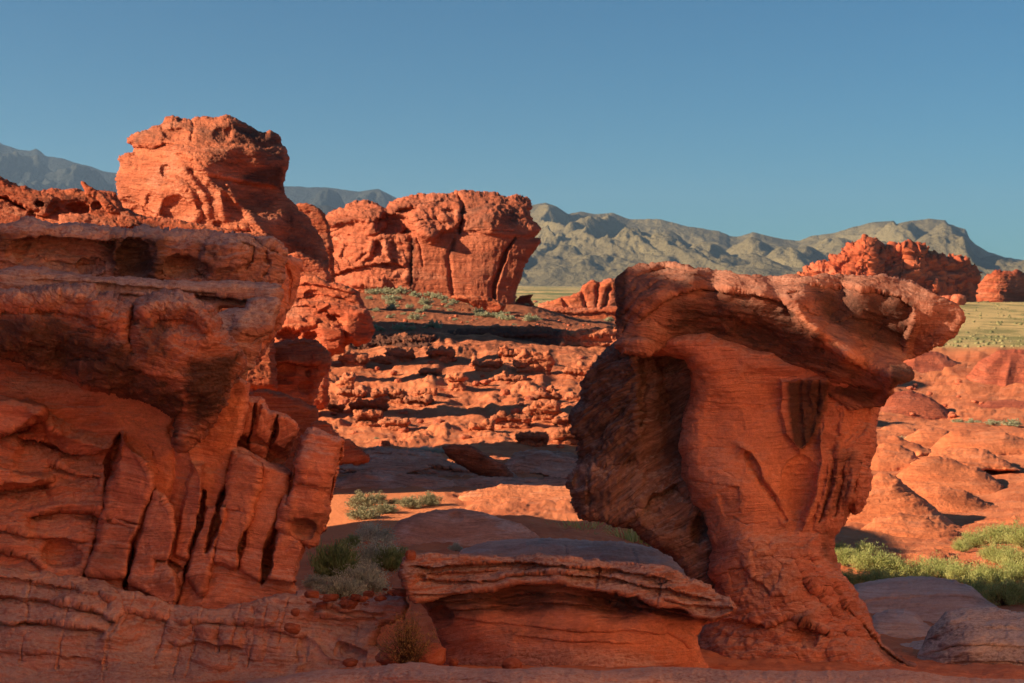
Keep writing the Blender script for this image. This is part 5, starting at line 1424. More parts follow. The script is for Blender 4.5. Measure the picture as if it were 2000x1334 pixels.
UP = [(1100, 640), (1260, 640), (1256, 860), (1240, 910), (1120, 910)]
r.paint('varn', UP, 10, 0.55)
r.paint('varn', [(1260, 740), (1330, 740), (1330, 930), (1290, 900)], 20, 0.6)
r.noise(80, 9, 'fbm', 3, 1.3); r.noise(26, 12, 'step', 4, 5, ang=36, sharp=0.3, mask=UP); r.noise(12, 4.5, 'ridged', 3, 4.5, ang=36, mask=UP)
r.noise(30, 4, 'ridged', 4, 1.3); r.noise(9, 1.5, 'fbm', 3, 1.4)
r.build(m_but, mush)

r = Rock('cap', [(1207, 640), (1211, 600), (1207, 570), (1210, 546), (1225, 530), (1244, 521), (1270, 517), (1300, 516), (1342, 521), (1370, 527), (1400, 531), (1450, 536), (1490, 539), (1572, 541), (1654, 541), (1736, 541), (1760, 546), (1777, 552), (1800, 562), (1818, 570), (1840, 582), (1859, 591), (1872, 602), (1880, 612), (1882, 626), (1876, 640), (1859, 656), (1840, 668), (1818, 681), (1795, 692), (1770, 701), (1762, 712), (1775, 722), (1782, 731), (1776, 741), (1760, 748), (1745, 752), (1738, 770), (1726, 790), (1660, 800), (1600, 760), (1530, 745), (1480, 735), (1440, 722), (1400, 706), (1350, 690), (1310, 672), (1290, 680), (1278, 692), (1256, 696), (1230, 694), (1213, 690), (1202, 682), (1204, 668)],
         MY - 0.12, step=1.5, warp=2.8, wscale=24, rnd=5, T=8, back=230, seed=123, bed=-10, bedcurve=26)
r.ctrl([(1215, 550, -60), (1300, 520, -110), (1400, 534, -90), (1500, 543, -90), (1650, 545, -110), (1760, 550, -110), (1870, 605, -50), (1215, 620, -20), (1240, 600, 20), (1290, 570, 30), (1350, 550, 24), (1420, 556, 24), (1490, 562, 24), (1545, 585, 36), (1600, 640, 56), (1660, 690, 74), (1740, 738, 86), (1775, 735, 66),
        (1215, 680, 16), (1262, 676, 26), (1300, 640, 0), (1360, 620, 0), (1450, 640, -4), (1530, 680, -10), (1600, 712, 6), (1400, 704, -55), (1500, 738, -60), (1320, 674, -50), (1650, 778, -70), (1720, 778, -60), (1600, 758, -66), (1450, 722, -62), (1360, 692, -56), (1288, 692, -20),
        (1600, 570, -20), (1680, 570, -20), (1750, 585, -20), (1620, 620, -20), (1700, 640, -50), (1750, 680, -60), (1780, 620, -24), (1820, 600, -20), (1872, 628, -30), (1820, 665, -50), (1780, 697, -70), (1690, 685, -20)], 10)
r.shelf([(1236, 640), (1262, 610), (1290, 588), (1330, 566), (1380, 562), (1420, 566), (1480, 574), (1530, 590), (1558, 616), (1580, 648), (1620, 680), (1680, 714), (1740, 742)], 22, 40, 1.5, up=1)
r.shelf([(1568, 556), (1640, 560), (1700, 566), (1760, 580), (1782, 600), (1790, 630)], 20, 40, 1.5, up=1)
r.ridge([(1545, 570), (1562, 600), (1575, 628), (1604, 652), (1650, 686), (1700, 714), (1752, 738), (1778, 732)], 24, 22, 1.0)
r.ridge([(1786, 600), (1784, 640), (1772, 665), (1770, 700)], 12, 18)
r.block([(1202, 672), (1220, 660), (1250, 662), (1276, 670), (1290, 682), (1270, 696), (1215, 692)], 24, 7)
r.shelf([(1300, 600), (1400, 612), (1500, 640), (1560, 680)], 8, 22, 3)
r.shelf([(1380, 660), (1450, 690), (1540, 712), (1620, 720)], 10, 20, 3, up=4)
r.shelf([(1600, 640), (1660, 620), (1740, 618)], 6, 18, 3)
r.shelf([(1640, 742), (1690, 752), (1735, 758)], 26, 22, 3)
r.hole((1425, 690, 20, 9), 12); r.hole((1550, 577, 14, 7), 18, 0.5); r.hole((1572, 606, 10, 6, 30), 12); r.hole((1590, 620, 14, 6, 35), 12)
r.hole((1480, 650, 50, 26, 10), 14); r.hole((1380, 640, 40, 20, 14), 12); r.bulge((1440, 610, 40, 16, 10), 8)
for l in ([(1225, 560), (1260, 535), (1300, 527), (1340, 530)], [(1222, 590), (1250, 558), (1290, 540), (1340, 540), (1380, 546)], [(1218, 620), (1240, 590), (1270, 565), (1300, 553), (1340, 550)], [(1216, 650), (1232, 622), (1255, 598)], [(1240, 545), (1275, 530), (1310, 524)]):
    r.crack(l, 3.2, 9)
r.paint('varn', [(1300, 580), (1420, 572), (1540, 596), (1600, 670), (1700, 735), (1560, 720), (1420, 690), (1300, 650)], 20, 0.75)
r.paint('varn', [(1580, 562), (1700, 572), (1780, 590), (1780, 660), (1740, 690), (1660, 660), (1600, 630)], 18, 0.85)
r.paint('varn', [(1640, 745), (1730, 760), (1700, 790), (1620, 770)], 12, 0.8)
r.paint('varn', [(1205, 520), (1230, 525), (1225, 640), (1205, 640)], 8, 0.9)
r.paint('varn', [(1230, 515), (1400, 525), (1380, 560), (1290, 570), (1240, 620), (1220, 600)], 14, 0.45)
r.paint('tone', [(1560, 610), (1620, 660), (1760, 725), (1700, 735), (1600, 690)], 8, 0.6)
r.paint('varn', [(1740, 715), (1785, 725), (1780, 745), (1740, 752)], 6, 0.9)
r.paint('varn', [(1585, 640), (1610, 650), (1600, 700), (1580, 690)], 10, 0.8)
r.noise(120, 6, 'fbm', 3, 1.8); r.noise(34, 4.0, 'ridged', 4, 2.6, ang=-12); r.noise(15, 3.0, 'step', 4, 6.0, ang=-12, sharp=0.6); r.noise(8, 1.1, 'fbm', 4, 1.8)
r.noise(12, 2.4, 'ridged', 3, 5.0, ang=38, mask=[(1200, 510), (1380, 510), (1330, 560), (1250, 620), (1200, 640)])
r.build(m_cap, mush)
print('mushroom', round(time.time() - T0, 1))

# ================================================================== CENTRE LEDGE
LY = 7.4
cl = empty('ledge_rock', 'low undercut red ledge with a crumbling crust, in the centre foreground', 'rock ledge', (0.3, LY, -0.1))
pm3 = LY / FPX
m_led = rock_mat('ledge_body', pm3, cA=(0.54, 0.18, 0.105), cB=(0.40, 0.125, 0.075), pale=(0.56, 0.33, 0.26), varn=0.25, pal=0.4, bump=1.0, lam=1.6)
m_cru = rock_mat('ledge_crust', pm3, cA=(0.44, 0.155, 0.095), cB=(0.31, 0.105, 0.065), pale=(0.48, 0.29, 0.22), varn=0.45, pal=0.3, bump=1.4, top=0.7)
r = Rock('body', [(784, 1140), (900, 1120), (1200, 1120), (1400, 1180), (1430, 1195), (1400, 1214), (1372, 1222), (1360, 1240), (1364, 1270), (1374, 1295), (1392, 1320), (1400, 1400), (820, 1400), (842, 1330), (862, 1290), (866, 1260), (850, 1220), (830, 1190), (800, 1165)],
         LY + 0.1, step=1.7, warp=1.8, wscale=34, rnd=18, T=40, back=150, seed=131, bed=3, bedcurve=12)
r.ctrl([(800, 1160, -10), (1000, 1160, -10), (1200, 1170, -6), (1380, 1190, -10), (860, 1240, 0), (1000, 1215, 72), (1150, 1205, 76), (1250, 1210, 64), (1345, 1232, 0), (1080, 1175, 62), (930, 1195, 66), (860, 1190, 40), (880, 1300, 0), (1050, 1310, 90), (1200, 1310, 94), (1370, 1300, -10), (1350, 1330, 0), (1250, 1250, 60)], 14)
r.shelf([(856, 1212), (900, 1205), (960, 1215), (1050, 1222), (1140, 1232), (1220, 1230), (1330, 1236)], 5, 20, 3, up=3)
r.hole((862, 1205, 26, 22), 36, 0.6)
r.shelf([(900, 1180), (1000, 1186), (1100, 1178), (1200, 1188), (1300, 1200)], 8, 16, 3)
r.hole((1250, 1180, 30, 18, 25), 26, 0.6); r.ridge([(1240, 1165), (1262, 1195), (1300, 1210)], 10, 12)
r.crack([(1300, 1235), (1330, 1255), (1345, 1268)], 4, 8)
for l_, d_ in (([(800, 1160), (860, 1176), (940, 1170), (1020, 1160), (1100, 1156), (1180, 1170), (1260, 1186), (1340, 1200), (1410, 1206)], 14), ([(830, 1186), (900, 1190), (1000, 1180), (1100, 1176), (1200, 1188), (1300, 1204)], 9), ([(1000, 1240), (1100, 1250), (1250, 1256)], 4)):
    r.shelf(l_, d_, 14, 2, up=d_ * 0.8)
r.paint('varn', [(800, 1150), (1000, 1150), (1200, 1160), (1420, 1195), (1380, 1220), (1200, 1196), (1000, 1196), (850, 1215)], 10, 0.7)  # shade under the crust painted in as a dark band
r.paint('tone', [(1200, 1200), (1420, 1200), (1370, 1310), (1180, 1260)], 20, 0.8)
r.paint('tone', [(900, 1200), (1200, 1190), (1180, 1270), (900, 1270)], 24, 0.35)
r.paint('pale', [(900, 1275), (1100, 1265), (1250, 1280), (1300, 1320), (880, 1320)], 16, 0.75)
r.paint('varn', [(960, 1215), (1100, 1225), (1060, 1250), (960, 1245)], 14, 0.4)
r.paint('varn', [(1230, 1165), (1430, 1190), (1360, 1220), (1240, 1200)], 14, 0.5)
r.noise(130, 7, 'fbm', 3, 1.8); r.noise(34, 3.2, 'fbm', 4, 2.2); r.noise(16, 1.6, 'step', 3, 7, sharp=0.7); r.noise(7, 0.8, 'fbm', 3, 1.8)
r.build(m_led, cl)
r = Rock('crust', [(780, 1100), (790, 1086), (815, 1084), (842, 1080), (870, 1084), (900, 1079), (960, 1082), (1040, 1085), (1120, 1089), (1190, 1095), (1260, 1100), (1290, 1102), (1330, 1118), (1370, 1136), (1405, 1158), (1438, 1174), (1442, 1188), (1420, 1206), (1392, 1214), (1360, 1206), (1330, 1192), (1290, 1186), (1240, 1166), (1190, 1160), (1140, 1150), (1080, 1140), (1010, 1143), (960, 1150), (930, 1158), (880, 1164), (840, 1172), (812, 1178), (792, 1160), (784, 1128)],
         LY - 0.12, step=1.5, warp=2.6, wscale=30, rnd=9, T=16, back=200, seed=132, bed=3, bedcurve=8)
r.ctrl([(800, 1090, -30), (1000, 1088, -70), (1200, 1100, -70), (1400, 1165, -20), (800, 1150, 10), (930, 1160, 4), (1000, 1135, 0), (1100, 1125, 0), (1200, 1145, 4), (1300, 1170, 18), (1420, 1190, 14), (850, 1180, 0)], 12)
for l, d in (([(795, 1104), (850, 1108), (930, 1100), (1010, 1098), (1090, 1104), (1180, 1110), (1260, 1122), (1320, 1136)], 26), ([(790, 1136), (840, 1130), (900, 1136), (960, 1132), (1020, 1120), (1090, 1118)], 16), ([(1040, 1112), (1120, 1122), (1200, 1130), (1270, 1146), (1330, 1158), (1400, 1172)], 20),
             ([(830, 1120), (900, 1118), (980, 1112)], 10), ([(1290, 1168), (1340, 1180), (1400, 1186), (1436, 1186)], 14), ([(800, 1160), (860, 1160), (930, 1158)], 10)):
    r.shelf(l, d, 11, 2, up=d * 0.35)
for l in ([(1168, 1112), (1164, 1150)], [(1290, 1135), (1284, 1180)]): r.crack(l, 2.0, 7)
r.hole((820, 1130, 14, 8), 16, 0.5); r.hole((1030, 1108, 16, 5), 16, 0.5)
r.noise(70, 7, 'fbm', 3, 3.0); r.noise(15, 6, 'step', 3, 9.0, sharp=0.25); r.noise(6, 1.2, 'step', 3, 6, sharp=0.3)
r.build(m_cru, cl)

# rock lip along the bottom edge
r = Rock('slickrock_sill', [(-200, 1350), (300, 1345), (480, 1336), (560, 1318), (620, 1310), (690, 1303), (768, 1297), (830, 1300), (880, 1305), (930, 1311), (965, 1310), (1020, 1306), (1080, 1304), (1160, 1306), (1260, 1304), (1340, 1307), (1400, 1309), (1500, 1312), (1620, 1311), (1780, 1313), (1850, 1322), (2000, 1330), (2200, 1340), (2200, 1480), (-200, 1480)], 5.6, step=1.9, warp=2.0, wscale=60, rnd=30, T=160, back=160, seed=141, bed=0)
r.ctrl([(-100, 1340, 0), (700, 1310, 0), (1300, 1310, 0), (2000, 1330, 0), (-100, 1450, 300), (1000, 1450, 300), (2100, 1450, 300)], 20)
r.ridge([(760, 1330), (900, 1322), (1000, 1334)], 12, 12); r.shelf([(740, 1326), (860, 1320), (940, 1326), (1000, 1340)], 8, 10, 2)
r.noise(120, 8, 'fbm', 3, 2.0); r.noise(20, 3, 'step', 3, 8, sharp=0.6); r.noise(10, 1.4, 'fbm', 3, 1.6)
r.build(m_base, None, 'smooth pinkish rock lip running along the bottom edge of the picture', 'rock ledge')
print('centre', round(time.time() - T0, 1))

# ================================================================== SMALLER ROCKS, HOODOOS, STONES
hm = rock_mat('hoodoo_stone', 0.016, cA=(0.60, 0.195, 0.09), cB=(0.50, 0.15, 0.07), pale=(0.58, 0.27, 0.18), varn=0.28, pal=0.25, bump=1.3)


def hoodoo(name, outline, Y, label, seed, k=0.5, feats=None, cat='hoodoo', rough=1.0, rnd=8, T=14, warp=3.0, paint=None, step=1.4, ctrl=None):
    r = Rock(name, outline, Y, step=step, warp=warp, wscale=13, rnd=rnd, T=T, back=40, seed=seed, bed=-3)
    if ctrl: r.ctrl(ctrl, 8)
    if feats: feats(r)
    if paint: r.paint('varn', *paint)
    r.noise(40 * k, 9 * k * rough, 'fbm', 3, 1.3)
    r.noise(15 * k, 11 * k * rough, 'step', 4, 4.5, sharp=0.35)
    r.noise(16 * k, 4 * k * rough, 'ridged', 3, 1.8)
    r.noise(6 * k, 2 * k, 'fbm', 3, 1.4)
    return r.build(hm, None, label, cat)


hoodoo('hoodoo', [(668, 732), (676, 728), (684, 732), (690, 728), (692, 745), (688, 760), (694, 768), (690, 780), (692, 800), (696, 812), (650, 812), (655, 795), (660, 780), (656, 768), (662, 755), (656, 748), (664, 742)], 46,
       'narrow stacked stone pillar standing alone on the left of the sunlit slope', 201, feats=lambda r: [r.shelf([(656, 765), (675, 763), (694, 766)], 6, 8, 1.5), r.hole((670, 736, 8, 4), 8, 0.5)], warp=2)
hoodoo('hoodoo', [(722, 700), (735, 696), (755, 695), (772, 700), (786, 702), (780, 715), (770, 722), (775, 732), (762, 742), (758, 755), (738, 755), (742, 740), (736, 724), (728, 712)], 56,
       'top heavy hoodoo with a crumbling cap and a thin pale neck', 202, rough=1.2, warp=2.5)
hoodoo('hoodoo', [(796, 716), (815, 710), (840, 714), (860, 722), (862, 735), (848, 742), (852, 760), (800, 764), (806, 745), (812, 734), (798, 728)], 55,
       'squat hoodoo with a dark overhanging cap in the middle of the slope', 203, feats=lambda r: r.shelf([(798, 730), (830, 732), (862, 738)], 10, 10, 2), paint=([(796, 712), (860, 720), (860, 738), (796, 732)], 5, 0.7), warp=2.5)
hoodoo('hoodoo', [(868, 738), (884, 728), (905, 730), (915, 738), (902, 745), (908, 760), (918, 775), (915, 800), (905, 820), (860, 822), (856, 800), (862, 780), (872, 765), (878, 748)], 47,
       'broad based hoodoo pierced by dark hollows near the centre of the slope', 204, feats=lambda r: [r.hole((908, 785, 9, 15), 22, 0.5), r.hole((884, 788, 7, 10), 18, 0.5), r.shelf([(870, 746), (890, 742), (914, 742)], 7, 8, 1.5)], warp=2.5)
hoodoo('hoodoo', [(912, 806), (920, 798), (932, 800), (940, 810), (936, 826), (910, 826)], 44, 'small knob of orange rock below the pierced hoodoo', 205, k=0.35)
hoodoo('knobbly_ledge', [(940, 752), (960, 738), (985, 728), (1010, 732), (1035, 742), (1030, 760), (1032, 785), (1020, 800), (985, 806), (960, 800), (945, 780)], 50,
       'knobbly ledge with two dark caves right of the pierced hoodoo', 206, cat='rock ledge', feats=lambda r: [r.hole((988, 752, 13, 12), 26, 0.5), r.hole((1010, 755, 8, 10), 22, 0.5), r.shelf([(945, 745), (985, 738), (1030, 748)], 8, 9, 2)], paint=([(975, 735), (1025, 740), (1020, 770), (975, 768)], 6, 0.8))
hoodoo('knobbly_ledge', [(1088, 690), (1100, 670), (1095, 655), (1120, 645), (1160, 640), (1210, 638), (1240, 640), (1240, 720), (1180, 712), (1140, 712), (1120, 705)], 64,
       'stack of pitted orange ledges against the left edge of the mushroom rock', 207, cat='rock ledge', rough=1.2, rnd=12, T=30, feats=lambda r: [r.shelf([(1090, 662), (1150, 655), (1230, 652)], 8, 8, 2), r.shelf([(1095, 680), (1150, 676), (1230, 674)], 8, 8, 2), r.shelf([(1110, 696), (1160, 692), (1230, 690)], 8, 8, 2)])
hoodoo('dark_ledge', [(845, 668), (870, 652), (905, 642), (960, 638), (1020, 638), (1080, 640), (1110, 652), (1105, 690), (1060, 706), (1000, 712), (930, 706), (870, 700), (850, 688)], 63,
       'ledges painted dark for the shaded band under the bushy slope', 208, cat='rock ledge', rough=1.1, rnd=14, T=40, warp=3.5, paint=([(850, 640), (1100, 640), (1090, 700), (860, 700)], 10, 0.9),  # shade of this band painted into the rock colour
       ctrl=[(850, 660, -40), (980, 640, -50), (1100, 645, -50), (850, 700, 30), (1000, 708, 40), (1100, 700, 20)], feats=lambda r: [r.shelf([(860, 664), (930, 655), (1000, 658), (1090, 655)], 12, 9, 2), r.shelf([(870, 684), (950, 676), (1040, 680), (1100, 676)], 12, 9, 2)])
hoodoo('dark_ledge', [(640, 690), (670, 670), (700, 662), (740, 655), (800, 650), (850, 655), (845, 680), (800, 695), (740, 700), (680, 715), (640, 712)], 60,
       'dark crumbly ledges at the foot of the cavernous outcrop', 209, cat='rock ledge', rough=1.2, rnd=12, T=30, warp=3.5, paint=([(640, 655), (860, 650), (840, 700), (640, 715)], 10, 0.9), feats=lambda r: [r.shelf([(660, 682), (740, 672), (830, 664)], 10, 8, 2)],
       ctrl=[(650, 690, -20), (760, 655, -40), (840, 660, -40), (650, 712, 10), (760, 698, 20), (840, 685, 15)])
hoodoo('hoodoo', [(880, 680), (892, 672), (915, 670), (935, 676), (925, 684), (910, 692), (908, 706), (886, 706), (888, 694)], 61, 'small lit mushroom of rock among the dark ledges', 210, k=0.35)
hoodoo('hoodoo', [(1065, 758), (1078, 752), (1090, 768), (1102, 780), (1098, 790), (1084, 786), (1074, 774)], 48, 'thin leaning rib of rock left of the mushroom rock', 211, k=0.35)
hoodoo('hoodoo', [(1100, 775), (1112, 768), (1140, 770), (1150, 780), (1130, 790), (1128, 806), (1112, 800), (1106, 788)], 46, 'bent orange rib of rock touching the outline of the mushroom rock', 212, k=0.35)
hoodoo('knobbly_ledge', [(700, 838), (735, 826), (760, 812), (800, 806), (850, 812), (880, 828), (900, 850), (880, 872), (800, 876), (740, 872)], 40, 'pitted sunlit hummock above the shaded bench', 213, cat='rock ledge', rough=0.8, rnd=20, T=50, ctrl=[(720, 830, -40), (850, 815, -50), (800, 870, 50), (880, 860, 20)])
hoodoo('knobbly_ledge', [(900, 862), (930, 842), (975, 836), (1020, 846), (1050, 868), (1040, 888), (960, 886)], 37, 'smooth lit hummock with a rounded hollow behind the tilted boulder', 214, cat='rock ledge', rough=0.45, rnd=20, T=50, ctrl=[(910, 850, -40), (1020, 848, -50), (960, 884, 40), (1030, 880, 20)])
lrng = np.random.RandomState(17)
LEDG = [(690, 775, 60), (720, 800, 80), (760, 782, 70), (815, 790, 60), (840, 735, 50), (1040, 720, 80), (1000, 700, 60), (950, 718, 60), (1060, 815, 70), (1110, 830, 60), (1000, 828, 80), (940, 842, 50), (720, 826, 60), (1130, 735, 60), (1070, 780, 50), (780, 700, 60), (690, 712, 60), (830, 775, 50), (1110, 860, 70), (1040, 865, 60), (860, 700, 50), (1160, 800, 60), (770, 835, 60), (650, 800, 40)]
for i, (cu_, cv_, w_) in enumerate(LEDG):
    h_ = w_ * lrng.uniform(0.28, 0.5)
    top = [(cu_ - w_ / 2 + w_ * t, cv_ - h_ * (0.55 + 0.45 * lrng.rand())) for t in np.linspace(0.08, 0.95, 5)]
    pts = [(cu_ - w_ / 2, cv_ - h_ * 0.35)] + top + [(cu_ + w_ / 2, cv_ - h_ * 0.3), (cu_ + w_ * 0.38, cv_ + h_ * 0.1), (cu_ + w_ * 0.42, cv_ + h_ * 0.5), (cu_ - w_ * 0.4, cv_ + h_ * 0.55), (cu_ - w_ * 0.36, cv_)]
    Yl = ground_at(cu_, cv_ + h_ * 0.35)[1]
    hoodoo('knobbly_ledge', pts, Yl, 'crumbling orange ledge standing out of the sunlit slope', 300 + i, cat='rock ledge', rough=lrng.uniform(0.8, 1.3), step=1.7, rnd=7, T=12,
           feats=lambda r, a=cu_, b=cv_, w=w_, h=h_: r.shelf([(a - w / 2, b - h * .2), (a, b - h * .3), (a + w / 2, b - h * .15)], 9, 6, 2), paint=([(cu_ - w_ / 2, cv_ - h_ * .5), (cu_ + w_ / 2, cv_ - h_ * .5), (cu_ + w_ / 2, cv_), (cu_ - w_ / 2, cv_)], 8, lrng.uniform(0.2, 0.9)))['group'] = 'crumbling ledges on the sunlit slope'
print('hoodoos', round(time.time() - T0, 1))


def stone_mesh(seed, flat=0.65, blocky=0.5, n=20, rough=0.18):
    th = np.linspace(0, 2 * np.pi, n * 2, endpoint=False); ph = np.linspace(0, np.pi, n)[1:-1]
    A, B = np.meshgrid(th, ph)
    x, y, z = np.cos(A) * np.sin(B), np.sin(A) * np.sin(B), np.cos(B)
    p = np.stack([x, y, z], -1).reshape(-1, 3); p = np.concatenate([p, [[0, 0, 1]], [[0, 0, -1]]])
    e = 2 + 4 * blocky
    s_ = (np.abs(p) ** e).sum(1) ** (-1 / e)
    p = p * (1 - blocky + blocky * s_)[:, None]
    d = 1 + rough * 1.6 * fbm(p[:, 0] * 1.2 + seed, p[:, 1] * 1.2, p[:, 2] * 1.2, 4, 0.55, seed) + rough * 0.5 * (ridged(p[:, 0] * 2.5, p[:, 1] * 2.5, p[:, 2] * 4 + seed, 3, 0.5, seed) - 0.6)
    p = p * d[:, None]; p[:, 2] *= flat
    m = n * 2; rws = len(ph)
    i = np.arange(rws - 1)[:, None]; j = np.arange(m)[None, :]
    q = np.stack([i * m + j, (i + 1) * m + j, (i + 1) * m + (j + 1) % m, i * m + (j + 1) % m], -1).reshape(-1, 4)
    t = len(p) - 2; k = np.arange(m)
    tr = np.concatenate([np.stack([np.full(m, t), k, (k + 1) % m], -1), np.stack([np.full(m, t + 1), (rws - 1) * m + (k + 1) % m, (rws - 1) * m + k], -1)])
    bp = np.stack([p[:, 0] * 60 + seed * 50, p[:, 1] * 60, p[:, 2] * 60], -1)
    return new_mesh('stone', p, q, {'bp': bp, 'mk': np.zeros_like(p)}, tris=tr)


sm_ = rock_mat('stone_red', 0.0022, cA=(0.47, 0.125, 0.06), cB=(0.38, 0.09, 0.045), pale=(0.52, 0.28, 0.2), varn=0.15, pal=0.3)
STM = [stone_mesh(i + 1, *a) for i, a in enumerate(((0.65, 0.4), (0.8, 0.8), (0.5, 0.7), (0.6, 0.2), (0.75, 0.5), (0.45, 0.5)))]
for me in STM: me.materials.append(sm_)
srng = np.random.RandomState(5)


def stone(u, v, Y, w, label, group=None, k=0, rz=None, hz=1.0, name='stone', cat='stone'):
    """stone whose foot is seen at (u, v), w pixels wide"""
    o = bpy.data.objects.new(name, STM[k % len(STM)])
    COL.objects.link(o)
    r = w * 0.5 * Y / FPX
    x, y, z = at(u, v, Y)
    o.location = (x, y, z + r * 0.45 * hz)
    o.scale = (r, r * 0.9, r * hz)
    o.rotation_euler = (srng.uniform(-.2, .2), srng.uniform(-.2, .2), srng.uniform(0, 6.3) if rz is None else rz)
    return tag(o, label, cat, group)


stone(802, 1091, LY - 0.02, 19, 'small cube shaped red stone perched on the left corner of the undercut ledge', None, 1, 0.3, 1.25)
stone(571, 1234, 6.9, 30, 'round orange pebble resting on the stepped base of the cliff', None, 0, 0.2, 1.0)
stone(577, 1200, 7.0, 18, 'small pebble just above the round orange one', None, 4)
stone(775, 1296, 7.0, 74, 'buff boulder lying below the dry brown bush', None, 3, 0.5, 0.9, 'boulder', 'boulder')
stone(838, 1300, 7.1, 72, 'white flecked boulder against the foot of the ledge', None, 0, 1.5, 1.0, 'boulder', 'boulder')
stone(886, 1297, 6.95, 16, 'pebble on the sand right of the white flecked boulder', None, 1)
stone(1000, 1302, 6.8, 34, 'blocky orange stone half buried at the foot of the ledge', None, 1, 0.8, 0.6)
stone(684, 1300, 7.0, 26, 'small angular stone left of the sandy nook', None, 2)
pile = 'loose rubble stones on the low wall between the cliff and the ledge'
for i in range(64):
    u = srng.uniform(602, 790); b = 1168 + 10 * math.sin((u - 600) / 40)
    stone(u, b + srng.uniform(-10, 12), 7.5 + srng.uniform(-.25, .5), 5 + 30 * srng.rand() ** 2.2, 'small red rubble stone on the low wall between cliff and ledge', pile, (1, 2, 5, 1, 4, 2)[i % 6], None, 0.65)
for i in range(70):
    u = srng.uniform(650, 1200); v = srng.uniform(700, 880)
    x, Y, z = ground_at(u, v)
    stone(u, v, Y, srng.uniform(7, 22), 'small orange rock scattered on the sunlit slope of the wash', 'small rocks scattered over the sunlit slope', i, name='rock', cat='rock')
for i in range(60):
    u = srng.uniform(700, 1180); v = srng.uniform(590, 648)
    x, Y, z = ground_at(u, v)
    stone(u, v, Y, srng.uniform(3, 8), 'little dark red stone on the bushy soil slope', 'little stones on the bushy slope', i)
for i in range(26):
    u = srng.uniform(1740, 1920); v = srng.uniform(745, 815)
    x, Y, z = ground_at(u, v)
    stone(u, v, Y, srng.uniform(6, 14), 'pale stone strewn on the red slope right of the mushroom rock', 'pale stones on the right hand slope', i)
for i, (u, v, w_) in enumerate(((1735, 560, 26), (1762, 566, 20), (1800, 578, 24), (1818, 572, 22), (1775, 558, 16), (1835, 588, 24), (1850, 575, 28), (1872, 590, 26))):
    stone(u, max(v, 592), 396 - i * 3, w_, 'rounded red boulder fallen at the foot of the jagged ridge', 'boulders below the jagged ridge', i, name='boulder', cat='boulder')
print('stones', round(time.time() - T0, 1))


# ================================================================== PLANTS
def leaf_mat(name, c1, c2, tr=0.25):
    m = bpy.data.materials.new(name); m.use_nodes = True
    nt = m.node_tree; L = nt.links; bs = nt.nodes['Principled BSDF']
    bs.inputs['Roughness'].default_value = 0.8; bs.inputs['Specular IOR Level'].default_value = 0.2
    a = N(nt, 'ShaderNodeAttribute', attribute_name='mk'); s_ = N(nt, 'ShaderNodeSeparateXYZ'); L.new(a.outputs['Vector'], s_.inputs[0])
    x = N(nt, 'ShaderNodeMix', data_type='RGBA'); L.new(s_.outputs[0], x.inputs[0])
    x.inputs[6].default_value = (*c1, 1); x.inputs[7].default_value = (*c2, 1)
    L.new(x.outputs[2], bs.inputs['Base Color'])
    t = N(nt, 'ShaderNodeBsdfTranslucent'); L.new(x.outputs[2], t.inputs[0])
    ms = N(nt, 'ShaderNodeMixShader'); ms.inputs[0].default_value = tr
    L.new(bs.outputs[0], ms.inputs[1]); L.new(t.outputs[0], ms.inputs[2])
    L.new(ms.outputs[0], nt.nodes['Material Output'].inputs[0])
    return m


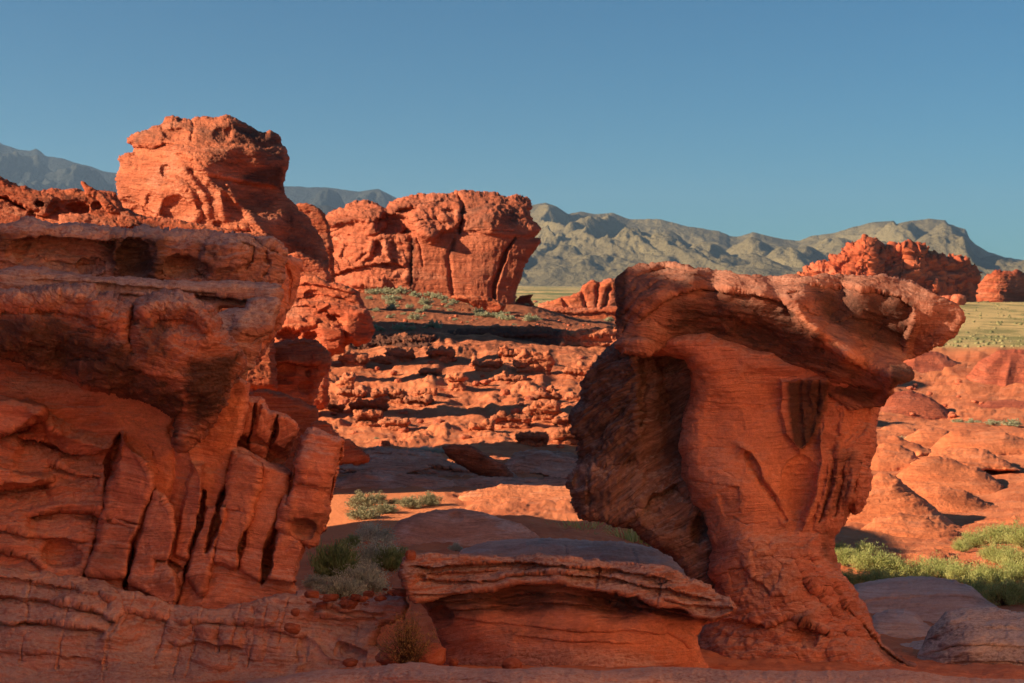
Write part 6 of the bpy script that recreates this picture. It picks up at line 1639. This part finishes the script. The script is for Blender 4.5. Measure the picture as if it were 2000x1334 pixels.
def bush_mesh(name, seed, nst, nleaf, leaf, spread=0.9, up=0.75, wob=0.25, wid=0.28, upright=0.0):
    """stems fan out of the foot; leaves of unit size cluster along them; bush about 1 m radius"""
    rs = np.random.RandomState(seed)
    V = []; Q = []; M = []
    th = rs.uniform(0, 2 * np.pi, nst); el = np.arccos(rs.uniform(0.05 + 0.5 * upright, 1, nst) ** 0.8)
    ln = rs.uniform(0.65, 1.05, nst) * (1 + 0.18 * np.sin(th * 3 + seed) + 0.12 * np.sin(th * 5 + 2 * seed))
    d = np.stack([np.sin(el) * np.cos(th) * spread, np.sin(el) * np.sin(th) * spread, np.cos(el) * up + 0.12], -1)
    d = d * ln[:, None]
    # leaves
    k = rs.randint(0, nst, nleaf)
    t = rs.uniform(0.35, 1.0, nleaf) ** 0.6
    c = d[k] * t[:, None] + rs.normal(0, 0.055 + 0.05 * wob, (nleaf, 3)) * np.array([1, 1, 0.8])
    c[:, 2] = np.abs(c[:, 2]) + 0.01
    ax = d[k] * 0.6 + rs.normal(0, 0.35 + wob, (nleaf, 3)); ax[:, 2] += 0.25 + 1.5 * upright
    ax /= np.linalg.norm(ax, axis=1, keepdims=True)
    sd_ = np.cross(ax, rs.normal(size=(nleaf, 3))); sd_ /= np.linalg.norm(sd_, axis=1, keepdims=True)
    L_ = leaf * rs.uniform(0.6, 1.3, nleaf)[:, None]
    a = c - ax * L_ * 0.5; b = c + ax * L_ * 0.5; w = sd_ * L_ * wid * 0.5
    V = np.stack([a, c + w, b, c - w], 1).reshape(-1, 3)
    Q = np.arange(nleaf * 4).reshape(-1, 4)
    M = np.repeat(np.clip(rs.normal(0.5, 0.25, nleaf) + 0.3 * np.sin(k * 12.9), 0, 1), 4)
    me = new_mesh(name, V, Q, {'mk': np.stack([M, M, M], -1)}, smooth=False)
    # stems as thin 3-sided tubes
    ns = min(nst, 60)
    S = []; F = []
    for i in range(ns):
        p0 = np.zeros(3); p1 = d[i] * 0.5 + rs.normal(0, .03, 3); p2 = d[i] * 0.95
        base = len(S)
        for p, r_ in ((p0, 0.016), (p1, 0.010), (p2, 0.004)):
            for q in range(3):
                an = q * 2.094
                S.append(p + np.array([math.cos(an), math.sin(an), 0]) * r_)
        for s_ in range(2):
            for q in range(3):
                F.append((base + s_ * 3 + q, base + s_ * 3 + (q + 1) % 3, base + s_ * 3 + 3 + (q + 1) % 3, base + s_ * 3 + 3 + q))
    st = new_mesh(name + '_stems', np.array(S), np.array(F), {'mk': np.zeros((len(S), 3))}, smooth=True)
    return me, st


wood = leaf_mat('shrub_wood', (0.16, 0.11, 0.08), (0.16, 0.11, 0.08), 0.0)
KIND = {}


def kind(key, mat, *meshes):
    for a, b in meshes:
        a.materials.append(mat); b.materials.append(wood)
    KIND[key] = meshes


sage = leaf_mat('sage_leaf', (0.32, 0.38, 0.33), (0.52, 0.57, 0.48))
darkg = leaf_mat('dark_shrub_leaf', (0.13, 0.21, 0.09), (0.27, 0.36, 0.18))
brite = leaf_mat('bright_shrub_leaf', (0.27, 0.32, 0.10), (0.48, 0.50, 0.20), 0.4)
tanl = leaf_mat('pale_shrub_leaf', (0.20, 0.20, 0.12), (0.36, 0.34, 0.20))
farl = leaf_mat('slope_shrub_leaf', (0.30, 0.32, 0.19), (0.50, 0.50, 0.33), 0.35)
kind('sage', sage, *[bush_mesh('foliage', 31 + i, 120, 9000, 0.085, 1.0, 0.8) for i in range(2)])
kind('dark', darkg, *[bush_mesh('foliage', 41 + i, 120, 9000, 0.13, 0.9, 0.95, 0.15, 0.16, 0.5) for i in range(2)])
kind('brite', brite, *[bush_mesh('foliage', 51 + i, 110, 6000, 0.11, 1.0, 0.9, 0.35, 0.16, 0.35) for i in range(3)])
kind('tan', tanl, *[bush_mesh('foliage', 61 + i, 110, 5000, 0.11, 1.0, 0.75) for i in range(2)])
kind('far', farl, *[bush_mesh('foliage', 71 + i, 60, 900, 0.20, 1.0, 0.75, 0.3, 0.45) for i in range(3)])
prng = np.random.RandomState(11)


def shrub(key, u, v, wpx, label, group=None, Y=None, name='shrub', cat='shrub', hs=1.0, parts=True):
    """shrub with its foot at pixel (u, v), wpx pixels wide"""
    if Y is None: x, Y, z = ground_at(u, v)
    else: x, y_, z = at(u, v, Y)
    r = wpx * 0.5 * Y / FPX
    ms = KIND[key]
    a, b = ms[prng.randint(len(ms))]
    e = empty(name, label, cat, (x, Y, z - 0.03 * r), group)
    e.scale = (r, r, r * hs); e.rotation_euler = (0, 0, prng.uniform(0, 6.28))
    for nm, me in (('foliage', a), ('stems', b)):
        o = bpy.data.objects.new(nm, me); COL.objects.link(o); o.parent = e
    return e


# dark clump between the cliff and the ledge
G1 = None
for key, u, v, w_, Y, hs, lab in (
        ('dark', 655, 1142, 100, 10.2, 1.25, 'dark green shrub nearest the cliff in the shaded gap, tallest of its clump'),
        ('sage', 735, 1118, 105, 10.6, 1.1, 'blue grey sagebrush right of the dark green shrub in the shaded gap'),
        ('dark', 765, 1116, 60, 10.4, 1.2, 'green stemmed shrub touching the left corner of the undercut ledge'),
        ('sage', 708, 1158, 95, 9.7, 1.05, 'tall pale sage shrub in the middle of the shaded clump'),
        ('sage', 668, 1172, 90, 9.2, 0.9, 'low silvery green shrub at the front of the shaded clump'),
        ('sage', 618, 1150, 50, 9.9, 1.0, 'small grey shrub half hidden by the edge of the cliff'),
        ('sage', 728, 1058, 70, 12.6, 0.9, 'grey shrub at the back of the gap beside the smooth red dome'),
        ('dark', 690, 1070, 40, 12.2, 0.9, 'little green shrub behind the shaded clump'),
        ('sage', 890, 1076, 26, 11.6, 1.0, 'tiny grey tuft between the red dome and the grey hump'),
        ('tan', 706, 992, 66, None, 1.0, 'pale sagebrush at the left end of the sunlit sand'),
        ('tan', 738, 984, 48, None, 1.0, 'pale bush behind the left sagebrush on the sunlit sand'),
        ('tan', 708, 1014, 72, None, 0.8, 'yellowish bush in front of the left sagebrush on the sand'),
        ('tan', 752, 1002, 60, None, 0.7, 'low flat bush between the two sagebrush clumps'),
        ('tan', 800, 992, 56, None, 0.9, 'pale bush at the left of the right hand sagebrush clump'),
        ('tan', 840, 988, 48, None, 1.2, 'roundest pale bush at the right end of the sunlit sand'),
        ('tan', 772, 984, 26, None, 0.9, 'small bush behind the low flat one on the sand'),
        ('sage', 835, 886, 50, None, 0.6, 'flat grey green bush on top of the shaded bench'),
        ('sage', 868, 884, 40, None, 0.6, 'grey green bush touching the top of the tilted boulder'),
        ('sage', 808, 884, 26, None, 0.7, 'small grey bush at the left of the two on the bench')):
    shrub(key, u, v, w_ * (1.3 if v > 1035 else 1.1), lab, None, Y, 'sagebrush' if key == 'sage' else 'shrub', 'shrub', hs)
# bright bushes in the hollow on the right
BR = [(1650, 1105, 80), (1700, 1120, 110), (1665, 1145, 90), (1745, 1130, 90), (1720, 1155, 110), (1790, 1135, 100), (1840, 1130, 110), (1800, 1160, 90), (1880, 1140, 100), (1900, 1170, 100), (1930, 1150, 110), (1975, 1145, 120), (1960, 1185, 120), (2010, 1180, 120), (1985, 1110, 110),
      (1945, 1100, 90), (1900, 1070, 80), (1950, 1062, 100), (2000, 1070, 110), (1880, 1078, 50), (1640, 1080, 50), (1690, 1085, 60)]
for i, (u, v, w_) in enumerate(BR):
    shrub('brite', u, v, w_, 'bright yellow green bush in the sunlit hollow behind the shaded mounds', 'green bushes in the hollow on the right', None, 'bush', 'bush', prng.uniform(0.8, 1.0))
# the bushy slope
SB = [(395, 605, 40), (450, 612, 55), (500, 608, 40), (535, 612, 55), (600, 610, 60), (630, 606, 40), (540, 645, 60), (545, 668, 50), (545, 690, 45), (670, 625, 50), (720, 665, 55), (735, 690, 40), (800, 620, 40), (815, 640, 40), (870, 660, 45), (900, 650, 30), (960, 630, 35), (990, 625, 25), (1000, 715, 50), (1020, 730, 50),
      (1100, 735, 55), (1130, 745, 40), (1165, 748, 45), (665, 745, 50), (465, 705, 35), (640, 685, 35), (765, 785, 60), (590, 800, 55), (460, 795, 40), (490, 800, 30), (650, 800, 35), (790, 790, 30), (740, 622, 40), (775, 632, 45), (1270, 755, 60), (1300, 748, 35), (840, 632, 40), (690, 710, 35), (535, 738, 30), (1060, 728, 35), (820, 660, 30), (580, 640, 35), (430, 640, 30), (610, 720, 24), (850, 700, 24), (1680, 755, 40), (430, 750, 30), (620, 770, 24)]
for i, (zx, zy, w_) in enumerate(SB):
    shrub('far', 560 + zx / 2.669, 340 + (zy + 14) / 2.669, w_ / 2.669 * 1.6, 'small pale green bush on the red soil slope below the wide butte', 'bushes dotted over the red soil slope', None, 'bush', 'bush', 0.9)
for i in range(46):
    shrub('far', prng.uniform(700, 1150), prng.uniform(578, 650), prng.uniform(6, 14), 'small pale green bush on the red soil slope below the wide butte', 'bushes dotted over the red soil slope', None, 'bush', 'bush', 0.8)
for i, (u, v, w_) in enumerate(((1690, 868, 30), (1720, 862, 36), (1755, 860, 30), (1900, 828, 40), (1940, 830, 40), (1975, 832, 50), (1870, 826, 30), (1010, 760, 18), (735, 858, 14), (760, 815, 14), (1035, 715, 14), (740, 640, 10))):
    shrub('far', u, v, w_, 'little grey bush in a shaded dip of the wash', 'little grey bushes in the wash', None, 'bush', 'bush', 0.6)


# grass tufts
def grass_mesh(seed, n, h, spread):
    rs = np.random.RandomState(seed)
    b = rs.normal(0, spread, (n, 3)); b[:, 2] = 0
    H = h * rs.uniform(0.5, 1.1, n)
    lean = b * 0.7 + rs.normal(0, 0.16 * h, (n, 3)); lean[:, 2] = 0
    s_ = rs.normal(size=(n, 3)); s_[:, 2] = 0; s_ /= np.linalg.norm(s_, axis=1, keepdims=True)
    w = 0.009
    m = b + lean * 0.35; m[:, 2] = H * 0.55
    t = b + lean; t[:, 2] = H
    V = np.stack([b - s_ * w, b + s_ * w, m + s_ * w * .8, m - s_ * w * .8, t], 1).reshape(-1, 3)
    k = np.arange(n)[:, None] * 5
    Q = k + np.array([[0, 1, 2, 3]]); T_ = k + np.array([[3, 2, 4]])
    M = np.repeat(rs.uniform(0, 1, n), 5)
    return new_mesh('blades', V, Q, {'mk': np.stack([M, M, M], -1)}, smooth=False, tris=T_)


gm = leaf_mat('grass_blade', (0.30, 0.36, 0.08), (0.60, 0.56, 0.24), 0.5)
GM = [grass_mesh(i, 90, 0.30, 0.13) for i in range(3)]
for g in GM: g.materials.append(gm)
for i in range(13):
    u = prng.uniform(1125, 1300) if i < 8 else prng.uniform(1240, 1340); v = 1056 + prng.uniform(-8, 8) + max(0, (u - 1240) * 0.35)
    x, y, z = at(u, v, 16.4 + prng.uniform(-.3, .5))
    o = bpy.data.objects.new('grass_tuft', GM[i % 3]); COL.objects.link(o); o.location = (x, y, z); s_ = prng.uniform(0.7, 1.2); o.scale = (s_, s_, s_ * prng.uniform(.6, 1)); o.rotation_euler = (0, 0, prng.uniform(0, 6))
    tag(o, 'yellow green grass tuft behind the grey hump, under the mushroom rock', 'grass tuft', 'grass tufts behind the grey hump')

# dry brown bush in the nook
def dry_bush():
    rs = np.random.RandomState(3)
    V = []; Q = []; LV = []
    for i in range(230):
        th = rs.uniform(0, 6.28); el = rs.uniform(0, 1.25)
        d = np.array([math.sin(el) * math.cos(th), math.sin(el) * math.sin(th) * .8, math.cos(el) * 0.95])
        L_ = rs.uniform(0.6, 1.1); p = np.array([rs.normal(0, .12), rs.normal(0, .08), 0])
        prev = None
        for s_ in range(7):
            t = s_ / 6
            q = p + d * L_ * t + np.array([0, 0, -0.12 * t * t]) + rs.normal(0, 0.02, 3) * (s_ > 0)
            w = 0.007 * (1 - 0.75 * t)
            c = np.array([-math.sin(th), math.cos(th), 0]) * w; e = np.array([0, 0, w])
            k = len(V)
            V += [q + c, q + e, q - c]
            if prev is not None:
                Q += [(prev, prev + 1, k + 1, k), (prev + 1, prev + 2, k + 2, k + 1), (prev + 2, prev, k, k + 2)]
            prev = k
            if s_ > 2:
                for _ in range(3): LV.append(q + rs.normal(0, 0.035, 3))
    st = new_mesh('twigs', np.array(V), np.array(Q), {'mk': np.zeros((len(V), 3))})
    n = len(LV); c = np.array(LV); a = rs.normal(size=(n, 3)); a /= np.linalg.norm(a, axis=1, keepdims=True); b = np.cross(a, rs.normal(size=(n, 3))); b /= np.linalg.norm(b, axis=1, keepdims=True)
    s_ = 0.019
    P = np.stack([c - a * s_, c + b * s_ * .6, c + a * s_, c - b * s_ * .6], 1).reshape(-1, 3)
    M = np.repeat(rs.uniform(0, 1, n), 4)
    lf = new_mesh('seed_heads', P, np.arange(n * 4).reshape(-1, 4), {'mk': np.stack([M, M, M], -1)}, smooth=False)
    return st, lf


st, lf = dry_bush()
x, y, z = at(795, 1300, 6.75)
e = empty('dry_bush', 'dry brown twiggy bush in the dark nook left of the undercut ledge', 'bush', (x, y, z))
r_ = 74 * 6.75 / FPX
e.scale = (r_, r_, r_ * 1.65)
link('twigs', st, leaf_mat('dry_twig', (0.11, 0.06, 0.03), (0.11, 0.06, 0.03), 0), e)
link('seed_heads', lf, leaf_mat('dry_seed', (0.14, 0.07, 0.03), (0.42, 0.24, 0.08), 0.2), e)


# scrub on the far plain
def plain_scrub():
    rs = np.random.RandomState(21)
    n = 3000
    Y = np.exp(rs.uniform(math.log(138), math.log(2200), n)); u = rs.uniform(900, 2150, n)
    keep = (u > 1700) | (Y > 190); Y = Y[keep]; u = u[keep]; n = len(Y)
    z = base_z(u, Y)
    x = (u - 1000) / FPX * Y
    rad = rs.uniform(0.10, 0.3, n) * (1 + Y / 900)
    V = []; k = np.arange(n)
    offs = []
    for j in range(6):
        an = j * 1.047
        offs.append((math.cos(an), math.sin(an), 0.0))
    for j in range(6):
        an = j * 1.047 + 0.5
        offs.append((math.cos(an) * .75, math.sin(an) * .75, 0.75))
    offs.append((0, 0, 1.0))
    offs = np.array(offs)
    jit = rs.uniform(0.7, 1.3, (n, 13, 1))
    P = np.stack([x, Y, z], -1)[:, None, :] + offs[None] * rad[:, None, None] * jit * np.array([1, 1, 0.8])
    q = np.array([(j, (j + 1) % 6, 6 + (j + 1) % 6, 6 + j) for j in range(6)]); t = np.array([(6 + j, 6 + (j + 1) % 6, 12) for j in range(6)])
    M = np.repeat(rs.uniform(0, 1, n), 13)
    return new_mesh('desert_scrub', P.reshape(-1, 3), (q[None] + k[:, None, None] * 13).reshape(-1, 4), {'mk': np.stack([M, M, M], -1)}, smooth=False, tris=(t[None] + k[:, None, None] * 13).reshape(-1, 3))


o = link('desert_scrub', plain_scrub(), leaf_mat('scrub_leaf', (0.13, 0.14, 0.06), (0.30, 0.26, 0.12), 0.1))
tag(o, 'dark olive scrub dotted over the far tan plain', None, None, 'stuff')
print('plants', round(time.time() - T0, 1))


# ================================================================== ADDED WALLS OUT OF VIEW, TO SHADE AND BOUNCE LIGHT
def massif(name, foot, zb, zt, label, seed, rough=0.6, taper=0.1, mat=None):
    f = np.array(foot, float)
    seg = np.linalg.norm(np.roll(f, -1, 0) - f, axis=1); s_ = np.concatenate([[0], np.cumsum(seg)]); n = 260
    t = np.linspace(0, s_[-1], n, endpoint=False)
    fx = np.interp(t, s_, np.append(f[:, 0], f[0, 0])); fy = np.interp(t, s_, np.append(f[:, 1], f[0, 1]))
    for _ in range(5):
        fx = (np.roll(fx, 1) + fx * 2 + np.roll(fx, -1)) / 4; fy = (np.roll(fy, 1) + fy * 2 + np.roll(fy, -1)) / 4
    cx, cy = fx.mean(), fy.mean()
    rows = 70
    V = []
    ks = np.concatenate([np.linspace(0, 1, rows), 1 + 0 * np.arange(12)])
    ins = np.concatenate([np.zeros(rows), np.linspace(0.08, 0.98, 12)])
    for k_, i_ in zip(ks, ins):
        g = 1 - taper * k_ - 0.05 * (k_ > 0.97)
        V.append(np.stack([cx + (fx - cx) * g * (1 - i_), cy + (fy - cy) * g * (1 - i_), np.full(n, zb + (zt - zb) * k_) + 0.0 * fx], -1))
    V = np.array(V)
    P = V.reshape(-1, 3)
    nd = np.stack([np.broadcast_to(fx - cx, V.shape[:2]), np.broadcast_to(fy - cy, V.shape[:2])], -1).reshape(-1, 2)
    nd /= np.linalg.norm(nd, axis=1, keepdims=True) + 1e-6
    st_ = fbm(P[:, 0] / 6, P[:, 1] / 6, P[:, 2] / 1.1 + seed, 4, 0.55, seed) * 3; ff = np.floor(st_); st_ = (ff + sstep(.3, .7, st_ - ff)) / 3
    d = rough * (1.2 * fbm(P[:, 0] / 4, P[:, 1] / 4, P[:, 2] / 4 + seed, 4, 0.5, seed) + 0.7 * st_)
    P[:, :2] += nd * d[:, None]
    P[:, 2] += (P[:, 2] > zb + 1) * 0.7 * rough * fbm(P[:, 0] / 5, P[:, 1] / 5, 3.3 + seed, 4, 0.5, seed)
    R_ = len(ks); i = np.arange(R_ - 1)[:, None]; j = np.arange(n)[None, :]
    q = np.stack([i * n + j, i * n + (j + 1) % n, (i + 1) * n + (j + 1) % n, (i + 1) * n + j], -1).reshape(-1, 4)
    bp = np.stack([(P[:, 0] + P[:, 1]) * 120, (P[:, 0] - P[:, 1]) * 120, P[:, 2] * 200], -1)
    me = new_mesh(name, P, q, {'bp': bp, 'mk': np.zeros_like(P)})
    return tag(link(name, me, mat or m_red), label, 'cliff')


m_pale = rock_mat('bounce_buff', 0.004, cA=(0.78, 0.52, 0.36), cB=(0.70, 0.42, 0.28), pale=(0.80, 0.60, 0.48), varn=0.05, pal=0.4)  # kept pale so the added wall bounces more sunlight
massif('unseen_wall', [(-16, 1), (-11, 1.2), (-8.4, 2.6), (-8.2, 7), (-8.3, 13.4), (-11, 14.6), (-16, 13)], -0.5, 6.6, 'high unseen wall left of the viewpoint, added to shade the whole foreground', 3)
massif('unseen_wall', [(-15, 18.0), (-11.2, 17.6), (-10.6, 22), (-11.4, 26), (-15, 25)], -2.5, 5.6, 'lower unseen wall left of the wash, added to shade the bench', 4, 0.4)
massif('unseen_wall', [(7.0, 8.5), (5.4, 3), (4.6, -1), (2.4, -5), (-1, -7.5), (-3, -12), (-3, -24), (16, -30), (20, -5), (16, 8)], -1.5, 12.0, 'tall unseen buff wall right of and behind the viewpoint, added to bounce sunlight', 5, 0.5, 0.03, m_pale)

# ================================================================== AIR
def haze():
    x0, x1, y0, y1, z0, z1 = -9000, 9500, -300, 13000, -180, 950
    V = np.array([(x, y, z) for x in (x0, x1) for y in (y0, y1) for z in (z0, z1)], float)
    Q = [(0, 1, 3, 2), (4, 6, 7, 5), (0, 4, 5, 1), (2, 3, 7, 6), (0, 2, 6, 4), (1, 5, 7, 3)]
    me = new_mesh('haze', V, Q, smooth=False)
    m = bpy.data.materials.new('air_haze'); m.use_nodes = True
    nt = m.node_tree; nt.nodes.clear()
    out = N(nt, 'ShaderNodeOutputMaterial'); pv = N(nt, 'ShaderNodeVolumePrincipled')
    pv.inputs['Color'].default_value = (0.42, 0.66, 1.0, 1); pv.inputs['Density'].default_value = HAZE
    pv.inputs['Anisotropy'].default_value = 0.2
    nt.links.new(pv.outputs[0], out.inputs['Volume'])
    tag(link('haze', me, m), 'thin blue desert air fading the far ranges', None, None, 'stuff')


HAZE = 0.00005
if HAZE > 0:
    haze()
C.cycles.volume_bounces = 0
print('done', round(time.time() - T0, 1))
